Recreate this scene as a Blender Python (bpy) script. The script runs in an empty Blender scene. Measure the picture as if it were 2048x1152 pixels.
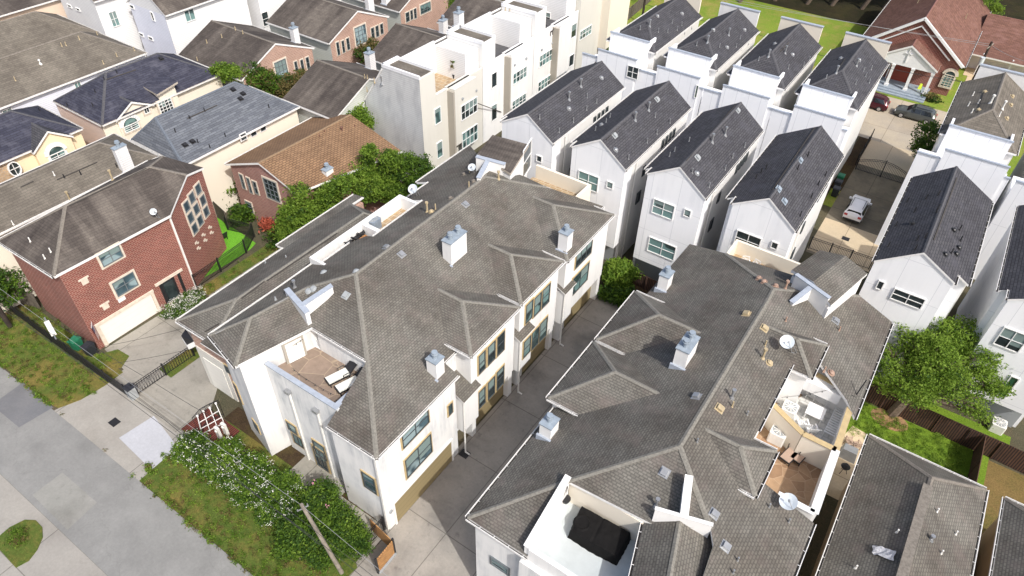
import bpy, math, random
import numpy as np
from mathutils import Vector, Matrix
from mathutils.bvhtree import BVHTree
S = bpy.context.scene
R = random.Random(7)
NR = np.random.RandomState(11)
# ------------------------------------------------------------ camera, sky, sun, exposure
CAMZ = 42.0; FOC = 1390.75; PITCH = math.radians(42.162); ROLL = math.radians(1.717); YAW = math.radians(-33.137)
cy, sy, cp, sp = math.cos(YAW), math.sin(YAW), math.cos(PITCH), math.sin(PITCH)
FW = Vector((sy*cp, cy*cp, -sp)); RT = Vector((cy, -sy, 0)); UPV = RT.cross(FW)
cr, sr = math.cos(ROLL), math.sin(ROLL)
RX = RT*cr + UPV*sr; UX = -RT*sr + UPV*cr
cam_d = bpy.data.cameras.new('camera'); cam = bpy.data.objects.new('camera', cam_d)
S.collection.objects.link(cam); S.camera = cam
cam_d.sensor_width = 36; cam_d.lens = FOC/2048*36; cam_d.clip_end = 2000
cam.matrix_world = Matrix(((RX.x, UX.x, -FW.x, 0), (RX.y, UX.y, -FW.y, 0), (RX.z, UX.z, -FW.z, CAMZ), (0, 0, 0, 1)))
SUNV = Vector((0.905, -0.425, 0)).normalized()*math.cos(math.radians(47.5)) + Vector((0, 0, math.sin(math.radians(47.5))))
w = bpy.data.worlds.new('World'); S.world = w; w.use_nodes = True
nt = w.node_tree; bg = nt.nodes['Background']; sky = nt.nodes.new('ShaderNodeTexSky')
sky.sky_type = 'NISHITA'; sky.sun_disc = False; sky.sun_elevation = math.radians(47.5)
sky.sun_rotation = math.atan2(SUNV.x, SUNV.y); sky.air_density = 0.9; sky.dust_density = 4.0; sky.ozone_density = 0.2
nt.links.new(sky.outputs[0], bg.inputs[0]); bg.inputs[1].default_value = 0.15
sd = bpy.data.lights.new('sun', 'SUN'); sd.energy = 3.0; sd.angle = math.radians(0.6); sd.color = (1, 0.975, 0.935)
so = bpy.data.objects.new('sun', sd); S.collection.objects.link(so)
so.rotation_euler = (-SUNV).to_track_quat('-Z', 'Y').to_euler()
S.view_settings.view_transform = 'Standard'; S.view_settings.look = 'None'; S.view_settings.exposure = 0.38; S.view_settings.gamma = 1
# ------------------------------------------------------------ surveying: sight lines to real planes
def ray(px, py): return FW + RX*((px-1024)/FOC) - UX*((py-576)/FOC)
def P(px, py, z=0.0):
    d = ray(px, py); return Vector((0, 0, CAMZ)) + d*((z-CAMZ)/d.z)
def PX(px, py, x):
    d = ray(px, py); return Vector((0, 0, CAMZ)) + d*(x/d.x)
def PY(px, py, y):
    d = ray(px, py); return Vector((0, 0, CAMZ)) + d*(y/d.y)
# ------------------------------------------------------------ materials
def nodes(name):
    m = bpy.data.materials.new(name); m.use_nodes = True; t = m.node_tree
    return m, t, t.nodes['Principled BSDF'], t.links.new
def N(t, k, **kw):
    n = t.nodes.new(k)
    for a, b in kw.items():
        if a.startswith('i_'): n.inputs[a[2:].replace('_', ' ')].default_value = b
        else: setattr(n, a, b)
    return n
def mixc(t, l, fac, a, b, mode='MIX'):
    n = t.nodes.new('ShaderNodeMix'); n.data_type = 'RGBA'; n.blend_type = mode
    for i, v in ((0, fac), (6, a), (7, b)):
        if hasattr(v, 'is_linked'): l(v, n.inputs[i])
        else: n.inputs[i].default_value = v if i == 0 else (*v, 1)
    return n.outputs[2]
def ramp(t, l, src, stops):
    n = t.nodes.new('ShaderNodeValToRGB'); e = n.color_ramp.elements
    while len(e) < len(stops): e.new(0.5)
    for q, (p, c) in zip(e, stops): q.position = p; q.color = (c, c, c, 1) if not hasattr(c, '__len__') else (*c, 1)
    l(src, n.inputs[0]); return n.outputs[0]
def noise(t, l, scale, vec=None, detail=4, rough=0.6, st=None, coord='Object'):
    n = t.nodes.new('ShaderNodeTexNoise'); n.inputs['Scale'].default_value = scale; n.inputs['Detail'].default_value = detail
    n.inputs['Roughness'].default_value = rough
    if vec is None:
        tc = t.nodes.new('ShaderNodeTexCoord'); vec = tc.outputs[coord]
        if coord == 'Object':
            ge = t.nodes.new('ShaderNodeNewGeometry'); vec = ge.outputs['Position']
    if st:
        mp = t.nodes.new('ShaderNodeMapping'); mp.inputs['Scale'].default_value = st; l(vec, mp.inputs[0]); vec = mp.outputs[0]
    l(vec, n.inputs['Vector']); return n.outputs['Fac']
def bump(t, l, bs, h, s, d=0.02):
    b = t.nodes.new('ShaderNodeBump'); b.inputs['Strength'].default_value = s; b.inputs['Distance'].default_value = d
    l(h, b.inputs['Height']); l(b.outputs[0], bs.inputs['Normal'])
def plain(name, c, rough=0.7, var=0.15, sc=3.0, metal=0.0, dark=None, spec=None):
    m, t, b, l = nodes(name)
    n = noise(t, l, sc); f = ramp(t, l, n, [(0.3, 0.0), (0.7, 1.0)])
    c2 = dark or tuple(x*(1-var) for x in c); c1 = tuple(min(1, x*(1+var*0.5)) for x in c)
    l(mixc(t, l, f, c2, c1), b.inputs['Base Color']); b.inputs['Roughness'].default_value = rough; b.inputs['Metallic'].default_value = metal
    if spec is not None: b.inputs['Specular IOR Level'].default_value = spec
    return m
def uvn(t): return t.nodes.new('ShaderNodeUVMap').outputs[0]
def brick(t, l, vec, c1, c2, mo, bw, rh, ms, off=0.5, smooth=0.1):
    n = t.nodes.new('ShaderNodeTexBrick'); n.offset = off
    for k, v in (('Color1', (*c1, 1)), ('Color2', (*c2, 1)), ('Mortar', (*mo, 1)), ('Scale', 1.0), ('Mortar Size', ms), ('Mortar Smooth', smooth), ('Bias', 0.0), ('Brick Width', bw), ('Row Height', rh)):
        n.inputs[k].default_value = v
    l(vec, n.inputs['Vector']); return n
def shingle(name, c1, c2, mo, bw=0.34, rh=0.19, stain=0.5, sc=(0.8, 0.8, 0.8), dark=(0.35, 0.33, 0.30), ms=0.03, tint=None, streak=0.0):
    m, t, b, l = nodes(name); uv = uvn(t)
    n = brick(t, l, uv, c1, c2, mo, bw, rh, ms)
    n2 = brick(t, l, uv, (1.06, 1.06, 1.06), (0.82, 0.82, 0.82), (1, 1, 1), bw*1.7, rh, 0.0, off=0.37)
    col = mixc(t, l, 0.8, n.outputs[0], n2.outputs[0], 'MULTIPLY')
    nn = noise(t, l, 14, detail=3); col = mixc(t, l, 0.45, col, ramp(t, l, nn, [(0.25, 0.7), (0.75, 1.2)]), 'MULTIPLY')
    if tint:
        tn = noise(t, l, 0.9, detail=5); col = mixc(t, l, ramp(t, l, tn, [(0.5, 0.0), (0.72, 0.55)]), col, tint)
    big = noise(t, l, 0.23, detail=5, rough=0.65); f = ramp(t, l, big, [(0.38, 0.0), (0.68, stain)])
    col = mixc(t, l, f, col, mixc(t, l, 1.0, col, dark, 'MULTIPLY'))
    if streak:
        s2 = noise(t, l, 1.0, vec=uv, detail=5, st=(0.55, 0.10, 1)); f2 = ramp(t, l, s2, [(0.40, 0.0), (0.56, streak)])
        col = mixc(t, l, f2, col, mixc(t, l, 1.0, col, (0.45, 0.44, 0.46), 'MULTIPLY'))
    l(col, b.inputs['Base Color']); b.inputs['Roughness'].default_value = 0.95; b.inputs['Specular IOR Level'].default_value = 0.15
    bump(t, l, b, n.outputs['Fac'], -0.6, 0.02) if False else bump(t, l, b, n.outputs[0], 0.5, 0.02)
    return m
def bricks(name, c1, c2, mo, bw=0.36, rh=0.16, ms=0.035):
    m, t, b, l = nodes(name); uv = uvn(t); n = brick(t, l, uv, c1, c2, mo, bw, rh, ms)
    nn = noise(t, l, 0.6, detail=5); col = mixc(t, l, 0.6, n.outputs[0], ramp(t, l, nn, [(0.3, 0.75), (0.7, 1.15)]), 'MULTIPLY')
    l(col, b.inputs['Base Color']); b.inputs['Roughness'].default_value = 0.9; bump(t, l, b, n.outputs[0], 0.4, 0.01); return m
def siding(name, c, gap=0.22, dirt=0.0, dirtc=(0.25, 0.27, 0.3), line=0.72):
    m, t, b, l = nodes(name); uv = uvn(t); n = brick(t, l, uv, c, c, tuple(x*line for x in c), 50.0, gap, 0.018)
    col = n.outputs[0]
    nn = noise(t, l, 0.7, detail=5); col = mixc(t, l, 0.4, col, ramp(t, l, nn, [(0.3, 0.85), (0.7, 1.05)]), 'MULTIPLY')
    if dirt:
        d = noise(t, l, 1.1, vec=uv, detail=6, st=(0.9, 0.3, 1)); col = mixc(t, l, ramp(t, l, d, [(0.46, 0.0), (0.66, dirt)]), col, dirtc)
    l(col, b.inputs['Base Color']); b.inputs['Roughness'].default_value = 0.7; bump(t, l, b, n.outputs[0], 0.3, 0.02); return m
def stucco(name, c, dirt=0.25, dirtc=(0.36, 0.38, 0.40), pw=0, ph=0, lo=0.45, hi=0.75):
    m, t, b, l = nodes(name); uv = uvn(t); d = noise(t, l, 1.0, vec=uv, detail=7, rough=0.65, st=(1.6, 0.16, 1))
    d2 = noise(t, l, 0.35, detail=4)
    f = t.nodes.new('ShaderNodeMath'); f.operation = 'MULTIPLY'
    l(ramp(t, l, d, [(lo, 0.0), (hi, dirt)]), f.inputs[0]); l(ramp(t, l, d2, [(0.4, 0.1), (0.65, 1.0)]), f.inputs[1])
    col = mixc(t, l, f.outputs[0], c, dirtc)
    if pw:
        n = brick(t, l, uv, (1, 1, 1), (0.97, 0.97, 0.98), (0.72, 0.73, 0.75), pw, ph, 0.018, off=0.0)
        col = mixc(t, l, 1.0, col, n.outputs[0], 'MULTIPLY')
    l(col, b.inputs['Base Color']); b.inputs['Roughness'].default_value = 0.85; bump(t, l, b, noise(t, l, 9), 0.12, 0.01); return m
def concrete(name, c, c2, jw=0, jh=0, stain=0.5, sc=0.35, dk=(0.45, 0.44, 0.42), cracks=True):
    m, t, b, l = nodes(name); n1 = noise(t, l, sc, detail=8, rough=0.7); n2 = noise(t, l, 6, detail=6, rough=0.7)
    col = mixc(t, l, ramp(t, l, n1, [(0.35, 0.0), (0.65, 1.0)]), c, c2)
    col = mixc(t, l, 0.5, col, ramp(t, l, n2, [(0.3, 0.8), (0.7, 1.12)]), 'MULTIPLY')
    n3 = noise(t, l, 0.17, detail=6, rough=0.6); col = mixc(t, l, ramp(t, l, n3, [(0.5, 0.0), (0.68, stain)]), col, mixc(t, l, 1.0, col, dk, 'MULTIPLY'))
    n4 = noise(t, l, 1.3, detail=8, rough=0.75); col = mixc(t, l, ramp(t, l, n4, [(0.56, 0.0), (0.7, stain*0.7)]), col, mixc(t, l, 1.0, col, dk, 'MULTIPLY'))
    if jw:
        q = brick(t, l, uvn(t), (1, 1, 1), (0.9, 0.9, 0.91), (0.5, 0.49, 0.48), jw, jh, 0.03, off=0.0); col = mixc(t, l, 1.0, col, q.outputs[0], 'MULTIPLY')
    if cracks:
        v = t.nodes.new('ShaderNodeTexVoronoi'); v.feature = 'DISTANCE_TO_EDGE'; v.inputs['Scale'].default_value = 0.13; v.inputs['Randomness'].default_value = 1
        ge = t.nodes.new('ShaderNodeNewGeometry'); nz = t.nodes.new('ShaderNodeTexNoise'); nz.inputs['Scale'].default_value = 0.9; nz.inputs['Detail'].default_value = 6
        l(ge.outputs['Position'], nz.inputs['Vector']); ad = t.nodes.new('ShaderNodeVectorMath'); ad.operation = 'ADD'
        sc_ = t.nodes.new('ShaderNodeVectorMath'); sc_.operation = 'SCALE'; sc_.inputs['Scale'].default_value = 1.6; l(nz.outputs['Color'], sc_.inputs[0])
        l(ge.outputs['Position'], ad.inputs[0]); l(sc_.outputs[0], ad.inputs[1]); l(ad.outputs[0], v.inputs['Vector'])
        col = mixc(t, l, ramp(t, l, v.outputs['Distance'], [(0.0, 0.22), (0.004, 0.0)]), col, (0.1, 0.1, 0.09))
    l(col, b.inputs['Base Color']); b.inputs['Roughness'].default_value = 0.9; bump(t, l, b, n2, 0.2, 0.01); return m
def grass(name, a, bcol, dry, amt=0.5, sc=0.5):
    m, t, b, l = nodes(name); n1 = noise(t, l, sc, detail=8, rough=0.7); n2 = noise(t, l, 9, detail=5, rough=0.8); n3 = noise(t, l, 0.28, detail=7, rough=0.65)
    col = mixc(t, l, ramp(t, l, n1, [(0.35, 0.0), (0.65, 1.0)]), a, bcol); col = mixc(t, l, ramp(t, l, n3, [(0.48, 0.0), (0.62, amt)]), col, dry)
    n5 = noise(t, l, 2.2, detail=6, rough=0.7); col = mixc(t, l, ramp(t, l, n5, [(0.5, 0.0), (0.7, amt*0.6)]), col, dry)
    col = mixc(t, l, 0.8, col, ramp(t, l, n2, [(0.3, 0.5), (0.7, 1.35)]), 'MULTIPLY')
    l(col, b.inputs['Base Color']); b.inputs['Roughness'].default_value = 1; b.inputs['Specular IOR Level'].default_value = 0.1; bump(t, l, b, n2, 0.9, 0.08); return m
def leaf(name, c, c2, tr=0.35):
    m, t, b, l = nodes(name); oi = noise(t, l, 1.3, detail=3); n = noise(t, l, 23, detail=1)
    col = mixc(t, l, ramp(t, l, oi, [(0.35, 0.0), (0.65, 1.0)]), c, c2); col = mixc(t, l, 0.6, col, ramp(t, l, n, [(0.3, 0.6), (0.7, 1.4)]), 'MULTIPLY')
    l(col, b.inputs['Base Color']); b.inputs['Roughness'].default_value = 0.6; b.inputs['Specular IOR Level'].default_value = 0.2
    trn = t.nodes.new('ShaderNodeBsdfTranslucent'); l(col, trn.inputs[0]); mx = t.nodes.new('ShaderNodeMixShader'); mx.inputs[0].default_value = tr
    l(b.outputs[0], mx.inputs[1]); l(trn.outputs[0], mx.inputs[2]); l(mx.outputs[0], t.nodes['Material Output'].inputs[0]); return m
def glassm(name, c, blind=None):
    m, t, b, l = nodes(name); n = noise(t, l, 0.7, detail=2); col = mixc(t, l, ramp(t, l, n, [(0.4, 0.0), (0.6, 1.0)]), c, tuple(x*0.6 for x in c))
    if blind:
        q = brick(t, l, uvn(t), blind, blind, tuple(x*0.75 for x in blind), 40, 0.09, 0.012)
        col = mixc(t, l, ramp(t, l, noise(t, l, 0.9, detail=0), [(0.42, 0.0), (0.5, 0.85)]), col, q.outputs[0])
    l(col, b.inputs['Base Color']); b.inputs['Roughness'].default_value = 0.12; b.inputs['Specular IOR Level'].default_value = 0.6; return m
def stone(name, c1, c2, mo, w_, h_):
    m, t, b, l = nodes(name); uv = uvn(t); q = brick(t, l, uv, c1, c2, mo, w_, h_, 0.04, off=0.4); nn = noise(t, l, 3, detail=5)
    col = mixc(t, l, 0.6, q.outputs[0], ramp(t, l, nn, [(0.3, 0.6), (0.7, 1.2)]), 'MULTIPLY'); l(col, b.inputs['Base Color']); b.inputs['Roughness'].default_value = 0.85; return m
def flagstone(name, c1, c2, mo, sc=1.0):
    m, t, b, l = nodes(name); ge = t.nodes.new('ShaderNodeNewGeometry')
    v = t.nodes.new('ShaderNodeTexVoronoi'); v.feature = 'DISTANCE_TO_EDGE'; v.inputs['Scale'].default_value = sc; l(ge.outputs['Position'], v.inputs['Vector'])
    v2 = t.nodes.new('ShaderNodeTexVoronoi'); v2.inputs['Scale'].default_value = sc; l(ge.outputs['Position'], v2.inputs['Vector'])
    col = mixc(t, l, ramp(t, l, v2.outputs['Color'], [(0.2, 0.0), (0.8, 1.0)]), c1, c2); col = mixc(t, l, ramp(t, l, v.outputs['Distance'], [(0.0, 0.6), (0.03, 0.0)]), col, mo)
    col = mixc(t, l, 0.5, col, ramp(t, l, noise(t, l, 2.5, detail=6), [(0.3, 0.7), (0.7, 1.15)]), 'MULTIPLY'); l(col, b.inputs['Base Color']); b.inputs['Roughness'].default_value = 0.85; return m
M = {}
M['sh_taupe'] = shingle('shingle_taupe', (0.208, 0.199, 0.173), (0.170, 0.162, 0.142), (0.122, 0.116, 0.104), bw=0.27, rh=0.155, streak=0.3, stain=0.75, tint=(0.190, 0.160, 0.146), dark=(0.62, 0.57, 0.54))
M['sh_brown'] = shingle('shingle_brown_grey', (0.172, 0.150, 0.128), (0.148, 0.130, 0.112), (0.115, 0.10, 0.09), bw=0.5, rh=0.22, stain=0.75, streak=0.75, dark=(0.5, 0.49, 0.52), ms=0.02)
M['sh_brown2'] = shingle('shingle_light_brown', (0.205, 0.183, 0.152), (0.175, 0.157, 0.130), (0.13, 0.118, 0.10), bw=0.5, rh=0.24, stain=0.55, streak=0.35, dark=(0.6, 0.58, 0.58), ms=0.02)
M['sh_navy'] = shingle('shingle_charcoal', (0.088, 0.088, 0.095), (0.066, 0.066, 0.074), (0.03, 0.03, 0.036), bw=0.45, rh=0.2, stain=0.5, dark=(0.75, 0.72, 0.72), ms=0.02, tint=(0.085, 0.085, 0.10))
M['sh_navy2'] = shingle('shingle_navy_mottled', (0.068, 0.070, 0.095), (0.040, 0.042, 0.062), (0.03, 0.03, 0.04), bw=0.9, rh=0.24, stain=0.4, dark=(0.7, 0.7, 0.75), ms=0.02, tint=(0.11, 0.11, 0.135))
M['sh_blue'] = shingle('shingle_blue_grey', (0.165, 0.178, 0.198), (0.110, 0.120, 0.140), (0.075, 0.082, 0.095), bw=0.8, rh=0.24, stain=0.4, dark=(0.7, 0.7, 0.72), ms=0.02)
M['sh_tan'] = shingle('shingle_tan', (0.34, 0.212, 0.122), (0.29, 0.18, 0.105), (0.17, 0.11, 0.07), bw=0.40, rh=0.22, stain=0.5, dark=(0.6, 0.55, 0.52), streak=0.25, ms=0.045)
M['sh_red'] = shingle('shingle_red_brown', (0.215, 0.115, 0.085), (0.165, 0.088, 0.066), (0.11, 0.055, 0.05), bw=0.5, rh=0.24, stain=0.35, dark=(0.65, 0.6, 0.6), tint=(0.25, 0.14, 0.12), ms=0.02)
M['brick_red'] = bricks('brick_red', (0.235, 0.068, 0.05), (0.165, 0.047, 0.036), (0.33, 0.20, 0.16), ms=0.022)
M['brick_pink'] = bricks('brick_salmon', (0.40, 0.228, 0.165), (0.325, 0.175, 0.125), (0.48, 0.38, 0.32), ms=0.025)
M['brick_rose'] = bricks('brick_rose', (0.330, 0.155, 0.125), (0.260, 0.115, 0.095), (0.34, 0.24, 0.21), ms=0.025)
M['white'] = stucco('white_stucco', (0.72, 0.715, 0.70), 0.95, (0.40, 0.42, 0.44), lo=0.42, hi=0.68)
M['whitec'] = stucco('white_stucco_clean', (0.74, 0.735, 0.72), 0.5)
M['streaked'] = stucco('white_stucco_streaked', (0.70, 0.70, 0.69), 1.0, (0.30, 0.33, 0.36), lo=0.40, hi=0.62)
M['panel'] = stucco('white_fibre_panel', (0.82, 0.828, 0.84), 0.4, (0.50, 0.52, 0.55), 2.4, 3.0)
M['panelc'] = stucco('white_fibre_panel_fine', (0.82, 0.828, 0.84), 0.2, (0.5, 0.52, 0.55), 1.2, 6.0)
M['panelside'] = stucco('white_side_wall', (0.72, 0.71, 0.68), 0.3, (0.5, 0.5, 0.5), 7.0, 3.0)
M['greyst'] = stucco('grey_stucco', (0.30, 0.32, 0.33), 0.3, (0.2, 0.2, 0.2))
M['cream'] = stucco('cream_stucco', (0.80, 0.66, 0.45), 0.25, (0.5, 0.42, 0.32))
M['creamw'] = stucco('pale_cream_stucco', (0.74, 0.68, 0.57), 0.2, (0.5, 0.46, 0.4))
M['peach'] = stucco('peach_stucco', (0.70, 0.56, 0.44), 0.4, (0.5, 0.38, 0.3))
M['pinkst'] = stucco('pink_stucco', (0.62, 0.50, 0.44), 0.2, (0.5, 0.4, 0.36))
M['beige'] = stucco('beige_stucco', (0.60, 0.585, 0.53), 0.3, (0.42, 0.4, 0.35))
M['taupest'] = stucco('taupe_stucco', (0.36, 0.33, 0.28), 0.2, (0.28, 0.26, 0.22))
M['tanwall'] = stucco('tan_wall', (0.46, 0.34, 0.21), 0.5, (0.25, 0.19, 0.13))
M['sid_white'] = siding('white_siding', (0.74, 0.74, 0.74), 0.2)
M['sid_blue'] = siding('pale_blue_siding', (0.70, 0.72, 0.80), 0.2)
M['sid_dirty'] = siding('mildewed_siding', (0.60, 0.61, 0.61), 0.22, 0.45, (0.30, 0.31, 0.33))
M['sid_grey'] = siding('grey_green_siding', (0.52, 0.54, 0.50), 0.22)
M['fascia'] = plain('white_fascia', (0.78, 0.77, 0.75), 0.6, 0.1)
M['fasciatan'] = plain('tan_fascia', (0.45, 0.40, 0.34), 0.6, 0.15)
M['gutter'] = plain('gutter_metal', (0.74, 0.73, 0.71), 0.5, 0.12)
M['gutterdark'] = plain('gutter_shade', (0.05, 0.045, 0.04), 0.9, 0.3)  # dark bottom colour stands in for shade inside the gutter
M['cap_taupe'] = plain('ridge_cap_taupe', (0.20, 0.19, 0.165), 0.95, 0.35, 8)
M['cap_brown'] = plain('ridge_cap_brown', (0.185, 0.165, 0.14), 0.95, 0.35, 8)
M['cap_navy'] = plain('ridge_cap_charcoal', (0.08, 0.08, 0.088), 0.95, 0.35, 8)
M['cap_blue'] = plain('ridge_cap_blue', (0.13, 0.15, 0.18), 0.95, 0.35, 8)
M['cap_tan'] = plain('ridge_cap_tan', (0.25, 0.17, 0.10), 0.95, 0.3, 8)
M['cap_red'] = plain('ridge_cap_red', (0.2, 0.095, 0.078), 0.95, 0.3, 8)
M['coping'] = plain('grey_coping', (0.36, 0.40, 0.46), 0.5, 0.15)
M['copingw'] = plain('white_coping', (0.72, 0.72, 0.70), 0.5, 0.15)
M['tantrim'] = plain('tan_trim', (0.47, 0.36, 0.19), 0.7, 0.15)
M['stonetrim'] = plain('cream_stone_trim', (0.66, 0.58, 0.48), 0.8, 0.2)
M['wtrim'] = plain('white_trim', (0.78, 0.78, 0.77), 0.5, 0.06)
M['dktrim'] = plain('dark_frame', (0.06, 0.07, 0.075), 0.4, 0.1)
M['greytrim'] = plain('grey_frame', (0.14, 0.16, 0.17), 0.4, 0.1)
M['glass'] = glassm('window_glass', (0.030, 0.042, 0.045))
M['teal'] = glassm('window_teal', (0.05, 0.085, 0.085), (0.18, 0.30, 0.29))
M['blueglass'] = glassm('window_blue', (0.075, 0.125, 0.15), (0.32, 0.42, 0.44))
M['darkblue'] = glassm('window_dark_blue', (0.06, 0.09, 0.11)); M['blind'] = siding('window_blind', (0.20, 0.27, 0.26), 0.09); M['green'] = glassm('window_green', (0.02, 0.10, 0.055))
M['garage'] = siding('garage_tan', (0.26, 0.205, 0.105), 0.5)
M['garagew'] = siding('garage_white', (0.74, 0.72, 0.66), 0.5, line=0.9)
M['metal'] = plain('galvanised', (0.36, 0.37, 0.38), 0.4, 0.15, metal=0.5)
M['capmetal'] = plain('chimney_cap_metal', (0.27, 0.32, 0.37), 0.5, 0.2)
M['pvc'] = plain('white_pvc', (0.75, 0.74, 0.70), 0.5, 0.1)
M['tanpvc'] = plain('tan_pipe', (0.42, 0.34, 0.21), 0.6, 0.2)
M['pinkpvc'] = plain('pink_pipe', (0.36, 0.24, 0.18), 0.6, 0.2)
M['black'] = plain('black_paint', (0.018, 0.018, 0.02), 0.5, 0.2)
M['iron'] = plain('wrought_iron', (0.015, 0.015, 0.017), 0.45, 0.2)
M['blackcloth'] = plain('black_cover', (0.010, 0.0095, 0.0095), 0.9, 0.3, 4, spec=0.15)
M['rubber'] = plain('rubber', (0.02, 0.02, 0.02), 0.8, 0.2)
M['slot'] = plain('ridge_slot_shade', (0.05, 0.045, 0.04), 0.9, 0.2); M['wood'] = stone('weathered_wood', (0.20, 0.17, 0.13), (0.14, 0.12, 0.095), (0.05, 0.04, 0.035), 0.15, 9)
M['woodbr'] = stone('brown_fence_wood', (0.115, 0.055, 0.032), (0.08, 0.04, 0.025), (0.02, 0.012, 0.01), 0.16, 9)
M['cedar'] = stone('cedar', (0.52, 0.28, 0.10), (0.44, 0.23, 0.085), (0.2, 0.1, 0.04), 9, 0.16)
M['deckred'] = stone('red_deck', (0.20, 0.045, 0.03), (0.15, 0.035, 0.025), (0.05, 0.015, 0.01), 0.16, 12)
M['pole'] = plain('pole_wood', (0.25, 0.22, 0.18), 0.9, 0.4, 2)
M['poledark'] = plain('dark_pole_wood', (0.035, 0.025, 0.02), 0.9, 0.4, 2)
M['bark'] = plain('bark', (0.16, 0.12, 0.09), 0.95, 0.5, 6)
M['wire'] = plain('wire', (0.03, 0.03, 0.03), 0.6, 0.1)
M['wirelight'] = plain('light_wire', (0.3, 0.3, 0.3), 0.6, 0.1)
M['cushion'] = plain('cushion', (0.72, 0.72, 0.66), 0.9, 0.15, 9)
M['mesh_tan'] = plain('tan_sling', (0.40, 0.29, 0.22), 0.8, 0.1)
M['orangecu'] = plain('orange_cushion', (0.36, 0.16, 0.05), 0.9, 0.2)
M['acgrey'] = plain('ac_grey', (0.22, 0.26, 0.31), 0.5, 0.2)
M['acbeige'] = plain('ac_beige', (0.72, 0.71, 0.67), 0.5, 0.1)
M['binG'] = plain('bin_green', (0.02, 0.17, 0.09), 0.5, 0.15)
M['binK'] = plain('bin_black', (0.025, 0.028, 0.035), 0.5, 0.2)
M['dish'] = plain('dish', (0.55, 0.60, 0.64), 0.4, 0.1)
M['tarpW'] = plain('silver_plastic', (0.5, 0.5, 0.52), 0.4, 0.4, 12)
M['doorred'] = siding('red_door', (0.30, 0.06, 0.035), 0.9)
M['red'] = plain('red_paint', (0.45, 0.03, 0.02), 0.5, 0.1); M['blue'] = plain('blue_paint', (0.03, 0.06, 0.25), 0.5, 0.1)
M['yellow'] = plain('yellow_green_vest', (0.62, 0.75, 0.05), 0.6, 0.1)
M['flagst'] = flagstone('flagstone_deck', (0.26, 0.195, 0.15), (0.20, 0.152, 0.118), (0.45, 0.36, 0.25), 0.85)
M['terra'] = flagstone('terracotta_tile', (0.40, 0.26, 0.15), (0.30, 0.185, 0.105), (0.60, 0.45, 0.30), 1.5)
M['tile'] = stone('tan_tile', (0.40, 0.29, 0.17), (0.30, 0.21, 0.12), (0.45, 0.38, 0.28), 0.6, 0.6)
M['greydeck'] = plain('grey_membrane', (0.50, 0.54, 0.54), 0.8, 0.12, 1.2)
M['whitedeck'] = stone('pale_tile', (0.66, 0.65, 0.61), (0.62, 0.61, 0.58), (0.5, 0.5, 0.48), 0.5, 0.5)
M['darkroofflat'] = plain('dark_flat', (0.07, 0.07, 0.075), 0.8, 0.3)
M['corr'] = siding('corrugated', (0.34, 0.37, 0.42), 0.25, line=0.5)
M['stonew'] = stone('stone_veneer', (0.48, 0.33, 0.19), (0.36, 0.24, 0.14), (0.40, 0.32, 0.24), 0.4, 0.2)
M['grass'] = grass('grass_verge', (0.070, 0.115, 0.022), (0.105, 0.135, 0.030), (0.24, 0.165, 0.055), 0.6)
M['lawn'] = grass('bright_lawn', (0.150, 0.240, 0.030), (0.200, 0.270, 0.040), (0.33, 0.25, 0.09), 0.6, 0.2)
M['yard'] = grass('yard_lawn', (0.120, 0.210, 0.020), (0.165, 0.250, 0.028), (0.13, 0.2, 0.03), 0.15)
M['turf'] = grass('artificial_turf', (0.130, 0.360, 0.030), (0.145, 0.380, 0.035), (0.13, 0.36, 0.03), 0.0)
M['drygr'] = grass('dry_yard', (0.22, 0.15, 0.06), (0.18, 0.13, 0.05), (0.10, 0.12, 0.03), 0.4)
M['woodshade'] = grass('woodland_soil_shade', (0.035, 0.028, 0.016), (0.02, 0.022, 0.01), (0.06, 0.05, 0.02), 0.4); M['soil'] = grass('leaf_litter_soil', (0.075, 0.05, 0.03), (0.05, 0.035, 0.022), (0.11, 0.09, 0.03), 0.4)  # woodland soil colour darkened to stand in for shade under the trees
M['ground'] = grass('ground_mix', (0.075, 0.075, 0.045), (0.10, 0.09, 0.06), (0.14, 0.11, 0.07), 0.5)
M['mulch'] = plain('mulch', (0.30, 0.18, 0.09), 0.95, 0.4, 8)
M['road'] = concrete('road_grey', (0.195, 0.195, 0.188), (0.240, 0.240, 0.230), 0, 0, 0.55, 0.5, (0.75, 0.75, 0.75))
M['apron'] = concrete('apron_concrete', (0.335, 0.318, 0.285), (0.28, 0.266, 0.24), 9.0, 7.5, 0.5, dk=(0.7, 0.68, 0.66), cracks=False)
M['drive'] = concrete('driveway_concrete', (0.265, 0.25, 0.215), (0.33, 0.312, 0.27), 5.2, 6.1, 1.0, dk=(0.5, 0.5, 0.49), cracks=False)
M['alley'] = concrete('alley_concrete', (0.34, 0.31, 0.27), (0.25, 0.235, 0.21), 3.1, 5.6, 0.85, dk=(0.42, 0.42, 0.43), cracks=False)
M['lot'] = concrete('lot_concrete', (0.45, 0.38, 0.28), (0.38, 0.33, 0.26), 4.2, 5, 0.4, dk=(0.65, 0.63, 0.6))
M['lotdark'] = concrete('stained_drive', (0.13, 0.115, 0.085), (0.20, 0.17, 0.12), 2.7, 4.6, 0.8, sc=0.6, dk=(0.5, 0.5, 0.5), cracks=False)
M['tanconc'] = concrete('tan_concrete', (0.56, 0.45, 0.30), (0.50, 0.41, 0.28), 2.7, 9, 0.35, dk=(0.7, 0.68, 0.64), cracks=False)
M['patch'] = concrete('asphalt_patch', (0.135, 0.14, 0.150), (0.165, 0.165, 0.170), 0, 0, 0.3, cracks=False)
M['patchw'] = concrete('new_concrete', (0.43, 0.44, 0.47), (0.40, 0.41, 0.44), 0, 0, 0.15, cracks=False)
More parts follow.
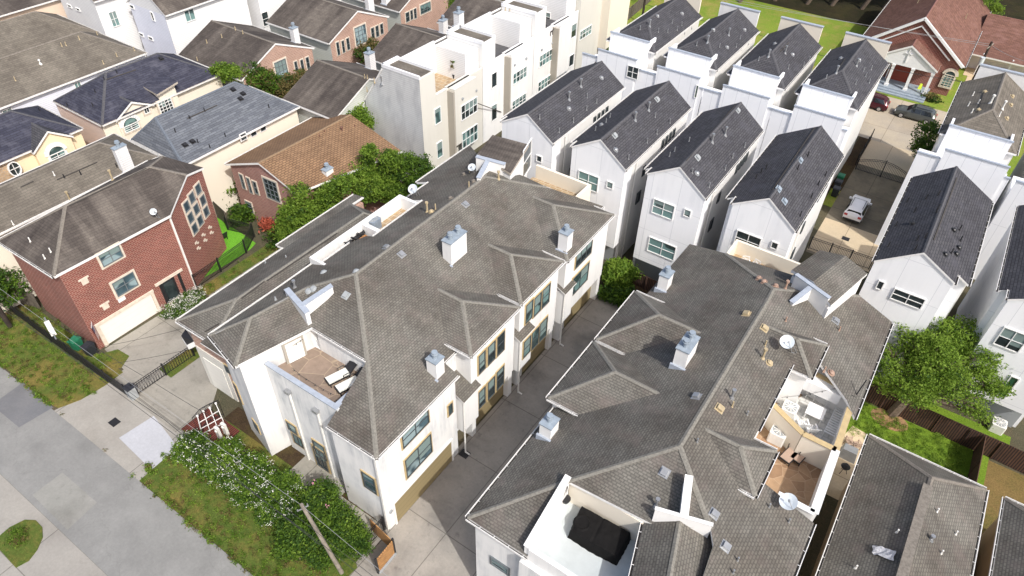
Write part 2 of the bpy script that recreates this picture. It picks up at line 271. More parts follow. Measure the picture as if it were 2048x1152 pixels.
M['patchg'] = concrete('road_patch_green', (0.235, 0.235, 0.215), (0.28, 0.275, 0.255), 0, 0, 0.5, cracks=False)
M['leafA'] = leaf('leaf_mid', (0.075, 0.145, 0.016), (0.125, 0.215, 0.025), 0.42); M['leafB'] = leaf('leaf_bright', (0.165, 0.270, 0.035), (0.235, 0.345, 0.05), 0.45)
M['leafC'] = leaf('leaf_dark', (0.03, 0.07, 0.012), (0.055, 0.11, 0.018)); M['leafD'] = leaf('leaf_olive', (0.10, 0.095, 0.03), (0.2, 0.15, 0.06))
M['petal'] = plain('white_petals', (0.72, 0.72, 0.66), 0.7, 0.1); M['pinkpetal'] = plain('pink_petals', (0.6, 0.25, 0.35), 0.7, 0.1); M['redleaf'] = plain('red_foliage', (0.30, 0.06, 0.03), 0.7, 0.3)
M['carwhite'] = plain('car_white', (0.80, 0.80, 0.82), 0.25, 0.02, spec=0.6); M['cargrey'] = plain('car_grey', (0.10, 0.11, 0.11), 0.25, 0.05, metal=0.4); M['carred'] = plain('car_maroon', (0.07, 0.012, 0.02), 0.25, 0.05, metal=0.3)
M['carglass'] = plain('car_glass', (0.015, 0.018, 0.022), 0.08, 0.05, spec=0.8); M['rim'] = plain('alloy', (0.5, 0.5, 0.52), 0.3, 0.1, metal=0.7); M['tail'] = plain('tail_lamp', (0.4, 0.02, 0.02), 0.3, 0.1); M['head'] = plain('head_lamp', (0.7, 0.72, 0.75), 0.15, 0.05)
# ------------------------------------------------------------ object helpers
C = S.collection
WL = {}
def tag(o, label=None, cat=None, group=None, kind=None):
    for k, v in (('label', label), ('category', cat), ('group', group), ('kind', kind)):
        if v: o[k] = v
    return o
def thing(name, label, cat, loc, group=None, rz=0):
    o = bpy.data.objects.new(name, None); C.objects.link(o); o.empty_display_size = 0.3
    o.location = loc; o.rotation_euler = (0, 0, rz); WL[o] = Vector(loc); return tag(o, label, cat, group)
VV, FF, RR = [], [], []; BV = [None]
def solid(mb, root):
    b = len(VV); VV.extend(mb.v)
    for f in mb.f: FF.append([i+b for i in f]); RR.append(root)
    BV[0] = None
def hit(px, py):
    if BV[0] is None: BV[0] = BVHTree.FromPolygons(VV, FF)
    d = ray(px, py).normalized(); r = BV[0].ray_cast(Vector((0, 0, CAMZ)), d)
    if r[0] is None: return P(px, py), Vector((0, 0, 1)), None
    n = r[1].normalized()
    if n.dot(d) > 0: n = -n
    return r[0], n, RR[r[2]]
class MB:
    def __init__(s): s.v = []; s.f = []; s.m = []; s.sm = []
    def poly(s, pts, m=0, sm=False):
        b = len(s.v); s.v.extend(Vector(p) for p in pts); s.f.append(list(range(b, b+len(pts)))); s.m.append(m); s.sm.append(sm); return s
    def prism(s, pts, z0, z1, m=0, mt=None, bottom=False):
        p = [(a[0], a[1]) for a in pts]; ar = sum(p[i][0]*p[(i+1) % len(p)][1]-p[(i+1) % len(p)][0]*p[i][1] for i in range(len(p)))
        if ar < 0: p = p[::-1]
        n = len(p)
        for i in range(n):
            a, b = p[i], p[(i+1) % n]; s.poly([(a[0], a[1], z0), (b[0], b[1], z0), (b[0], b[1], z1), (a[0], a[1], z1)], m)
        s.poly([(a[0], a[1], z1) for a in p], m if mt is None else mt)
        if bottom or z0 > 0.02: s.poly([(a[0], a[1], z0) for a in p[::-1]], m)
        return s
    def box(s, x0, x1, y0, y1, z0, z1, m=0, mt=None): return s.prism([(x0, y0), (x1, y0), (x1, y1), (x0, y1)], z0, z1, m, mt, True)
    def bar(s, a, b, w_, h, m=0, up=(0, 0, 1)):
        a, b = Vector(a), Vector(b); d = (b-a).normalized(); u = d.cross(Vector(up))
        if u.length < 1e-3: u = d.cross(Vector((1, 0, 0)))
        u.normalize(); v = u.cross(d); u = u*(w_/2); v = v*(h/2)
        A = [a-u-v, a+u-v, a+u+v, a-u+v]; B = [b-u-v, b+u-v, b+u+v, b-u+v]
        for i in range(4): s.poly([A[i], B[i], B[(i+1) % 4], A[(i+1) % 4]][::-1], m)
        s.poly(A, m); s.poly(B[::-1], m); return s
    def cyl(s, a, b, r, n=8, m=0, r2=None, caps=True, sm=True):
        a, b = Vector(a), Vector(b); d = (b-a).normalized(); u = d.orthogonal().normalized(); v = d.cross(u); r2 = r if r2 is None else r2
        A = [a+(u*math.cos(t)+v*math.sin(t))*r for t in [2*math.pi*i/n for i in range(n)]]; B = [b+(u*math.cos(t)+v*math.sin(t))*r2 for t in [2*math.pi*i/n for i in range(n)]]
        for i in range(n): s.poly([A[i], A[(i+1) % n], B[(i+1) % n], B[i]], m, sm)
        if caps: s.poly(A[::-1], m); s.poly(B, m)
        return s
    def tube(s, pts, r, n=6, m=0):
        for i in range(len(pts)-1): s.cyl(pts[i], pts[i+1], r, n, m)
        return s
    def build(s, name, mats, parent=None, org=None):
        me = bpy.data.meshes.new(name)
        o = Vector(org) if org is not None else (WL[parent] if parent is not None else Vector((0, 0, 0)))
        me.from_pydata([tuple(v-o) for v in s.v], [], s.f)
        mats = mats if isinstance(mats, (list, tuple)) else [mats]
        for k in mats: me.materials.append(M[k])
        me.polygons.foreach_set('material_index', s.m); me.polygons.foreach_set('use_smooth', s.sm)
        uvl = me.uv_layers.new(name='UVMap'); d = []
        for f in s.f:
            p = [s.v[i] for i in f]; n = Vector((0, 0, 0))
            for i in range(len(p)): n += (p[i]-p[0]).cross(p[(i+1) % len(p)]-p[0])
            if n.length < 1e-9: n = Vector((0, 0, 1))
            n.normalize(); u = Vector((0, 0, 1)).cross(n)
            u = Vector((1, 0, 0)) if u.length < 0.02 else u.normalized(); v = n.cross(u)
            for q in p: d.extend((q.dot(u), q.dot(v)))
        uvl.data.foreach_set('uv', d); me.update()
        ob = bpy.data.objects.new(name, me); C.objects.link(ob)
        if parent is not None: ob.parent = parent; WL[ob] = o
        else: ob.location = o; WL[ob] = o
        return ob
def part(name, mb, mats, parent): return mb.build(name, mats, parent)
def sheet(name, pts, z, mat, label=None, cat=None, kind='structure'):
    mb = MB(); p = [(a[0], a[1]) for a in pts]; ar = sum(p[i][0]*p[(i+1) % len(p)][1]-p[(i+1) % len(p)][0]*p[i][1] for i in range(len(p)))
    if ar < 0: p = p[::-1]
    mb.poly([(a[0], a[1], z) for a in p]); o = mb.build(name, mat, None); return tag(o, label, cat, None, kind)
def rect(x0, x1, y0, y1): return [(x0, y0), (x1, y0), (x1, y1), (x0, y1)]
# roof: a solid slab with fascia, plus ridge caps along the convex edges
def roof(root, polys, mat, cap='cap_taupe', t=0.2, gut=True, fas='fascia', name='roof', capw=0.14, gmax=99):
    mb = MB(); E_ = {}; ps = []
    for p in polys:
        p = [Vector(q) for q in p]; n = Vector((0, 0, 0))
        for i in range(len(p)): n += (p[i]-p[0]).cross(p[(i+1) % len(p)]-p[0])
        if n.z < 0: p = p[::-1]; n = -n
        ps.append((p, n.normalized()))
    allv = [q for p, n in ps for q in p]; ps2 = []
    for p, n in ps:
        o_ = []
        for i in range(len(p)):
            s0, s1 = p[i], p[(i+1) % len(p)]; L_ = (s1-s0).length; o_.append(s0); ins = []
            if L_ < 1e-4: continue
            for q in allv:
                f = (q-s0).dot(s1-s0)/L_/L_
                if 0.005 < f < 0.995 and (s0+(s1-s0)*f-q).length < 0.06 and all(abs(f-g[0]) > 0.01 for g in ins): ins.append((f, q))
            o_ += [q for f, q in sorted(ins, key=lambda g: g[0])]
        ps2.append((o_, n))
    ps = ps2
    key = lambda q: (round(q.x, 1), round(q.y, 1), round(q.z, 1))
    for k, (p, n) in enumerate(ps):
        mb.poly(p, 0); mb.poly([q-Vector((0, 0, t)) for q in p[::-1]], 1)
        for i in range(len(p)):
            a, b = p[i], p[(i+1) % len(p)]; E_.setdefault(tuple(sorted((key(a), key(b)))), []).append((k, a, b))
    cm = MB(); gms = []
    for e, ls in E_.items():
        k, a, b = ls[0]
        if len(ls) == 1:
            dz = Vector((0, 0, t)); mb.poly([a-dz, b-dz, b, a], 1)
            if gut and abs(a.z-b.z) < 0.03 and (b-a).length > 0.8 and a.z < gmax:
                gm = MB(); d = (b-a).normalized(); o = d.cross(Vector((0, 0, 1)))
                mid = (a+b)/2
                if o.dot(mid-sum(ps[k][0], Vector((0, 0, 0)))/len(ps[k][0])) < 0: o = -o
                gm.bar(a+o*0.13-Vector((0, 0, 0.06)), b+o*0.13-Vector((0, 0, 0.06)), 0.035, 0.13, 0); gm.bar(a+o*0.06-Vector((0, 0, 0.13)), b+o*0.06-Vector((0, 0, 0.13)), 0.12, 0.02, 1)
                L = (b-a).length
                for j in range(1, int(L/0.9)+1): q = a+d*(j*0.9 if j*0.9 < L else L-0.05)-Vector((0, 0, 0.012)); gm.bar(q, q+o*0.12, 0.03, 0.01, 0)
                gms.append(gm)
        elif cap and len(ls) == 2:
            n1, n2 = ps[ls[0][0]][1], ps[ls[1][0]][1]
            c1 = sum(ps[ls[0][0]][0], Vector((0, 0, 0)))/len(ps[ls[0][0]][0]); d = (b-a).normalized()
            u1 = n1.cross(d); u1 = u1 if u1.dot(c1-a) > 0 else -u1
            if u1.dot(n2) < -0.02 and n1.dot(n2) < 0.995:
                c2 = sum(ps[ls[1][0]][0], Vector((0, 0, 0)))/len(ps[ls[1][0]][0]); u2 = n2.cross(d); u2 = u2 if u2.dot(c2-a) > 0 else -u2
                for u_, n_ in ((u1, n1), (u2, n2)):
                    q = [a+u_*capw, b+u_*capw, b, a]; h = n_*0.03; t_ = Vector((0, 0, 0.035))
                    f = [q[0]+h, q[1]+h, q[2]+t_, q[3]+t_]; nn = (f[1]-f[0]).cross(f[2]-f[0]); f = f if nn.dot(n_) > 0 else f[::-1]
                    cm.poly(f); g = [q[0], q[1], q[1]+h, q[0]+h]; cm.poly(g)
    ob = part(name, mb, [mat, fas], root); solid(mb, root)
    if cm.f: part('ridge_cap', cm, cap, ob)
    for gm in gms: part('gutter', gm, ['gutter', 'gutterdark'], ob)
    return ob
def hip(x0, x1, y0, y1, ze, zr, ax='y', a=0.0, b=0.0, c=None):
    if ax == 'y':
        c = (x0+x1)/2 if c is None else c; A = (c, y0+a, zr); B = (c, y1-b, zr)
        sw, se, nw, ne = (x0, y0, ze), (x1, y0, ze), (x0, y1, ze), (x1, y1, ze)
        r = [[se, ne, B, A], [sw, nw, B, A]]
        if a > 0: r.append([sw, se, A])
        if b > 0: r.append([nw, ne, B])
    else:
        c = (y0+y1)/2 if c is None else c; A = (x0+a, c, zr); B = (x1-b, c, zr)
        sw, se, nw, ne = (x0, y0, ze), (x1, y0, ze), (x0, y1, ze), (x1, y1, ze)
        r = [[sw, se, B, A], [nw, ne, B, A]]
        if a > 0: r.append([sw, nw, A])
        if b > 0: r.append([se, ne, B])
    return r
def walls(root, blocks, mat, name='wall', gables=()):
    mb = MB()
    for b in blocks:
        if len(b) == 6 and not hasattr(b[0], '__len__'): mb.box(b[0], b[1], b[2], b[3], b[4], b[5])
        else: mb.prism(b[0], b[1], b[2])
    for g in gables: gable(mb, *g)
    solid(mb, root); return part(name, mb, mat, root)
def gable(mb, x0, x1, y0, y1, z0, z1, ax='y'):
    if ax == 'y':
        c = (x0+x1)/2; A = [(x0, y0, z0), (x1, y0, z0), (c, y0, z1)]; B = [(x0, y1, z0), (x1, y1, z0), (c, y1, z1)]
    else:
        c = (y0+y1)/2; A = [(x0, y1, z0), (x0, y0, z0), (x0, c, z1)]; B = [(x1, y1, z0), (x1, y0, z0), (x1, c, z1)]
    mb.poly(A); mb.poly(B[::-1]); mb.poly([A[1], B[1], B[2], A[2]]); mb.poly([A[0], A[2], B[2], B[0]])
def win(tl, br, frame='wtrim', glass='teal', nx=2, ny=2, trim=None, name='window', fw=0.07, arch=False, root=None, sill=False, tw=0.16, bb_=False):
    cpx = ((tl[0]+br[0])/2, (tl[1]+br[1])/2); loc, n, r = hit(*cpx)
    if r is None: print('WIN MISS', tl, br); return
    n = Vector((n.x, n.y, 0))
    if n.length < 0.3: print('WIN ROOF', tl, br, r.name, [round(v, 1) for v in loc]); return
    n.normalize(); root = root or r; u = Vector((0, 0, 1)).cross(n)
    def pr(px, py): d = ray(px, py); o = Vector((0, 0, CAMZ)); return o+d*((loc-o).dot(n)/d.dot(n))
    A, B = pr(*tl), pr(*br); ua, ub = sorted(((A-loc).dot(u), (B-loc).dot(u))); za, zb = sorted((A.z, B.z))
    if n.y < -0.6 or bb_:
        def bb(v):
            xs = []; ys = []
            for s_ in v[:2]:
                for z_ in v[2:]:
                    p = Vector((loc.x, loc.y, 0))+u*s_+Vector((0, 0, z_-CAMZ)); t_ = p.dot(FW); xs.append(1024+FOC*p.dot(RX)/t_); ys.append(576-FOC*p.dot(UX)/t_)
            return np.array([min(xs), max(xs), min(ys), max(ys)])
        v = np.array([ua, ub, za, zb]); tg = np.array([tl[0], br[0], tl[1], br[1]])
        for _ in range(12):
            r0 = bb(v); J = np.array([(bb(v+h)-r0)/1e-3 for h in np.eye(4)*1e-3]).T; v = v-np.linalg.lstsq(J, r0-tg, rcond=None)[0]*0.8
        if v[1]-v[0] > .25 and v[3]-v[2] > .25: ua, ub, za, zb = v
    if ub-ua < 0.25 or zb-za < 0.2 or ub-ua > 6: print('WIN ODD', tl, br, round(ub-ua, 2), round(zb-za, 2), r.name)
    o = Vector((loc.x, loc.y, 0)); q = lambda s, z, e: o+u*s+n*e+Vector((0, 0, z))
    return winat(root, o, u, n, ua, ub, za, zb, frame, glass, nx, ny, trim, name, fw, arch, sill, tw)
def winat(root, o, u, n, ua, ub, za, zb, frame='wtrim', glass='teal', nx=2, ny=2, trim=None, name='window', fw=0.07, arch=False, sill=False, tw=0.16):
    q = lambda s, z, e: o+u*s+n*e+Vector((0, 0, z)); mb = MB(); w_ = ub-ua; zt = zb
    def rim(m, a0, a1, z0, z1, wd, e, dp, top=True):
        zc = Vector((0, 0, 1))
        m.bar(q(a0, z0+wd/2, e), q(a1, z0+wd/2, e), dp, wd); m.bar(q(a0+wd/2, z0+wd+0.002, e), q(a0+wd/2, z1-wd-0.002, e), wd, dp, up=n); m.bar(q(a1-wd/2, z0+wd+0.002, e), q(a1-wd/2, z1-wd-0.002, e), wd, dp, up=n)
        if top: m.bar(q(a0, z1-wd/2, e), q(a1, z1-wd/2, e), dp, wd)
    if arch:
        zt = zb-w_/2*0.9; c = (ua+ub)/2; K = 10; pts = [q(c+w_/2*math.cos(math.pi*i/K), zt+w_/2*0.9*math.sin(math.pi*i/K), 0.06) for i in range(K+1)]
        for i in range(K): mb.bar(pts[i], pts[i+1], 0.08, 0.16, up=n)
        if trim:
            for i in range(K):
                c2 = lambda j: q(c+(w_/2+0.18)*math.cos(math.pi*j/K), zt+(w_/2*0.9+0.18)*math.sin(math.pi*j/K), 0.03); mb.bar(c2(i), c2(i+1), 0.3, 0.09, up=n)
    rim(mb, ua, ub, za, zt, fw, 0.05, 0.09, True)
    for i in range(1, nx):
        s_ = ua+w_*i/nx; mb.bar(q(s_, za+fw, 0.05), q(s_, zt-fw, 0.05), 0.05, 0.06, up=n)
    for i in range(1, ny):
        z_ = za+(zt-za)*i/ny; mb.bar(q(ua+fw, z_, 0.049), q(ub-fw, z_, 0.049), 0.055, 0.035)
    f = part(name, mb, frame, root)
    g = MB(); g.poly([q(ua+0.02, za+0.02, 0.025), q(ub-0.02, za+0.02, 0.025), q(ub-0.02, zt-0.02, 0.025), q(ua+0.02, zt-0.02, 0.025)])
    if arch: g.poly([q(c+(w_/2-0.02)*math.cos(math.pi*i/K), zt+(w_/2*0.9-0.02)*math.sin(math.pi*i/K), 0.027) for i in range(K+1)])
    part('pane', g, glass, f)
    if glass in ('teal', 'glass', 'blueglass') and not arch and w_ > .6 and R.random() < .6:
        for i in range(nx):
            if R.random() < .75: c0, c1 = ua+w_*i/nx+.03, ua+w_*(i+1)/nx-.03; zz = zt-(zt-za)*R.choice((.3, .5, .5, .75)); bl__ = MB(); bl__.poly([q(c0, zz, .032), q(c1, zz, .032), q(c1, zt-.03, .032), q(c0, zt-.03, .032)]); part('blind', bl__, 'blind', f)
    if trim:
        t_ = MB(); rim(t_, ua-tw, ub+tw, za-tw, zt+(tw if not arch else 0), tw, 0.03, 0.07, not arch); part('trim', t_, trim, f)
    return f
def chim(bot, top, left, right, mat='whitec', capm='capmetal', flues=1, root=None, bk=0.0, label=None):
    loc, n, r = hit(*bot); root = root or r; x, y, z = loc
    best = min((abs(PX(top[0], top[1], x).y-y), 0) for _ in (0,)); zt = (PX(top[0], top[1], x).z+PY(top[0], top[1], y).z)/2
    wx = max(0.5, x-P(left[0], left[1], zt).x); wy = max(0.5, P(right[0], right[1], zt).y-y); mb = MB(); z0 = z-1.6
    c = thing_part('chimney', root, (x, y, z)); mb.box(x-wx, x, y, y+wy, z0, zt); st = part('stack', mb, mat, c); solid(mb, root)
    k = MB(); k.box(x-wx-0.05, x+0.05, y-0.05, y+wy+0.05, zt+0.002, zt+0.07); 
    for i in range(flues):
        fx = x-wx/2; fy = y+wy*(i+0.5)/flues; k.cyl((fx, fy, zt+0.07), (fx, fy, zt+0.42), 0.16, 10); k.cyl((fx, fy, zt+0.42), (fx, fy, zt+0.47), 0.23, 10); k.cyl((fx, fy, zt+0.47), (fx, fy, zt+0.6), 0.19, 10)
    part('chimney_cap', k, capm, c); b = MB(); b.box(x-wx-0.12, x+0.12, y-0.14, y-0.003, z-0.5, z+0.04); part('flashing', b, 'coping', c)
def thing_part(name, root, loc):
    o = bpy.data.objects.new(name, None); C.objects.link(o); o.empty_display_size = 0.2; o.parent = root; o.location = Vector(loc)-WL[root]; WL[o] = Vector(loc); return o
def vent(px, py, kind='pipe', mat='pvc', h=0.55, root=None):
    loc, n, r = hit(px, py); root = root or r
    if root is None: print('VENT MISS', px, py); return
    mb = MB(); x, y, z = loc; Z = Vector((0, 0, 1)); h *= 0.85; s = 0.8
    if kind == 'pipe': mb.cyl(loc-Z*0.2, loc+Z*h, 0.045, 7); mb.cyl(loc-Z*0.1, loc+Z*0.08, 0.1, 7, r2=0.05)
    elif kind == 'cap': mb.cyl(loc-Z*0.2, loc+Z*h, 0.07, 8); mb.cyl(loc+Z*h, loc+Z*(h+0.13), 0.12, 8); mb.cyl(loc-Z*0.15, loc+Z*0.12, 0.2, 8, r2=0.09)
    elif kind == 'box':
        u = Vector((0, 0, 1)).cross(n); u = u.normalized() if u.length > .05 else Vector((1, 0, 0)); v = n.cross(u)
        mb.bar(loc-u*0.17+n*0.09, loc+u*0.17+n*0.09, 0.34, 0.16, up=n); mb.bar(loc-u*0.26+n*0.012, loc+u*0.26+n*0.012, 0.52, 0.02, up=n)
    elif kind == 'hood': mb.cyl(loc, loc+n*0.12, 0.15, 9); mb.cyl(loc+n*0.12, loc+n*0.19, 0.18, 9, r2=0.09); mb.cyl(loc, loc+n*0.02, 0.25, 9)
    elif kind == 'turtle': u = (Vector((0, 0, 1)).cross(n)).normalized(); mb.cyl(loc, loc+n*0.12, 0.26, 9, r2=0.12)
    part('roof_vent', mb, mat, root)
def vents(lst, kind='pipe', mat='pvc', h=0.55):
    for a in lst: vent(a[0], a[1], kind, mat, h)
exec_parts = []
# ------------------------------------------------------------ the setting: ground, street, drives, lawns
g = MB(); g.poly([(-260, -60, 0), (160, -60, 0), (160, 330, 0), (-260, 330, 0)]); tag(g.build('ground', 'ground'), kind='structure')
sheet('street', rect(-150, 60, 2.86, 7.9), 0.004, 'road'); sheet('pavement_apron', rect(-150, 60, -30, 2.85), 0.004, 'apron')
isl = [P(*p)[:2] for p in ((-40, 1068), (0, 1072), (20, 1055), (50, 1040), (72, 1041), (85, 1055), (86, 1075), (75, 1100), (58, 1122), (32, 1136), (0, 1100), (-40, 1120))]
tag(MB().prism(isl, 0.0, 0.05).build('grass_island', 'grass', None), kind='structure')
def gs(name, x0, x1, y0, y1, z, mat): return sheet(name, rect(x0, x1, y0, y1), z, mat)
vg = MB(); vp = [(-150, 7.92), (-57, 7.92), (-50, 8.05), (-46.5, 8.0), (-45.2, 8.2), (-44.6, 9.6), (-44.4, 11.4), (-44.5, 13.0), (-150, 13.0)]
tag(MB().prism(vp, 0, 0.07).build('grass_verge', 'grass'), kind='structure')
vp = [(-34.9, 7.92), (-18.9, 7.92), (-18.6, 11.9), (-22.3, 14.6), (-34.0, 14.6), (-35.1, 11.2)]
tag(MB().prism(vp, 0, 0.07).build('grass_verge', 'grass'), kind='structure')
sheet('driveway', [(-45.2, 7.92), (-34.9, 7.92), (-35.05, 13.4), (-38.3, 17.5), (-38.3, 34), (-44.6, 34), (-44.6, 22), (-47.7, 22), (-47.9, 13.6), (-44.7, 13.2)], 0.012, 'drive')
sheet('driveway_apron', [(-45.25, 7.9), (-34.85, 7.9), (-35.0, 11.8), (-44.5, 11.8)], 0.016, 'apron')
sheet('concrete_patch', [(-39.2, 9.2), (-35.0, 8.9), (-35.05, 11.1), (-38.9, 11.8)], 0.02, 'patchw')
sheet('path', rect(-46.4, -44.6, 22.5, 60), 0.02, 'drive')
sheet('grass_strip', rect(-47.8, -46.4, 22.5, 60), 0.03, 'grass'); sheet('grass_strip', rect(-42.5, -41, 14.8, 18), 0.022, 'grass')
sheet('grass_corner', [(-47.6, 13.2), (-45.9, 12.3), (-45.0, 13.2), (-45.6, 14.3), (-47.0, 14.2)], 0.03, 'grass')
sheet('turf_yard', [P(*p)[:2] for p in ((432, 434), (500, 478), (512, 487), (500, 500), (428, 545), (400, 560), (385, 470))], 0.035, 'turf')
sheet('asphalt_patch', [P(*p)[:2] for p in ((-10, 805), (50, 762), (78, 765), (106, 815), (38, 855), (-10, 815))], 0.008, 'patch')
sheet('asphalt_patch', [P(*p)[:2] for p in ((125, 945), (194, 1005), (135, 1060), (65, 990))], 0.008, 'patchg')
sheet('alley', [(-18.9, 7.9), (-8, 7.9), (-12, 14.9), (-11.7, 20), (-11.7, 43.2), (-18.9, 43.2)], 0.012, 'alley')
sheet('garden_bed', rect(-34.5, -20, 14.6, 15.9), 0.08, 'soil'); sheet('path', rect(-27.2, -22.9, 13.3, 15.9), 0.09, 'drive'); sheet('path', rect(-22.9, -18.9, 13.9, 14.9), 0.085, 'drive')
sheet('path', [(-22.9, 13.2), (-19.2, 12.2), (-18.9, 13.9), (-22.9, 13.9)], 0.085, 'alley')
sheet('soil_strip', rect(-60, -58.0, 7.9, 13.3), 0.075, 'soil')
sheet('lawn', rect(-120, 20, 97, 128), 0.01, 'lawn'); sheet('woodland_floor', rect(-150, 60, 112, 200), 0.018, 'soil') if False else None
sheet('lawn_back', rect(-60, 20, 86.5, 97.2), 0.012, 'lawn')
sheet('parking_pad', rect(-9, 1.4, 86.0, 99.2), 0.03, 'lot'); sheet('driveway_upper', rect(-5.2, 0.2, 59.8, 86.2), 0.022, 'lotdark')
sheet('driveway_painted_sun', rect(-5.2, 0.6, 60.2, 66.6), 0.032, 'tanconc'); sheet('driveway_painted_sun', rect(-5.2, 0.2, 79.5, 86.0), 0.032, 'tanconc')  # tan sheets put sunlight into the colour of these stretches of drive
gs('grass_edge', -6.2, -5.2, 68.8, 72.5, 0.03, 'lawn'); gs('grass_edge', 0.2, 1.2, 68, 86, 0.025, 'grass'); gs('grass_edge', 1.4, 9, 86, 103, 0.028, 'lawn')
gs('path', 1.6, 3.0, 92, 125, 0.04, 'tanconc'); gs('soil_bed', -6.5, -5.2, 72, 86, 0.025, 'soil')
sheet('back_lawn', rect(3.2, 12.9, 38.9, 43.9), 0.02, 'yard'); gs('back_lawn', 2.6, 14, 44.0, 46.8, 0.015, 'yard'); gs('dry_yard', 12.0, 20, 30, 43.6, 0.018, 'drygr')
sheet('patio', [(4.0, 41.0), (5.4, 40.8), (5.4, 34), (3.3, 34), (3.3, 38)], 0.03, 'tanconc'); sheet('mulch_bed', [(6.15+1.35*math.cos(i*.4), 43.2+.95*math.sin(i*.4)) for i in range(16)], 0.03, 'mulch')
gs('rear_bed', -18.9, -11.7, 43.2, 46.0, 0.02, 'soil')
# ------------------------------------------------------------ building helper
def root_at(name, label, cat, x, y, group=None): return thing(name, label, cat, (x, y, 0), group)
def house(name, label, x0, x1, y0, y1, ze, zr, ax, a, b, wall, rf, cap, cat='house', over=0.3, c=None, fas='fascia', group=None, z0=0.0, gut=True, extra=(), gab=None):
    group = group or {'brick_gable_house': 'salmon brick gable houses', 'brown_roof_house': 'dark brown roofed houses behind the row', 'white_sided_house': 'tall white sided houses', 'long_brown_house': 'parallel long brown-roofed houses', 'tan_house': 'tan walled houses'}.get(name); rt = root_at(name, label, cat, (x0+x1)/2, (y0+y1)/2, group); X0, X1, Y0, Y1 = x0+over, x1-over, y0+over*0.4, y1-over*0.4
    if ax == 'x': X0, X1, Y0, Y1 = x0+over*0.4, x1-over*0.4, y0+over, y1-over
    mb = MB(); mb.box(X0, X1, Y0, Y1, z0, ze-0.12)
    if c is None:
        if ax == 'y':
            s = (zr-ze)/((x1-x0)/2)
            if a == 0: gable(mb, X0, X1, Y0, Y0+1.2, ze-0.12, zr-0.14)
            if b == 0: gable(mb, X0, X1, Y1-1.2, Y1, ze-0.12, zr-0.14)
        else:
            if a == 0: gable(mb, X0, X0+1.2, Y0, Y1, ze-0.12, zr-0.14, 'x')
            if b == 0: gable(mb, X1-1.2, X1, Y0, Y1, ze-0.12, zr-0.14, 'x')
    for e in extra: mb.box(*e)
    part('wall', mb, wall, rt); solid(mb, rt); roof(rt, hip(x0, x1, y0, y1, ze, zr, ax, a, b, c), rf, cap, fas=fas, gut=gut)
    return rt
def boxpart(root, name, mat, *bx):
    if name in ('stone_veneer', 'stilt', 'bench', 'terrace_floor', 'rear_parapet') and len(bx) > 1: return [boxpart(root, name, mat, q) for q in bx][0]
    mb = MB()
    for b in bx: mb.box(*b)
    solid(mb, root); return part(name, mb, mat, root)
# ---- central stucco townhouse building
c1 = root_at('townhouse_building', 'central long white stucco building with front lounger deck and alley garages', 'building', -26, 29)
m1 = [(-18.5, 14.86, 8.3), (-22.4, 14.86, 8.3)]
d1 = (-22.7, 18.9, 10.12); d0 = (-27.5, 18.95, 10.12); R0 = (-27.2, 22.95, 12.0); R1 = (-27.15, 37.2, 12.0); W1 = (-30.5, 16.8, 11.0); W2 = (-29.75, 20.8, 11.0)
Lc = tuple(P(418, 670, 9.9)); Fc = tuple(P(470, 733, 9.9)); rz = lambda x: 8.3+(-18.5-x)*0.4253; lz = lambda x: 9.9+(x+32.3)*0.4078
polys = [[m1[0], m1[1], d1], [d1, d0, W2, R0],
  [m1[0], d1, R0, (-27.2, 24.0, 12), (-19.6, 24.0, rz(-19.6)), (-19.6, 22.4, rz(-19.6)), (-18.5, 22.4, 8.3)],
  [(-27.2, 24.0, 12), R1, (-23.6, 40.8, rz(-23.6)), (-19.6, 43.4, rz(-19.6)), (-19.6, 24.0, rz(-19.6))],
  [Fc, d0, W2, W1], [Lc, Fc, W1], [Lc, W1, W2, (-32.3, 20.8, 9.9)],
  [(-32.3, 20.8, 9.9), W2, R0, (-27.2, 24.0, 12), (-27.2, 27.6, 12), (-30.9, 27.6, lz(-30.9)), (-31.5, 26.6, lz(-31.5)), (-31.5, 23.6, lz(-31.5)), (-32.3, 23.6, 9.9)],
  [(-27.2, 27.6, 12), (-27.15, 33.2, 12), (-30.1, 33.2, lz(-30.1)), (-30.1, 27.6, lz(-30.1))],
  [(-27.15, 33.2, 12), R1, (-28.6, 39.4, lz(-28.6)), (-33.6, 43.8, lz(-33.6)), (-33.6, 36.4, lz(-33.6)), (-32.2, 36.4, lz(-32.2)), (-32.2, 33.2, lz(-32.2))],
  [R1, (-28.6, 39.4, lz(-28.6)), (-26.2, 41.4, 10.2), (-23.6, 40.8, rz(-23.6))]]
walls(c1, [(-31.7, -19.8, 19.4, 43.2, 0, 8.2), (-22.3, -18.62, 14.97, 22.2, 0, 8.2), (-28.6, -22.3, 15.95, 19.4, 0, 8.0), (-31.6, -19.9, 19.2, 22.5, 8.0, 8.6),
   ([(-27.3, 19.06), (-22.7, 19.06), (-22.7, 23.6), (-27.3, 23.6)], 8, 9.95), (-29.95, -22.9, 23.6, 39.5, 8.1, 9.9), (-33.2, -30.2, 36.6, 43.6, 0, 8.9), (-32.0, -30.2, 33.35, 37, 0, 9.6), (-31.9, -30.2, 19.5, 23.5, 0, 9.7)], 'white')
walls(c1, [([(Lc[0]+0.35, Lc[1]+0.25), (Fc[0]-0.12, Fc[1]+0.32), (-27.72, 19.3), (-27.6, 23.4), (Lc[0]+0.35, 23.4)], 0, 9.85)], 'white', 'wing_wall')
walls(c1, [(-28.55, -22.35, 15.75, 15.95, 0, 8.85)], 'streaked', 'deck_wall')
boxpart(c1, 'deck_floor', 'flagst', (-28.5, -22.75, 15.95, 19.06, 8.0, 8.03))
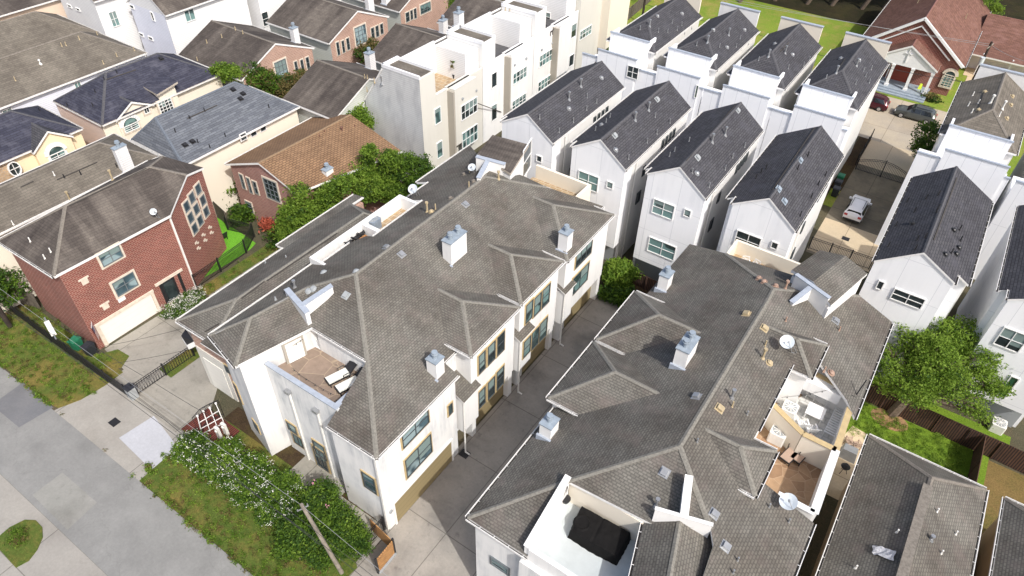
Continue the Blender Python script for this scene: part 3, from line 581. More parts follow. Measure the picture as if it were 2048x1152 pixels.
boxpart(c1, 'deck_coping', 'coping', (-28.6, -22.4, 15.68, 16.02, 8.852, 8.93), (-22.78, -22.42, 16.02, 17.4, 8.852, 8.93)); boxpart(c1, 'deck_side', 'whitec', (-22.75, -22.5, 15.95, 18.6, 8.0, 8.85))
roof(c1, polys, 'sh_taupe', 'cap_taupe')
# side bays with their own hips over the alley
for (ya, yb, xe, ze) in ((23.55, 29.15, -18.32, 9.1), (29.4, 35.1, -18.4, 9.1), (35.35, 42.6, -18.22, 9.0)):
    h_ = (yb-ya)/2; zr_ = ze+h_*0.42; c = (ya+yb)/2; A = (xe-h_, c, zr_); B = (-26.2, c, zr_)
    roof(c1, [[(xe, ya, ze), (xe, yb, ze), A], [(xe, ya, ze), A, B, (-26.2, ya, ze)], [(xe, yb, ze), A, B, (-26.2, yb, ze)]], 'sh_taupe', 'cap_taupe', name='bay_roof')
    walls(c1, [(-20.5, xe-0.25, ya+0.25, yb-0.25, 2.6, ze-0.1)] + ([(-20.5, xe-0.3, ya+0.3, ya+0.75, 0, 2.6), (-20.5, xe-0.3, yb-0.8, yb-0.3, 0, 2.6)]), 'whitec', 'bay_wall')
for ya, yb in ((15.6, 21.4), (24.7, 28.9), (30.8, 34.8), (37.2, 42.2)):
    xx = -18.6 if ya < 16 else -19.05
    boxpart(c1, 'garage_door', 'garage', (xx-0.2, xx+0.03, ya, yb, 0.05, 2.35))
    boxpart(c1, 'garage_frame', 'whitec', (xx-0.1, xx+0.09, ya-0.14, ya-0.002, 0, 2.5), (xx-0.1, xx+0.09, yb+0.002, yb+0.14, 0, 2.5), (xx-0.1, xx+0.09, ya, yb, 2.352, 2.5))
for (ya, yb, zt) in ((22.5, 24.2, 5.7), (29.2, 30.9, 5.7), (35.4, 36.9, 5.7)):   # small stair bays between the units, each with a shed roof
    walls(c1, [(-20, -18.3, ya, yb, 2.3, zt)], 'whitec', 'stair_bay')
    roof(c1, [[(-18.1, ya-0.1, zt+0.05), (-18.1, yb+0.1, zt+0.05), (-19.9, yb+0.1, zt+1.0), (-19.9, ya-0.1, zt+1.0)]], 'sh_taupe', None, 0.12, False, name='shed_roof')
    d = MB(); d.cyl((-18.2, ya-0.02, 0), (-18.2, ya-0.02, zt), 0.06, 6); d.cyl((-18.2, ya-0.02, 0.12), (-17.85, ya-0.02, 0.05), 0.06, 6); part('downpipe', d, 'pvc', c1)
# left terrace with its long parapet
boxpart(c1, 'terrace_parapet', 'whitec', (-32.45, -32.2, 23.5, 33.1, 5, 10.45), (-32.2, -30.6, 23.5, 23.7, 8, 10.45), (-32.2, -30.4, 32.85, 33.1, 8, 10.45), (-32.2, -30.5, 28.5, 28.85, 9.0, 10.4))
boxpart(c1, 'terrace_floor', 'tile', (-32.2, -30.15, 23.7, 28.5, 9.1, 9.35), (-32.2, -30.15, 28.85, 32.85, 9.1, 9.35))
boxpart(c1, 'terrace_wall', 'whitec', (-30.15, -29.95, 23.7, 33.1, 8, lz(-30.1)-0.25))
def fin(root, a, b, z0a, z0b, zta, ztb, th=0.28, mat='whitec', cap='coping'):
    a, b = Vector((*a, 0)), Vector((*b, 0)); d = (b-a).normalized(); n = Vector((-d.y, d.x, 0))*th/2; mb = MB(); Z = lambda p, z: Vector((p.x, p.y, z))
    A = [Z(a-n, z0a), Z(b-n, z0b), Z(b-n, ztb), Z(a-n, zta)]; B = [Z(a+n, z0a), Z(b+n, z0b), Z(b+n, ztb), Z(a+n, zta)]
    mb.poly(A); mb.poly(B[::-1]); mb.poly([A[3], A[2], B[2], B[3]]); mb.poly([A[1], B[1], B[2], A[2]]); mb.poly([A[0], A[3], B[3], B[0]])
    f = part('parapet_fin', mb, mat, root); solid(mb, root)
    k = MB(); k.bar(Z(a-d*0.03, zta+0.03), Z(b+d*0.03, ztb+0.03), th+0.1, 0.05); part('coping', k, cap, f)
a_, b_ = P(573, 577, 11.3), P(614, 624, 11.3); c_ = P(603, 610, 11.3); e_ = P(663, 570, 11.9)
fin(c1, a_[:2], b_[:2], 9.9, 9.9, 11.25, 11.25); fin(c1, c_[:2], e_[:2], 9.9, 11.3, 11.25, 11.85)
# rear: stair tower with mono roof, beige parapet terrace
T1 = [tuple(P(*p, 12.0)) for p in ((955, 314), (985, 276), (1058, 289), (1021, 347))]
walls(c1, [([(p[0]*0.97-0.03*28.3, p[1]*0.97+0.03*41) for p in T1], 0, 11.7)], 'whitec', 'stair_tower'); roof(c1, [[(T1[0][0], T1[0][1], 12.35), (T1[1][0], T1[1][1], 12.3), (T1[2][0], T1[2][1], 12.0), (T1[3][0], T1[3][1], 12.0)]], 'sh_brown', None, gut=False, name='tower_roof', fas='fasciatan')
fin(c1, P(953, 313, 12.6)[:2], P(1010, 324, 12.6)[:2], 10, 10, 12.6, 12.4); fin(c1, P(976, 319, 12.6)[:2], P(957, 354, 12.3)[:2], 10.4, 11, 12.5, 12.2)
boxpart(c1, 'rear_parapet', 'creamw', (-27.0, -21.6, 44.6, 44.85, 6, 9.3), (-21.85, -21.6, 42.6, 44.6, 6, 9.3)); boxpart(c1, 'rear_floor', 'tile', (-27.3, -21.7, 41, 44.6, 0, 8.0))
# low brick wing on the left with its own roof
lw = root_at('brick_townhouse', 'low grey-roofed wing with brick gable end, left of the white stucco building', 'house', -36, 24)
e1 = tuple(P(353, 641, 7)); e2 = tuple(P(389, 662, 7)); r1 = tuple(P(462, 600, 8.5)); r2 = tuple(P(676, 464, 8.5)); X0 = -38.45
roof(lw, [[e1, e2, (-35.3, 15.85, 7.9), (-35.2, 19.2, 8.5), (-36.4, 18.2, 8.0)] if False else [e1, (-34.6, 15.85, 7), (-35.2, 18.9, 8.5)], [e1, (-35.2, 18.9, 8.5), (-35.1, 31.5, 8.5), (-35.1, 33.2, 8.5) if False else (-38.45, 33.2, 7), (-38.45, 25.6, 7)], [(-34.6, 15.85, 7), (-31.9, 15.85, 5.8) if False else (-32.3, 17.0, 7.15), (-32.3, 33.5, 7.15), (-35.1, 31.5, 8.5), (-35.2, 18.9, 8.5)], [(-38.45, 33.2, 7), (-32.3, 33.5, 7.15), (-35.1, 31.5, 8.5)]], 'sh_taupe', 'cap_taupe')
roof(lw, [[(-39.3, 25.7, 6.9), (-38.3, 25.7, 7.05), (-38.3, 34.5, 7.05), (-39.3, 34.5, 6.9)]], 'sh_taupe', None, name='eave_roof')
walls(lw, [(-38.2, -32.2, 16.3, 33, 0, 6.85), (-38.9, -38, 25.9, 34.2, 0, 6.7)], 'brick_pink')
boxpart(lw, 'garage_door', 'garagew', (-37.6, -35.4, 16.18, 16.35, 0.05, 3.3)); boxpart(lw, 'garage_surround', 'beige', (-38.1, -34.9, 16.22, 16.42, 0.0, 4.2))
roof(lw, [[tuple(P(400, 685, 8.6)), tuple(P(458, 722, 8.6)), tuple(P(436, 693, 9.3)), tuple(P(419, 671, 9.3))]], 'sh_taupe', None, 0.12, False, name='pent_roof')
aw = MB(); q_ = [P(362, 672, 4.2), P(371, 658, 4.2), P(388, 683, 4.2), P(374, 690, 3.6)]; aw.poly(q_); aw.poly([q-Vector((0, 0, .5)) for q in q_[::-1]]); [aw.poly([q_[i]-Vector((0, 0, .5)), q_[(i+1) % 4]-Vector((0, 0, .5)), q_[(i+1) % 4], q_[i]], 1) for i in range(4)]; part('awning', aw, ['black', 'fascia'], lw)
# ---- right stucco building (mirror plan)
c2 = root_at('townhouse_building', 'right-hand white stucco building with covered-table deck and two rooftop terraces', 'building', -4, 29)
R0 = (-4.2, 22.76, 12.0); R1 = (-4.25, 37.6, 12.0); rz2 = lambda x: 12-(x+4.2)*0.37; le = lambda x: 8.3+(x+12.1)*0.4684
D1 = (-8.4, 18.75, 10.1); D0 = (-2.9, 19.1, 10.15); V2 = (-1.1, 20.0, 10.85); ex = 3.08; ez = rz2(ex)
wdir = (P(1263, 1152, 9.9)-P(1290, 1033, 9.9)).normalized(); WL_ = tuple(P(1290, 1033, 9.9)); WR_ = tuple(P(1430, 1081, 9.9)-wdir*1.6); WRc = P(1360, 1040, 10.9)-wdir*1.2
wl2 = tuple(Vector(WL_)+wdir*8); wr2 = tuple(Vector(WR_)+wdir*8); wc2 = tuple(WRc+wdir*8)
roof(c2, [[(-12.1, 14.86, 8.3), (-8.3, 14.86, 8.3), D1], [D1, D0, (-2.4, 19.5, 10.48), V2, R0], [(-12.1, 14.86, 8.3), D1, R0, (-4.2, 24.1, 12), (-12.1, 24.1, 8.3)], [(-12.1, 24.1, 8.3), (-4.2, 24.1, 12), (-4.2, 36.1, 12), (-12.1, 36.1, 8.3)],
   [(-12.1, 36.1, 8.3), (-4.2, 36.1, 12), R1, (-8.75, 42.0, 9.9), (-11.9, 43.4, 8.4)], [R0, V2, (-0.7, 19.4, rz2(-0.7)), (-0.2, 15, rz2(-0.2)), (0.2, 10, rz2(0.2)), (ex, 10, ez), (ex, 24.4, ez), (-1.25, 24.4, rz2(-1.25)), (-1.25, 27.1, rz2(-1.25)), (-4.2, 27.1, 12)],
   [(-4.2, 27.1, 12), (-1.25, 27.1, rz2(-1.25)), (-1.25, 33.2, rz2(-1.25)), (-4.2, 33.2, 12)], [(-4.2, 33.2, 12), (-1.25, 33.2, rz2(-1.25)), (0.1, 34.6, rz2(0.1)), (2.3, 33.4, rz2(2.3)), (ex, 32.6, ez), (ex, 42.4, ez), (0.6, 42.6, rz2(0.6)), R1],
   [R1, (0.6, 42.6, rz2(0.6)), (-3.5, 42.0, 10.3), (-8.75, 42.0, 9.9)]], 'sh_taupe', 'cap_taupe')
walls(c2, [(-11.7, -1.4, 19.6, 42.6, 0, 8.4), (-11.75, -8.55, 15.1, 19.8, 0, 8.3), (-8.6, -0.6, 14.6, 19.8, 0, 7.9), (-9.9, -1.5, 22, 40.5, 8.4, 9.1), (-8.2, -2.7, 19.2, 24, 8, 10.0), (-6.8, -1.45, 22.4, 38, 8, 10.3), (-1.4, 2.85, 10.4, 24.2, 0, 9.0), (-1.4, 2.85, 34.6, 42.2, 0, 9.0), (-1.4, 2.75, 24.2, 34.6, 0, 7.3), (-2.0, 2.0, 33.8, 41, 8.5, 9.3)], 'white')
for (ya, yb, xe, ze) in ((23.55, 29.25, -12.58, 9.1), (29.5, 35.25, -12.58, 9.1)):
    h_ = (yb-ya)/2; zr_ = ze+h_*0.575; c = (ya+yb)/2; A = (xe+h_, c, zr_); B = (-5.5, c, zr_)
    roof(c2, [[(xe, ya, ze), (xe, yb, ze), A], [(xe, ya, ze), A, B, (-5.5, ya, ze)], [(xe, yb, ze), A, B, (-5.5, yb, ze)]], 'sh_taupe', 'cap_taupe', name='bay_roof'); walls(c2, [(xe+0.25, -11, ya+0.25, yb-0.25, 2.5, ze-0.1)], 'whitec', 'bay_wall')
for (ya, yb, xe, ze) in ((23.1, 26.45, 0.05, 10.75), (32.7, 36.0, 0.05, 10.75)):
    h_ = (yb-ya)/2; zr_ = ze+h_*0.6; c = (ya+yb)/2; A = (xe-h_, c, zr_); B = (-4, c, zr_)
    roof(c2, [[(xe, ya, ze), (xe, yb, ze), A], [(xe, ya, ze), A, B, (-4, ya, ze)], [(xe, yb, ze), A, B, (-4, yb, ze)]], 'sh_taupe', 'cap_taupe', name='bay_roof'); walls(c2, [(-2, xe-0.2, ya+0.2, yb-0.2, 7, ze-0.1)], 'whitec', 'bay_wall')
roof(c2, [[WL_, wl2, wc2, tuple(WRc)], [WR_, wr2, wc2, tuple(WRc)]], 'sh_taupe', 'cap_taupe', name='wing_roof')
walls(c2, [([(WL_[0]+.2, WL_[1]), (WR_[0]-.2, WR_[1]), (wr2[0]-.2, wr2[1]), (wl2[0]+.2, wl2[1])], 0, 9.75)], 'whitec', 'wing_wall')
a_, b_, c_ = P(1311, 1017, 11.3), P(1425, 1050, 11.3), P(1368, 1034, 11.3)
fin(c2, a_[:2], b_[:2], 9.4, 9.4, 11.3, 11.3, 0.1, cap='copingw'); fin(c2, c_[:2], P(1378, 952, 12.1)[:2], 10, 11.3, 11.3, 12.1, 0.3, cap='copingw')
boxpart(c2, 'deck_floor', 'greydeck', (-8.5, -3.0, 15.0, 19.2, 7.9, 7.95)); fin(c2, (-8.42, 14.95), (-8.45, 18.85), 7, 7, 9.05, 10.35, 0.26, cap='copingw'); boxpart(c2, 'deck_parapet', 'whitec', (-8.28, -2.6, 14.9, 15.15, 0, 9.0)); boxpart(c2, 'deck_back_wall', 'creamw', (-8.5, -2.95, 18.95, 19.15, 7.9, 9.9))
# terraces on the right side
tz = 9.3; q = lambda px, py, z=tz: tuple(P(px, py, z)[:2])
def para(root, pts, z0, z1, mat, cap, th=0.22, cz=0.05, name='terrace_parapet'):
    mb = MB(); k = MB()
    for a, b in zip(pts[:-1], pts[1:]):
        A = Vector((*a, (z0+z1)/2)); B = Vector((*b, (z0+z1)/2)); d = (B-A).normalized()*0.0; mb.bar(A-d, B+d, th, z1-z0); k.bar(Vector((*a, z1+cz/2+.002)), Vector((*b, z1+cz/2+.002)), th+0.14, cz)
    solid(mb, root); o = part(name, mb, mat, root); part('coping', k, cap, o)
pa, pb, pc, pd, pe = q(1631, 748), q(1709, 790), q(1672, 900), q(1606, 868), q(1545, 808)
boxpart(c2, 'terrace_floor', 'terra', (-1.3, 2.75, 24.3, 34.5, 7.3, 7.34)); fl_ = MB(); fl_.prism([pa, pb, pc, pd, pe, (-1.3, 32.5), (-0.2, 33.9)], 7.345, 7.37); part('terrace_floor', fl_, 'whitedeck', c2)
para(c2, [pa, pb, pc], 7.3, tz, 'whitec', 'tantrim'); para(c2, [pe, pd, pc], 7.3, tz, 'creamw', 'tantrim')
para(c2, [pc, q(1628, 1026)], 7.3, tz, 'whitec', 'copingw', 0.3, 0.05); para(c2, [q(1556, 988), q(1628, 1026)], 7.3, tz, 'whitec', 'copingw')
boxpart(c2, 'terrace_wall', 'whitec', (-1.5, -1.3, 27, 33.2, 7.3, 10.55))
T2 = [tuple(P(*p, 12.0)) for p in ((1583, 540), (1640, 500), (1735, 547), (1662, 611))]
walls(c2, [([(p[0]*0.93-0.07*1.5, p[1]*0.96+0.04*39.5) for p in T2], 0, 11.6)], 'whitec', 'stair_tower')
mA, mB_ = (Vector(T2[0])+Vector(T2[3]))/2+Vector((0, 0, 0.5)), (Vector(T2[1])+Vector(T2[2]))/2+Vector((0, 0, 0.5)); roof(c2, [[T2[0], T2[1], tuple(mB_), tuple(mA)], [tuple(mA), tuple(mB_), T2[2], T2[3]]], 'sh_taupe', None, gut=False, name='tower_roof')
fin(c2, P(1593, 549, 12.4)[:2], P(1660, 594, 12.4)[:2], 10, 9.6, 12.4, 12.3, 0.2); fin(c2, P(1624, 571, 12.4)[:2], P(1586, 598, 12.0)[:2], 10.3, 10.8, 12.3, 11.7, 0.25)
boxpart(c2, 'rear_parapet', 'creamw', (-8.7, -1.0, 44.9, 45.1, 6, 9.2), (-8.9, -8.7, 42.6, 45.1, 6, 9.2)); boxpart(c2, 'rear_floor', 'tile', (-8.8, -1.2, 41.6, 44.9, 0, 8.0))
# ---- white modern gabled houses, near row
MG = 'white gabled panel houses, near row'; near = {}
def modern(key, xl, xr, y0, label, bx0, bx1):
    rt = root_at('modern_house', label, 'house', (xl+xr)/2, y0+7, 'white gabled houses of the near row'); near[key] = rt; xc = (xl+xr)/2; ze, zr = 11.0, 12.95; y1 = y0+13.3
    xc = (bx0+bx1)/2; zf = lambda x: ze+(zr-ze)*(x-xl)/(xc-xl) if x < xc else ze+(zr-ze)*(xr-x)/(xr-xc)
    zb = min(zf(bx0), zf(bx1)); mb = MB(); mb.box(xl+0.2, xr-0.15, y0+1.4, y1-0.1, 0, ze-0.1); mb.box(bx0+0.06, bx1-0.08, y0+0.08, y0+1.5, 2.6, ze-0.12)
    a0, a1 = bx0+0.06, bx1-0.08; F = [(a0, ze-0.12), (a1, ze-0.12), (a1, zf(a1)-0.13), (xc, zr-0.14), (a0, zf(a0)-0.13)]
    mb.poly([(x, y0+0.08, z) for x, z in F]); B = [(xl+.2, ze-.1), (xr-.15, ze-.1), (xc, zr-.14)]; mb.poly([(x, y1-0.1, z) for x, z in B][::-1]); mb.poly([(x, y0+1.4, z) for x, z in B])
    part('wall', mb, 'panel', rt); solid(mb, rt); g_ = MB(); g_.box(xl+0.5, xr-0.4, y0+1.2, y0+1.39, 0, 2.6); part('ground_floor', g_, 'greyst', rt); solid(g_, rt)
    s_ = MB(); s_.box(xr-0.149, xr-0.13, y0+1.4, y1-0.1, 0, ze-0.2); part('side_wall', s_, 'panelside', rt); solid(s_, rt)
    yl = y0 if bx0-xl < 0.3 else y0+1.1; yr = y0 if xr-bx1 < 0.3 else y0+1.1
    lp = [(xl, yl, ze), (xl, y1, ze), (xc, y1, zr), (xc, y0, zr)] + ([(bx0, y0, zf(bx0)), (bx0, y0+1.1, zf(bx0))] if yl > y0 else [])
    rp = [(xr, yr, ze), (xr, y1, ze), (xc, y1, zr), (xc, y0, zr)] + ([(bx1, y0, zf(bx1)), (bx1, y0+1.1, zf(bx1))] if yr > y0 else [])
    roof(rt, [lp, rp], 'sh_navy', 'cap_navy', 0.16, True); d = MB(); d.cyl((xr-0.02, y0+2.2, 0.2), (xr-0.02, y0+2.2, ze-0.3), 0.05, 6); part('downpipe', d, 'pvc', rt); return rt
modern('A', -32.4, -26.3, 46.1, 'leftmost white gable house of the near row, beside the narrow row houses', -31.8, -26.3)
modern('B', -25.1, -19.25, 46.1, 'second white gable house from the left in the near row', -24.5, -19.25)
modern('C', -18.0, -12.25, 46.1, 'white gable house with two stacked double windows above the round clipped bush', -17.4, -12.25)
modern('D', -10.9, -5.15, 46.1, 'white gable house just left of the gated driveway, blue vents on its roof', -10.2, -5.15)
modern('E', 0.48, 6.44, 46.0, 'white gable house just right of the gated driveway, many dark roof pipes', 0.48, 5.55)
modern('F', 8.2, 14.3, 46.6, 'white gable house at the right edge with large green-glass lower window', 8.75, 14.3)
def back(key, xl, xr, label, rf='sh_navy', cp='cap_navy', dy=0.0, rear='whitec'):
    rt = root_at('modern_house', label, 'house', (xl+xr)/2, 74, 'white houses of the far row'); near[key] = rt; ze = 11.0; y0 = 68.6+dy; xc = (xl+xr)/2
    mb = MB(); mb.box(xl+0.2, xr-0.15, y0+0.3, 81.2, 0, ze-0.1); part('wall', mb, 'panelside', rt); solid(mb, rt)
    roof(rt, hip(xl, xr, y0, 81.4, ze, 12.9, 'y', 3.4, 0, xc+0.0), rf, cp, 0.16, True, name='roof')
    g2 = MB(); gable(g2, xl+.2, xr-.15, 80.5, 81.2, ze-.1, 12.75); part('gable_wall', g2, 'panelc', rt); solid(g2, rt)
    boxpart(rt, 'roof_box', 'panelc', (xl+0.45, xr-0.75, y0-0.25, y0-0.02, 0, 12.0), (xl+0.45, xl+0.65, y0-0.018, y0+1.6, 9, 11.95), (xr-0.95, xr-0.75, y0-0.018, y0+1.6, 9, 11.95)); boxpart(rt, 'box_coping', 'coping', (xl+0.38, xr-0.68, y0-0.32, y0-0.05, 12.002, 12.1))
    boxpart(rt, 'lower_wall', 'panelc', (xl-1.0, xr+0.1, 65.2, y0-0.3, 0, 9.2), (xl-1.0, xr+0.1, 65.0, 65.19, 0, 10.4)); boxpart(rt, 'stepped_parapet', 'panelc', (xl+0.9, xr-0.35, 64.85, 64.99, 0, 11.4))
    boxpart(rt, 'coping', 'coping', (xl+0.85, xr-0.3, 64.78, 65.0, 11.402, 11.5), (xl-1.05, xl+0.83, 64.92, 65.15, 10.402, 10.5), (xr-0.28, xr+0.15, 64.92, 65.15, 10.402, 10.5))
    boxpart(rt, 'rear_parapet', rear, (xl+0.8, xr-0.5, 81.3, 81.6, 9, 13.0)); boxpart(rt, 'rear_coping', 'coping', (xl+0.75, xr-0.45, 81.25, 81.65, 13.002, 13.1)); return rt
for k, xl, xr, lb, rr in (('A', -33.2, -27.4, 'leftmost white house of the far row, charcoal hip roof beside the lawn pole', 'creamw'), ('B', -26.3, -20.4, 'second far-row white house from the left, charcoal hip roof with white rear parapet', 'whitec'), ('C', -19.2, -13.3, 'third far-row white house from the left, charcoal hip roof with cream rear parapet', 'creamw'), ('D', -12.15, -6.25, 'rightmost far-row white house with charcoal hip roof, in front of the brick church', 'creamw')):
    back('b'+k, xl, xr, lb, rear=rr)
back('bE', 1.0, 7.2, 'far-row white house right of the gated drive with a brown hipped roof', 'sh_brown2', 'cap_brown', 0.0, 'whitec'); back('bF', 8.8, 15, 'white far-row house at the right edge beyond the brown-roofed one', 'sh_navy', 'cap_navy')
# ---- narrow white row houses with roof terraces
def rowhouse(i, y, label, first=False):
    x1 = -42.2; rt = root_at('row_house', label, 'house', -45, y+5, 'narrow white row houses'); zt = 11.8; xb = -47.0
    mb = MB(); mb.box(xb, x1, y, y+2.3, 0, zt); mb.box(xb, x1+0.0, y+2.31, y+10.2, 0, 8.2); part('wall', mb, 'beige' if i == 0 else 'whitec', rt); solid(mb, rt)
    if first:
        e = MB(); e.poly([(x1, y-0.02, 0), (x1, y-0.02, zt), (xb, y-0.02, zt), (-49.9, y-0.02, 7.5), (-49.9, y-0.02, 0)][::-1]); e.poly([(-49.9, y, 0), (-49.9, y, 7.5), (-49.9, y+10, 7.5), (-49.9, y+10, 0)]); part('end_wall', e, 'sid_dirty', rt); solid(e, rt)
    roof(rt, [[(-49.95, y-0.1, 7.5), (xb, y-0.1, zt-0.15), (xb, y+10.3, zt-0.15), (-49.95, y+10.3, 7.5)]], 'sh_brown', None, gut=False, name='rear_roof')
    boxpart(rt, 'tower_roof', 'sh_brown2', (xb+0.3, x1-0.3, y+0.15, y+2.1, zt, zt+0.03)); boxpart(rt, 'parapet', 'panelc', (xb, x1, y-0.05, y+0.14, zt, zt+0.35), (xb, xb+0.25, y, y+2.3, zt, zt+0.35), (xb+0.25, x1, y+2.12, y+2.3, zt, zt+0.3))
    boxpart(rt, 'terrace_back', 'whitec', (xb, xb+0.2, y+2.3, y+8.0, 8, zt)); boxpart(rt, 'terrace_side', 'sid_white', (xb+.2, x1-0.6, y+8.0, y+8.2, 8, zt-0.4), (xb+.2, x1-0.5, y+8.2, y+10.2, 8, zt-0.45))
    boxpart(rt, 'terrace_parapet', 'beige' if i == 0 else 'whitec', (x1-0.2, x1+0.02, y+2.3, y+10.2, 8.1, 9.3), (x1-0.5, x1+0.8, y+4.3, y+7.9, 2.8, 9.3)); boxpart(rt, 'terrace_floor', 'tile' if i == 0 else 'darkroofflat', (xb+.2, x1-.2, y+2.3, y+8.0, 8.2, 8.25), (x1-0.4, x1+0.68, y+4.4, y+7.8, 9.301, 9.31) if False else (xb+.2, x1-.2, y+2.3, y+8.0, 8.251, 8.26))
    boxpart(rt, 'taupe_strip', 'taupest', (x1-0.1, x1+0.82, y+4.05, y+4.299, 0, 9.1)); boxpart(rt, 'coping', 'copingw', (x1-0.25, x1+0.07, y+2.3, y+4.0, 9.302, 9.36), (x1+0.55, x1+0.85, y+4.3, y+7.9, 9.302, 9.36))
    return rt
rowhouse(0, 47.3, 'nearest narrow white and beige row house with mildewed siding end wall and roof terrace', True); rowhouse(1, 57.6, 'second narrow white row house with roof terrace, taupe strips and white side tower'); rowhouse(2, 67.9, 'third narrow white row house with patio table on its roof terrace')
g4 = root_at('row_house', 'cream end row house at the far end of the narrow row beside the lawn', 'house', -43.5, 84); walls(g4, [(-47, -42.0, 78.2, 84, 0, 10.6)], 'beige'); walls(g4, [(-45.5, -40.8, 84, 90, 2.6, 10.9)], 'creamw', 'end_block'); boxpart(g4, 'stilt', 'taupest', (-41.1, -40.85, 89.6, 89.95, 0, 2.6), (-45.3, -41.5, 84.2, 86, 0, 2.59))
# ---- brick house, left
bh = root_at('brick_house', 'red brick house with white garage door and nine-window grid in its gable', 'house', -52, 20)
Bc = [(-48.27, 13.04, 8), (-47.95, 22.55, 8), (-49.4, 25.75, 9.6), (-50.35, 27.9, 8.85)]; ra, rb = tuple(P(130, 411, 10.2)), tuple(P(298, 333, 10.2)); bk = tuple(P(325, 312, 9.8)); fl = tuple(P(-6, 481, 8))
roof(bh, [[Bc[0], fl, ra], [Bc[0], Bc[1], Bc[2], rb, ra], [Bc[2], Bc[3], bk, rb], [fl, ra, rb, bk, (-56.5, 26.5, 8)]], 'sh_brown', 'cap_brown')
mb = MB(); w0, w1, w2 = (-48.15, 13.35), (-48.1, 22.45), (-50.42, 27.7)
mb.poly([(*w0, 0), (*w1, 0), (*w1, 7.85), (*w0, 7.85)]); mid = (-49.5, 25.62); mb.poly([(*w1, 0), (*w2, 0), (*w2, 8.6), (*mid, 9.4), (*w1, 7.75)]); mb.poly([(-56, 13.35, 0), (*w0, 0), (*w0, 7.85), (-56, 13.35, 7.85)]); mb.poly([(*w2, 0), (-56, 27.2, 0), (-56, 27.2, 7.9), (*w2, 8.6)]); mb.poly([(-56, 27.2, 0), (-56, 13.35, 0), (-56, 13.35, 7.85), (-56, 27.2, 7.9)])
part('wall', mb, 'brick_red', bh); solid(mb, bh); boxpart(bh, 'garage_door', 'garagew', (-48.3, -48.1, 14.1, 18.7, 0.05, 2.15)); boxpart(bh, 'garage_frame', 'stonetrim', (-48.2, -48.02, 13.8, 19.0, 2.152, 2.42), (-48.2, -48.02, 18.72, 18.95, 0, 2.15), (-48.2, -48.02, 13.8, 14.08, 0, 2.15))
boxpart(bh, 'entry_recess_shade', 'black', (-48.3, -48.07, 19.6, 21.6, 0.3, 2.5)); boxpart(bh, 'entry_lintel', 'stonetrim', (-48.2, -48.0, 19.3, 21.9, 2.502, 2.75)); boxpart(bh, 'front_door', 'glass', (-48.25, -48.03, 19.9, 20.8, 0.3, 2.3)); boxpart(bh, 'entry_pier', 'brick_red', (-48.2, -48.0, 21.0, 21.3, 0.3, 2.5)); boxpart(bh, 'door_step', 'stonetrim', (-48.1, -46.9, 19.5, 21.8, 0, 0.25))  # black panel on the wall paints the shade of an uncut recess
boxpart(bh, 'downpipe', 'pvc', (-48.12, -47.98, 22.42, 22.56, 0, 7.9)); boxpart(bh, 'wall_plaque', 'wtrim', (-48.16, -48.1, 16.2, 16.8, 3.0, 3.35))
for (py, pz) in ((14.3, 6.6), (14.8, 3.6)): boxpart(bh, 'stone_inset', 'stonetrim', (-48.16, -48.1, py, py+0.8, pz, pz+0.16), (-48.16, -48.1, py+0.15, py+0.65, pz-0.45, pz-0.002))
for t_ in (0.32, 0.52, 0.72):
    a = Vector((*w1, 0)).lerp(Vector((*w2, 0)), t_); dd = (Vector((*w2, 0))-Vector((*w1, 0))).normalized(); s_ = MB()
    for zz in (3.6, 3.0): s_.bar(a+Vector((0, 0, zz)), a+dd*0.3+Vector((0, 0, zz)), 0.1, 0.2); s_.bar(a+dd*0.28+Vector((0, 0, zz-.2)), a+dd*0.5+Vector((0, 0, zz-.2)), 0.1, 0.14)
    part('stone_inset', s_, 'stonetrim', bh)
# ---- other left houses
gl = house('long_house', 'long grey-brown roofed house with tall white chimney behind the red brick house', -65, -58.1, 9.5, 28.2, 7, 8.7, 'y', 0, 3, 'creamw', 'sh_brown2', 'cap_brown')
na = house('cream_house', 'cream stucco house at the left edge with arched and oval windows', -76.2, -68.4, 6, 27.0, 7, 9.3, 'y', 0, 3.8, 'cream', 'sh_navy2', 'cap_navy', fas='fasciatan')
nh = house('navy_roof_house', 'cream house with mottled navy hip roof, arched window and grid-window bay', -76.0, -67.4, 28.5, 42.9, 7, 9.7, 'y', 4.2, 4.2, 'creamw', 'sh_navy2', 'cap_navy', fas='fasciatan')
bl = house('blue_roof_house', 'cream house with blue-grey hip roof and three small square side windows', -62.8, -54.9, 28.6, 42.6, 7, 9.5, 'y', 1.6, 3.2, 'creamw', 'sh_blue', 'cap_blue', c=-60.1)
def gbay(root, x0, x1, y0, y1, z0, ze, zr, wall, rf, cap='cap_navy', dep=3.0):
    walls(root, [(x0, x1-0.25, y0+0.2, y1-0.2, z0, ze-0.1)], wall, 'gable_bay', [(x0, x1-0.25, y0+0.2, y1-0.2, ze-0.1, zr-0.13, 'x')]); roof(root, hip(x0-dep, x1, y0, y1, ze, zr, 'x', 0, 0), rf, cap, name='gable_roof', gut=False, fas='fascia')
gbay(na, -70, -67.9, 21.9, 25.8, 0, 6.9, 8.3, 'cream', 'sh_navy'); gbay(nh, -69, -67.3, 29.9, 34.2, 0, 6.9, 8.1, 'creamw', 'sh_navy2'); walls(nh, [(-69.5, -67.35, 35.0, 37.0, 0, 7.9)], 'creamw', 'window_bay')
roof(nh, [[(-67.0, 34.7, 7.9), (-67.0, 37.3, 8.3), (-70.5, 37.3, 8.7), (-70.5, 34.7, 8.3)]], 'sh_navy2', None, gut=False, name='bay_roof', fas='fasciatan')
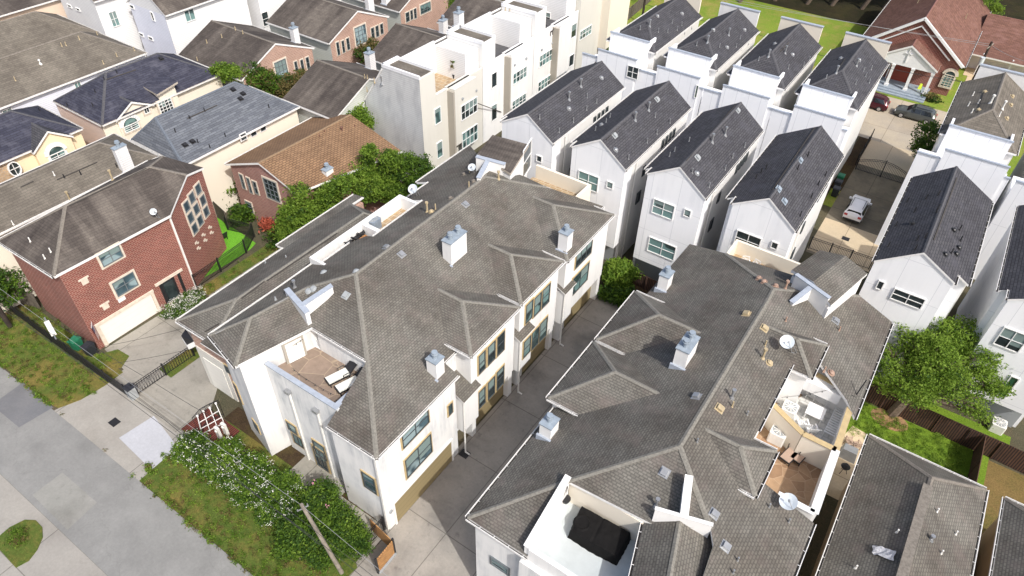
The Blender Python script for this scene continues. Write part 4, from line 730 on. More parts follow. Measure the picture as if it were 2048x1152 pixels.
fpk = MB(); fpk.poly([(-75.9, 28.55, 0), (-67.75, 28.55, 0), (-67.75, 28.55, 6.85), (-75.9, 28.55, 6.85)]); part('side_wall', fpk, 'pinkst', nh); solid(fpk, nh)
boxpart(na, 'stone_veneer', 'stonew', (-68.75, -68.6, 14, 20.5, 0, 6.8), (-68.75, -67.9, 25.85, 26.85, 0, 3.6)); boxpart(nh, 'stone_veneer', 'stonew', (-68, -67.6, 28.8, 31, 0, 2.4), (-67.8, -67.25, 35.1, 36.9, 0, 4.2))
og = root_at('orange_roof_house', 'rose brick house with orange-tan shingle roof half hidden by trees and a white chimney', 'house', -48, 38)
O = [(-53.6, 31.9, 6.0), (-48.7, 32.15, 7.8), (-44.6, 32.4, 6.0), (-41.8, 43.5, 6.0), (-48.5, 43.7, 7.7), (-53.6, 43.6, 6.0)]
roof(og, [[O[0], O[1], O[4], O[5]], [O[1], O[2], O[3], O[4]]], 'sh_tan', 'cap_tan')
mb = MB(); f0, f1, f2 = (-53.3, 32.2), (-48.7, 32.4), (-44.9, 32.6); mb.poly([(*f0, 0), (*f2, 0), (*f2, 5.95), (*f1, 7.65), (*f0, 5.95)]); mb.poly([(*f2, 0), (-42.2, 43.2, 0), (-42.2, 43.2, 5.9), (*f2, 5.9)]); mb.poly([(*f0, 0), (*f0, 5.9), (-53.3, 43.3, 5.9), (-53.3, 43.3, 0)]); mb.poly([(-53.3, 43.3, 0), (-53.3, 43.3, 5.9), (-42.2, 43.2, 5.9), (-42.2, 43.2, 0)])
part('wall', mb, 'brick_rose', og); solid(mb, og); boxpart(og, 'porch_opening', 'black', (-48.5, -45.6, 32.42, 32.52, 0, 2.6)) if False else None
G1 = 'brown-roofed houses with salmon brick gable ends'
def hh(x0, x1, y0, y1, label, brick_='brick_pink'):
    r_ = house('brick_gable_house', label, x0, x1, y0, y1, 7, 9.35, 'x', 0, 0, 'sid_grey', 'sh_brown', 'cap_brown'); 
    s_ = MB(); X = x1-0.1; Y0, Y1 = y0+0.3, y1-0.3; s_.poly([(X, Y0, 0), (X, Y1, 0), (X, Y1, 6.9), (X, (Y0+Y1)/2, 9.2), (X, Y0, 6.9)]); part('brick_gable', s_, brick_, r_); solid(s_, r_); return r_
h1 = hh(-75.4, -64.4, 43.1, 53.9, 'brown-roofed house with salmon brick gable and tall blue window, behind the blue-grey roof'); h2 = hh(-75.0, -63.9, 55.8, 66.6, 'middle salmon brick gable house, narrow window trios either side of a stepped window'); h5 = hh(-75.0, -63.9, 68.6, 79.4, 'brown-roofed brick gable house at the top edge left of the green tree')
h3 = house('brown_roof_house', 'dark brown roofed house touching the mildewed end wall of the white row', -57.6, -50.0, 42.8, 53.8, 7, 9.35, 'x', 0, 0, 'sid_grey', 'sh_brown', 'cap_brown'); h4 = house('brown_roof_house', 'dark brown roofed house behind the nearest roof terrace, second from the front', -57.6, -50.0, 55.6, 66.6, 7, 9.35, 'x', 0, 0, 'sid_grey', 'sh_brown', 'cap_brown'); h6 = house('brown_roof_house', 'brown roofed house with two white chimneys at the top behind the white row', -57.8, -50.0, 69.0, 80, 7, 9.35, 'x', 0, 0, 'sid_grey', 'sh_brown', 'cap_brown')
br1 = house('long_brown_house', 'long brown-roofed house with pale blue siding, nearer of the two parallel long roofs', -88.0, -78.7, 12, 41.2, 7, 9.7, 'y', 0, 4.2, 'sid_blue', 'sh_brown2', 'cap_brown'); br2 = house('long_brown_house', 'long brown-roofed house in the upper left corner in front of the peach wall', -97.8, -88.3, 12, 41.4, 7, 9.7, 'y', 0, 4.2, 'sid_blue', 'sh_brown2', 'cap_brown')
bg_ = house('peach_house', 'peach stucco house with brown roof in the top left corner', -112, -98, 18, 43, 8.6, 11, 'y', 0, 0, 'peach', 'sh_brown', 'cap_brown')
w2h = house('white_sided_house', 'tall white house with pale blue sided front and small slot windows', -86.8, -79.2, 45.15, 57, 10, 13, 'y', 0, 0, 'sid_white', 'sh_brown', 'cap_brown'); w3 = house('white_sided_house', 'white house with big green-glass corner window at the top left', -97, -88.2, 42.0, 54, 10.5, 13.5, 'y', 0, 0, 'sid_white', 'sh_brown', 'cap_brown'); w4 = house('white_sided_house', 'tall white sided house with dark upright window left of the brick gables', -86, -78.0, 57.6, 74, 10, 13, 'y', 0, 0, 'sid_white', 'sh_brown', 'cap_brown')
w5 = house('white_sided_house', 'white sided house at the top edge behind the salmon brick gables', -86, -78.0, 76, 92, 10, 13, 'y', 0, 0, 'sid_white', 'sh_brown', 'cap_brown')
e = MB(); e.poly([(-86.5, 45.24, 0), (-79.5, 45.24, 0), (-79.5, 45.24, 9.9), (-86.5, 45.24, 9.9)]); part('front_siding', e, 'sid_blue', w2h); solid(e, w2h)
# ---- church and annex
ch = house('church', 'red brick church with white cross pediment porch and arched windows, top right', -12.5, 0.75, 103.9, 128, 4.3, 9.2, 'y', 0, 0, 'brick_red', 'sh_red', 'cap_red', cat='church', over=0.5)
an = house('church_annex', 'low annex with red-brown roof and open white-posted porch beside the church', 0.6, 16, 115.4, 129.5, 3.2, 5.6, 'x', 0, 0, 'whitec', 'sh_red', 'cap_red', cat='annex', over=0.5)
roof(ch, hip(-9.9, -1.9, 101.3, 104.6, 3.9, 6.3, 'y', 0, 0), 'sh_red', 'cap_red', name='porch_roof', gut=False, t=0.25)
k = MB(); gable(k, -9.6, -2.2, 101.5, 101.75, 3.75, 6.05); k.box(-9.7, -2.1, 101.5, 101.75, 3.45, 3.75); part('pediment', k, 'wtrim', ch)
for x in (-9.5, -7.1, -4.7, -2.3):
    k = MB(); k.box(x-0.17, x+0.17, 101.45, 101.8, 0.5, 3.45); k.box(x-0.25, x+0.25, 101.37, 101.88, 0.45, 0.7); k.box(x-0.23, x+0.23, 101.39, 101.86, 3.25, 3.44); part('column', k, 'wtrim', ch)
k = MB(); k.box(-5.97, -5.85, 101.38, 101.46, 4.0, 5.75); k.box(-6.35, -5.47, 101.38, 101.46, 5.1, 5.22); part('cross', k, 'wtrim', ch)
k = MB(); k.box(-9.9, -1.9, 100.9, 104.1, 0, 0.45); k.box(-9.9, -1.9, 100.4, 100.9, 0, 0.3); k.box(-9.9, -1.9, 99.9, 100.4, 0, 0.15); part('porch_step', k, 'capmetal', ch)
k = MB(); k.box(-7.6, -5.0, 103.93, 104.0, 0.45, 2.6); part('door', k, 'doorred', ch); pts = [(-6.3+1.3*math.cos(math.pi*i/12), 2.62+1.5*math.sin(math.pi*i/12)) for i in range(13)]
k = MB(); k.poly([(x, 103.94, z) for x, z in pts]); part('fanlight', k, 'blueglass', ch); k = MB(); [k.bar((pts[i][0], 103.9, pts[i][1]), (pts[i+1][0], 103.9, pts[i+1][1]), 0.14, 0.14) for i in range(12)]; k.bar((-7.65, 103.9, .45), (-7.65, 103.9, 2.6), .14, .14); k.bar((-4.95, 103.9, .45), (-4.95, 103.9, 2.6), .14, .14); part('door_frame', k, 'wtrim', ch)
k = MB(); k.bar((-12.3, 103.75, 4.2), (-5.9, 103.75, 9.0), 0.2, 0.3); k.bar((0.55, 103.75, 4.2), (-5.9, 103.75, 9.0), 0.2, 0.3); k.bar((-10.6, 103.9, 4.6), (-5.9, 103.9, 8.0), 0.12, 0.14); k.bar((-1.2, 103.9, 4.6), (-5.9, 103.9, 8.0), 0.12, 0.14); part('bargeboard', k, 'wtrim', ch)
[part('porch_post', MB().box(x, x+0.18, 113.6, 113.8, 0, 3.1), 'wtrim', an) for x in (2.2, 5.8, 9.4)]; roof(an, [[(0.6, 113.2, 2.9), (16, 113.2, 2.9), (16, 115.8, 3.35), (0.6, 115.8, 3.35)]], 'sh_red', None, name='porch_roof', gut=False); boxpart(an, 'bench', 'doorred', (2.6, 3.8, 115.2, 115.6, 0, 0.9), (4.6, 7.0, 115.2, 115.6, 0, 0.9)); gs('porch_slab', 1, 16, 112.6, 115.8, 0.05, 'tanconc')
# ---- lower right houses
b4 = house('tan_house', 'tan walled house with brown hip roof just below the back lawn', 4.5, 11.25, 8, 35.05, 6, 8.2, 'y', 0, 3.1, 'tanwall', 'sh_taupe', 'cap_brown', over=0.35); b5 = house('tan_house', 'tan walled house with brown shingle roof at the lower right corner', 12.25, 19.2, 8, 35.05, 6, 8.2, 'y', 0, 3.1, 'tanwall', 'sh_taupe', 'cap_brown', over=0.35)
k = MB(); k.bar((7.5, 10, 8.28), (7.78, 31.2, 8.28), 0.5, 0.08); part('ridge_strip', k, 'cap_brown', b4)
co = sheet('lean_to_cover', rect(11.2, 12.3, 29.5, 34.2), 3.0, 'corr', 'grey corrugated cover between the two tan houses', 'roof panel', None)
# ------------------------------------------------------------ chimneys
chim((903.5, 531), (903, 489.5), (883.5, 481.8), (933, 464), flues=2, root=c1); chim((1132.8, 505.5), (1134, 473), (1116.5, 466), (1144, 460.5), root=c1); chim((874, 759.8), (873, 729.8), (852.5, 718.5), (887.8, 714.8), root=c1)
chim((1369, 738), (1372.8, 712), (1351.5, 698.5), (1399, 676), flues=2, root=c2); chim((1100, 880), (1103, 859.6), (1079.7, 847.4), (1117, 838), root=c2); chim((1331.6, 583.3), (1338, 557.3), (1319, 550), (1347.9, 543.4), root=c2)
chim((247.5, 345.5), (236, 301.8), (225, 296.8), (252.5, 290.5), 'sid_white', root=gl); chim((656, 365), (654.5, 344), (642.5, 340), (670.8, 338), root=og); chim((591, 86), (585, 59), (574.5, 57.5), (596.5, 55), 'sid_white', root=h1)
chim((742, 139), (739.5, 110), (728, 106), (749.5, 105), 'sid_white', root=h3); chim((738.5, 21), (738, -8), (728, -10), (747, -12), 'sid_white', root=h2); chim((887, 67.5), (884.5, 44), (877, 41), (895, 39), 'sid_white', root=h4)
chim((919, 55.5), (917, 29), (907.8, 25), (927, 24), 'sid_white', root=h6); chim((773, 10), (772, -8), (764, -12), (782, -12), 'sid_white', root=h5)
# ------------------------------------------------------------ windows, surveyed from their corners
tt = dict(trim='tantrim', frame='dktrim', tw=0.1)
for a, b in (((801, 869), (857, 843)), ((808, 921), (863, 902))): win(a, b, nx=2, ny=2, glass='blueglass', **tt)
win((895, 812), (904, 823), nx=1, ny=1, glass='teal', **tt)
for a, b in (((955.6, 712.5), (969.4, 735.4)), ((974, 694.4), (988.9, 716)), ((993, 674.7), (1007, 698)), ((955.6, 785.4), (969.4, 803.8)), ((974, 765.6), (988, 785.4)), ((992, 744.8), (1005.9, 765.6))): win(a, b, nx=1, ny=2, glass='glass', **tt)
for a, b in (((1051, 611), (1063, 633.7)), ((1067.7, 596.5), (1079.5, 619.8)), ((1084, 580.6), (1096.5, 602.4)), ((1046.5, 684), (1059, 701.4)), ((1063, 666), (1075, 685.8)), ((1078.8, 647.6), (1091, 669.4))): win(a, b, nx=1, ny=2, glass='teal', **tt)
win((1152, 508), (1180.6, 504.9), nx=3, ny=2, glass='glass', **tt); win((1145, 557), (1173, 558.7), nx=2, ny=2, glass='teal', **tt)
win((573.5, 841), (596.5, 869), nx=1, ny=1, glass='teal', **tt); win((625.6, 877.8), (656, 921), nx=1, ny=2, glass='blueglass', **tt); win((724, 940.7), (755.8, 988.5), nx=1, ny=2, glass='blueglass', **tt)
for a, b in (((449, 728), (463, 748)), ((468, 765), (486, 806)), ((506, 838), (521, 866))): win(a, b, nx=1, ny=2, glass='glass', **tt)
win((983, 1113), (1018, 1149), nx=1, ny=2, frame='greytrim', glass='teal', trim='greytrim', tw=0.08)
X_ = Vector((1, 0, 0)); Y_ = Vector((0, 1, 0))
winat(c1, Vector((-25.9, 15.75, 0)), X_, -Y_, 0, 1.1, 0.2, 2.4, 'dktrim', 'glass', 2, 1, 'tantrim', 'door'); winat(c1, Vector((-27.9, 15.75, 0)), X_, -Y_, 0, 0.9, 1.2, 2.3, 'dktrim', 'teal', 2, 1, 'tantrim')
wv = (Vector((-27.6, 19.0, 0))-Vector((Fc[0], Fc[1], 0))).normalized(); winat(c1, Vector((-28.35, 16.75, 0))+Vector((wv.y, -wv.x, 0))*0.12, wv, Vector((wv.y, -wv.x, 0)), 0.4, 1.5, 8.05, 9.7, 'wtrim', 'garagew', 1, 1, 'taupest', 'deck_door')
wg = dict(frame='wtrim')
for a, b, g_ in (((1155, 339), (1199, 385.5), 'teal'), ((1302.8, 395.5), (1351.5, 440.5), 'teal'), ((1294, 472), (1354, 522), 'teal'), ((1466.5, 458), (1525, 505.5), 'glass'), ((1779, 574.6), (1853.5, 619.5), 'glass'), ((1985, 652), (2062, 706), 'glass')): win(a, b, nx=2, ny=2, glass=g_, **wg)
for a, b in (((1212.8, 360.5), (1227.8, 379)), ((1072.8, 308.5), (1085, 326)), ((1366.5, 416), (1384, 436)), ((1540, 481), (1559, 500)), ((1750, 559), (1771.5, 580.5))): win(a, b, nx=1, ny=1, glass='glass', **wg)
win((1045.5, 301.8), (1060, 333), nx=1, ny=2, glass='glass', **wg); win((1993, 750), (2041, 796), nx=1, ny=1, glass='green', **wg)
for k_, xr_ in (('A', -26.3), ('B', -19.25), ('C', -12.25), ('D', -5.15), ('E', 6.44)):
    r_ = near[k_]; o_ = Vector((xr_-0.125, 46.1, 0))
    for yy, z0, z1, ww in ((3.6, 5.4, 6.6, 0.8), (4.0, 8.2, 9.2, 0.5), (7.5, 9.3, 10.2, 0.45), (8.3, 9.3, 10.2, 0.45), (9.1, 9.3, 10.2, 0.45), (9.9, 9.3, 10.2, 0.45)): winat(r_, o_, Y_, X_, yy, yy+ww, z0, z1, 'dktrim', 'glass', 1, 1)
win((1252.8, 129), (1279, 160), nx=2, ny=2, glass='glass', **wg); win((1387.8, 169), (1399, 196), nx=1, ny=1, glass='green', **wg)
for a, b, nx, g_ in (((867.4, 219), (882, 243), 1, 'teal'), ((872, 287), (885.4, 311), 1, 'teal'), ((921, 212.5), (954, 222), 4, 'glass'), ((923, 267), (955, 278), 4, 'teal'), ((982, 148), (993, 171), 1, 'glass'), ((982, 212), (993, 236.5), 1, 'glass'), ((1025.5, 148), (1052.4, 152.8), 4, 'teal'), ((1023.6, 203), (1051, 206), 4, 'teal'),
    ((1078.5, 112), (1103.5, 119.5), 4, 'teal'), ((1075.7, 165), (1100, 168), 4, 'teal'), ((1142.7, 50), (1151, 71.5), 1, 'glass'), ((1138, 112), (1146, 129), 1, 'glass'), ((1159.7, 63), (1181.6, 66.5), 4, 'teal')): win(a, b, nx=nx, ny=2 if nx > 1 else 1, glass=g_, **wg)
win((1087, 22), (1102, 45), nx=1, ny=2, glass='glass', **wg)
st = dict(trim='stonetrim', frame='greytrim')
win((194.4, 510), (246.5, 511.8), nx=2, ny=2, glass='blueglass', **st); win((222, 567), (276.7, 569), nx=2, ny=2, glass='blueglass', **st)
BHD = (Vector((-50.42, 27.7, 0))-Vector((-48.1, 22.45, 0))).normalized(); BHN = Vector((BHD.y, -BHD.x, 0)); BHO = Vector((-48.1, 22.45, 0))
for cx, cyy in ((1488, 500), (1520, 590), (1553, 675), (1530, 430), (1566, 520), (1597, 612), (1580, 360), (1618, 450), (1645, 540)):
    d = ray(cx/4, 288+cyy/4); o = Vector((0, 0, CAMZ)); p = o+d*((BHO-o).dot(BHN)/d.dot(BHN)); s_ = (p-BHO).dot(BHD); winat(bh, BHO, BHD, BHN, s_-.36, s_+.36, p.z-.45, p.z+.45, 'greytrim', 'darkblue', 1, 1, 'stonetrim', tw=0.13)
for a, b in () and (((1460, 475), (1520, 545)), ((1507, 395), (1557, 470)), ((1558, 325), (1606, 400)), ((1500, 560), (1545, 625)), ((1545, 488), (1598, 560)), ((1592, 425), (1642, 500)), ((1532, 640), (1580, 715)), ((1577, 585), (1622, 655)), ((1622, 515), (1668, 590))):
    win((a[0]/4, 288+a[1]/4), (b[0]/4, 288+b[1]/4), nx=1, ny=1, glass='blueglass', trim='stonetrim', frame='greytrim', tw=0.1)
for a, b in (((479, 347), (493, 378)), ((493, 354), (507, 387)), ((505, 361), (519, 389)), ((491, 400.7), (508.7, 426.7))): win(a, b, nx=1, ny=2, glass='glass', trim='stonetrim', frame='greytrim', tw=0.1, bb_=True)
win((526, 354), (562, 405), nx=3, ny=4, glass='glass', **st)
win((547, 116), (578, 167), nx=3, ny=4, glass='blueglass', **st, bb_=True)
for a, b in (((587, 121.5), (597, 147.6)), ((599, 118), (608.5, 142)), ((610, 113), (620, 138)), ((671, 83), (680, 111)), ((681.6, 80), (690, 106)), ((691, 74.7), (700, 100.7)), ((740.6, 54), (749, 78)), ((749.5, 50), (758, 74.7)), ((758.7, 46), (766.7, 69)), ((810, 22.6), (818.8, 45)), ((819.4, 19), (825.7, 40)), ((826.5, 15.6), (833, 38))): win(a, b, nx=1, ny=2, glass='glass', trim='stonetrim', frame='greytrim', tw=0.1, bb_=True)
win((707.6, 47), (733.7, 92), nx=3, ny=4, glass='blueglass', **st, bb_=True); win((839.6, 2), (861, 29.5), nx=3, ny=3, glass='teal', **st, bb_=True)
win((366, 15.6), (392, 45), nx=2, ny=1, glass='teal', **wg, bb_=True); win((215, 20), (241, 55), nx=2, ny=2, glass='teal', **wg, bb_=True)
for a, b in (((258.7, 7.6), (270, 19)), ((277.8, 64), (289, 74.7)), ((296, 71), (308, 82.6)), ((134, 7), (145, 17)), ((151, 14), (162, 24))): win(a, b, nx=1, ny=1, glass='glass', **wg)
win((300, 22.6), (311.5, 43), nx=1, ny=1, glass='glass', **wg); win((521, 21), (540, 54), nx=1, ny=2, glass='glass', **wg, bb_=True)
win((146, 161.5), (165, 180.6), nx=2, ny=1, glass='teal', **wg, bb_=True); win((2, 214), (26, 230), nx=2, ny=1, glass='glass', **wg, bb_=True)
win((241, 229), (279.5, 267), nx=2, ny=3, glass='teal', arch=True, trim='stonetrim', frame='wtrim', bb_=True); win((314, 194), (348, 229), nx=4, ny=4, glass='glass', trim='stonetrim', frame='wtrim', bb_=True); win((285, 216), (300, 224), nx=2, ny=1, glass='glass', trim='stonetrim', frame='wtrim')
win((91, 286), (137, 331.6), nx=2, ny=3, glass='teal', arch=True, trim='wtrim', frame='wtrim', bb_=True)
for cx, cyy in ((486, 273), (506, 265), (525, 255)):
    lo, n_, rr_ = hit(cx, cyy)
    if abs(n_.x) > .9: winat(rr_, Vector((lo.x, lo.y, 0)), Y_, X_, -.3, .3, lo.z-.3, lo.z+.3, 'dktrim', 'glass', 1, 1, 'wtrim', tw=.1)
# oval window and arched church windows
lo, no, ro = hit(28, 337); mb = MB(); g_ = MB(); K = 18; el = [lo+Y_*0.5*math.cos(2*math.pi*i/K)+Vector((0, 0, 0.72*math.sin(2*math.pi*i/K)))+no*0.06 for i in range(K)]
for i in range(K): mb.bar(el[i], el[(i+1) % K], 0.1, 0.28, up=no)
mb.bar(lo-Y_*.5+no*.06, lo+Y_*.5+no*.06, .05, .05, up=no); mb.bar(lo-Vector((0, 0, .7))+no*.06, lo+Vector((0, 0, .7))+no*.06, .05, .05, up=no); fo = part('oval_window', mb, 'wtrim', na); g_.poly([p-no*0.02 for p in el]); part('pane', g_, 'glass', fo)
winat(ch, Vector((-1.05, 103.98, 0)), X_, -Y_, 0, 1.25, 1.2, 3.4, 'stonetrim', 'teal', 3, 5, 'stonetrim', 'arched_window', arch=True)
# ------------------------------------------------------------ roof pipes and vents
vents([(1493, 628), (1528.5, 657), (1439, 817)], 'box', 'tanpvc'); vents([(1393, 793), (1329, 945), (1428, 1028), (1451, 1093), (1671, 642), (803, 509), (773, 495), (931, 409)], 'box', 'metal'); vents([(692, 591)], 'box', 'greyst')
vents([(1463, 796), (1311.5, 1013)], 'cap', 'metal', 0.7); vents([(1525, 716)], 'cap', 'tanpvc', 0.8); vents([(1464, 813), (1530, 691)], 'pipe', 'tanpvc', 0.5); vents([(1494, 829), (1394, 884), (1475, 1121), (1466, 1146), (1577, 1044), (1538, 1014)], 'pipe', 'metal', 0.35); vents([(1538.5, 726)], 'hood', 'tanpvc')
vents([(1571, 642), (1678, 661), (1648.5, 741)], 'pipe', 'pinkpvc', 0.4); vents([(1662, 746), (1517.6, 557), (1528, 564), (1551, 572.6)], 'hood', 'pinkpvc'); vents([(1570, 578)], 'cap', 'pinkpvc', 0.7)
vents([(901, 397), (947, 363.5), (928, 349)], 'hood', 'cap_brown'); vents([(854.5, 424)], 'cap', 'tanpvc', 0.9); vents([(863, 424)], 'hood', 'tanpvc'); vents([(871, 419), (938, 374), (939.5, 345)], 'pipe', 'tanpvc', 0.6); vents([(997, 358)], 'cap', 'tanpvc', 0.7); vents([(712, 542), (647, 544), (616, 582), (626, 577)], 'turtle', 'greyst'); vents([(531, 526), (572, 514), (551, 597.5)], 'pipe', 'greyst', 0.2); vents([(590, 575)], 'cap', 'metal', 0.6)
W_ = 'metal'
vents([(1161.5, 172.5), (1138, 199), (1297, 220), (1270, 240), (1450, 270), (1424, 284), (1299, 52.5), (1415, 85), (1457, 70), (1537, 113), (1570, 106), (1672.5, 146), (1712.7, 131.5), (764, 166)], 'cap', W_, 0.75)
vents([(1174, 195), (1193, 206), (1173, 220), (1146.5, 244), (1118, 264.5), (1079, 237.5), (1310, 234), (1339.5, 246), (1313.5, 267.5), (1294, 285), (1220, 235), (1212, 245), (1191, 261), (1378, 283), (1339, 313), (1349, 303), (1384, 345.5), (1450, 339), (1465, 315.5), (1418, 374), (1489, 294), (1257, 318), (1280, 59), (1344, 46), (1363, 51), (1354, 60), (1316.5, 64), (1335, 65), (1383, 56), (1369, 66), (1393, 91), (1439, 94), (1480, 77.5), (1472, 94), (1483, 97.5), (1496.5, 87.5), (1517, 120.5), (1576, 137), (1618, 120.5), (1607, 131.5), (1652, 157), (1727, 142), (1711, 168), (1742, 139), (1731, 153), (1738, 166)], 'pipe', 'metal', 0.5)
vents([(1203, 156), (1138, 217.5), (1203, 250), (1231.5, 300), (1394, 347), (1315, 32.5), (1364, 27.5), (1426.5, 60), (1489, 60), (1454, 95), (1550, 88), (1585, 109.6), (1718, 120.5), (1681.7, 117)], 'hood', 'metal'); vents([(1314, 199), (1229, 271), (1475, 221), (1395, 315.5)], 'box', 'greyst')
vents([(1600, 320.5), (1557, 378), (1568.5, 403)], 'box', 'capmetal'); vents([(1615, 313), (1595, 339), (1650, 352), (1636, 370.5), (1622, 395.5), (1600, 432), (1521.5, 345.5), (1531.5, 338), (1511.5, 357), (1876, 390.5), (1851.5, 398), (1813.5, 404), (1875, 418), (1828.5, 424), (1872, 425), (1791, 452), (1850, 475.5), (1833.5, 480.5), (1776, 493), (1830, 499), (1918.5, 460.5), (1920, 482), (1902, 507)], 'pipe', 'black', 0.55)
vents([(1907, 460.5), (1890, 509), (1912, 508), (1917, 495.5), (1826, 447)], 'hood', 'black')
vents([(1969.7, 184), (1957, 220), (2024, 193), (2021, 210), (2013, 237)], 'hood', 'tanpvc'); vents([(1956, 207), (1936, 212), (1943, 226), (1945, 191.5), (1998, 232)], 'pipe', 'pvc', 0.5); vents([(1981, 206), (2004, 218)], 'cap', 'pvc', 0.8)
vents([(1793.5, 1065), (1711, 1136.5), (1873.5, 1023), (1911, 1068), (1882, 1106.5)], 'pipe', 'pvc', 0.35); vents([(1861, 1079)], 'cap', 'metal', 0.3)
vents([(61, 483), (102, 504), (90, 517), (27, 449), (109, 350.5)], 'pipe', 'pvc', 0.45); vents([(141, 402), (226, 360.5)], 'cap', 'tanpvc', 1.0); vents([(129, 355.5), (162, 349), (234, 334), (209, 160), (191, 185), (186, 212), (135, 212), (234, 146), (380, 237.5), (409.5, 222.5), (351, 264), (396, 285), (420, 295), (451, 272.6), (538, 215), (80, 222)], 'pipe', 'black', 0.45)
vents([(466, 179.5), (486, 187.5), (481, 197.5), (370, 290), (385, 283), (322, 117)], 'box', 'black'); vents([(31, 161), (234, 112.5), (207, 127.5), (269, 101), (195, 70), (159, 79), (132.5, 91), (124, 92.5), (395, 121), (414, 86), (444, 75), (486, 67.5), (471, 60), (729.5, 156), (735, 157.5), (749, 164), (734, 181), (1001, 22), (1011, 19), (1019.5, 19)], 'pipe', 'tanpvc', 0.5)
vents([(81, 127.5)], 'cap', 'pvc', 0.4); vents([(684.5, 264)], 'cap', 'sh_red', 0.5); vents([(639.5, 275), (649.5, 265), (710, 255)], 'pipe', 'sh_red', 0.35); vents([(1835, 6), (1931, 36)], 'pipe', 'tanpvc', 0.7)
def slot(p, q, w_=.09, mat='slot'):
    A, n1, r1 = hit(*p); B, n2, r2 = hit(*q)
    if r1 is None: return
    k = MB(); k.bar(A+n1*.03, B+n2*.03, w_, .05, up=n1); part('ridge_strip', k, mat, r1)
for p, q in (((138, 412), (293, 337)), ((114, 360), (194, 325)), ((41, 375), (67, 363)), ((483, 597), (529, 563)), ((534, 562), (674, 467)), ((410, 664), (438, 648)), ((211, 160), (272, 140)), ((375, 237), (434, 211)), ((541, 327), (697, 243)), ((1849, 969), (1797, 1148)), ((1861, 974), (1809, 1148)), ((1913, 356), (1867, 480)), ((1629, 256), (1545, 380)), ((1470, 212), (1372, 322)), ((1326, 168), (1212, 280)), ((1192, 124), (1070, 222)), ((1968, 185), (1955, 225)), ((1578, 85), (1560, 103)), ((1690, 118), (1672, 145)), ((948, 204), (1002, 224))): slot(p, q)  # ridge vents; strips on houses A to D paint ridge shadow lines
# ------------------------------------------------------------ vegetation
def leaves(name, blobs, n, size, mats, parent, wts=None, clump=0.32, rs=None, hollow=0.45, per=34):
    rs = rs or NR; vol = np.array([b[3]*b[4]*b[5] for b in blobs]); pr = vol/vol.sum(); nc = max(8, int(n/per)); ids = rs.choice(len(blobs), nc, p=pr)
    d = rs.normal(size=(nc, 3)); d /= np.linalg.norm(d, axis=1)[:, None]; rr = hollow+(1.05-hollow)*rs.rand(nc)**0.6
    B = np.array(blobs)[ids]; cc = B[:, :3]+d*rr[:, None]*B[:, 3:6]; cc[:, 2] = np.maximum(cc[:, 2], 0.15)
    cen = np.repeat(cc, per, 0)+rs.normal(size=(nc*per, 3))*clump*np.array([1, 1, 0.6]); cen[:, 2] = np.maximum(cen[:, 2], 0.1); m = nc*per
    nrm = rs.normal(size=(m, 3))+np.array([0, 0, 0.9]); nrm /= np.linalg.norm(nrm, axis=1)[:, None]; t_ = rs.normal(size=(m, 3)); u = np.cross(nrm, t_); u /= np.linalg.norm(u, axis=1)[:, None]; v = np.cross(nrm, u)
    s = size*(0.6+0.8*rs.rand(m))[:, None]; V = np.stack([cen-u*s, cen-v*s*0.45, cen+u*s, cen+v*s*0.45], 1).reshape(-1, 3)-np.array(WL[parent] if parent is not None else (0, 0, 0))
    me = bpy.data.meshes.new(name); me.vertices.add(4*m); me.vertices.foreach_set('co', V.astype(np.float32).ravel()); me.loops.add(4*m); me.loops.foreach_set('vertex_index', np.arange(4*m, dtype=np.int32)); me.polygons.add(m)
    me.polygons.foreach_set('loop_start', np.arange(0, 4*m, 4, dtype=np.int32)); me.polygons.foreach_set('loop_total', np.full(m, 4, np.int32))
    w_ = wts or [1/len(mats)]*len(mats); mi = np.repeat(rs.choice(len(mats), nc, p=w_), per); sw = rs.rand(m) < 0.15; mi[sw] = rs.choice(len(mats), sw.sum(), p=w_)
    for k in mats: me.materials.append(M[k])
    me.polygons.foreach_set('material_index', mi.astype(np.int32)); me.update(); me.validate(); o = bpy.data.objects.new(name, me); C.objects.link(o)
    if parent is not None: o.parent = parent
    return o
def plant(name, label, cat, base, blobs, n, size, mats, wts=None, trunk=0.12, stems=1, flowers=None, group=None, clump=0.32, bark='bark', hollow=0.45):
    bx, by = base[0], base[1]; t = thing(name, label, cat, (bx, by, 0), group); mb = MB()
    for i, b in enumerate(blobs):
        k = i % stems; ox, oy = (0.25*math.cos(k*2.4), 0.25*math.sin(k*2.4)) if stems > 1 else (0, 0); s0 = Vector((bx+ox, by+oy, 0)); c_ = Vector(b[:3]); md = s0.lerp(c_, 0.45)+Vector((0, 0, (c_.z)*0.12)); r0 = trunk
        if stems == 1 and i > 0: s0 = Vector((bx, by, Vector(blobs[0][:3]).z*0.42)); md = s0.lerp(c_, 0.5)+Vector((0, 0, 0.2)); r0 = trunk*0.6
        mb.cyl(s0, md, r0, 7, 0, r0*0.7); mb.cyl(md, c_, r0*0.7, 6, 0, r0*0.3)
        for q_ in range(3): mb.cyl(md.lerp(c_, 0.5), c_+Vector((R.uniform(-1, 1)*b[3]*.7, R.uniform(-1, 1)*b[4]*.7, R.uniform(0, .7)*b[5])), r0*0.3, 5, 0, r0*0.08)
    part('trunk', mb, bark, t); leaves('crown', blobs, n, size, mats, t, wts, clump, hollow=hollow)
    if flowers: 
        fb = [(b[0], b[1], b[2]+b[5]*0.15, b[3]*1.05, b[4]*1.05, b[5]*1.05) for b in blobs]; leaves('blossom', fb, flowers[1], flowers[2], [flowers[0]], t, None, 0.09, hollow=0.95, per=7)
    return t
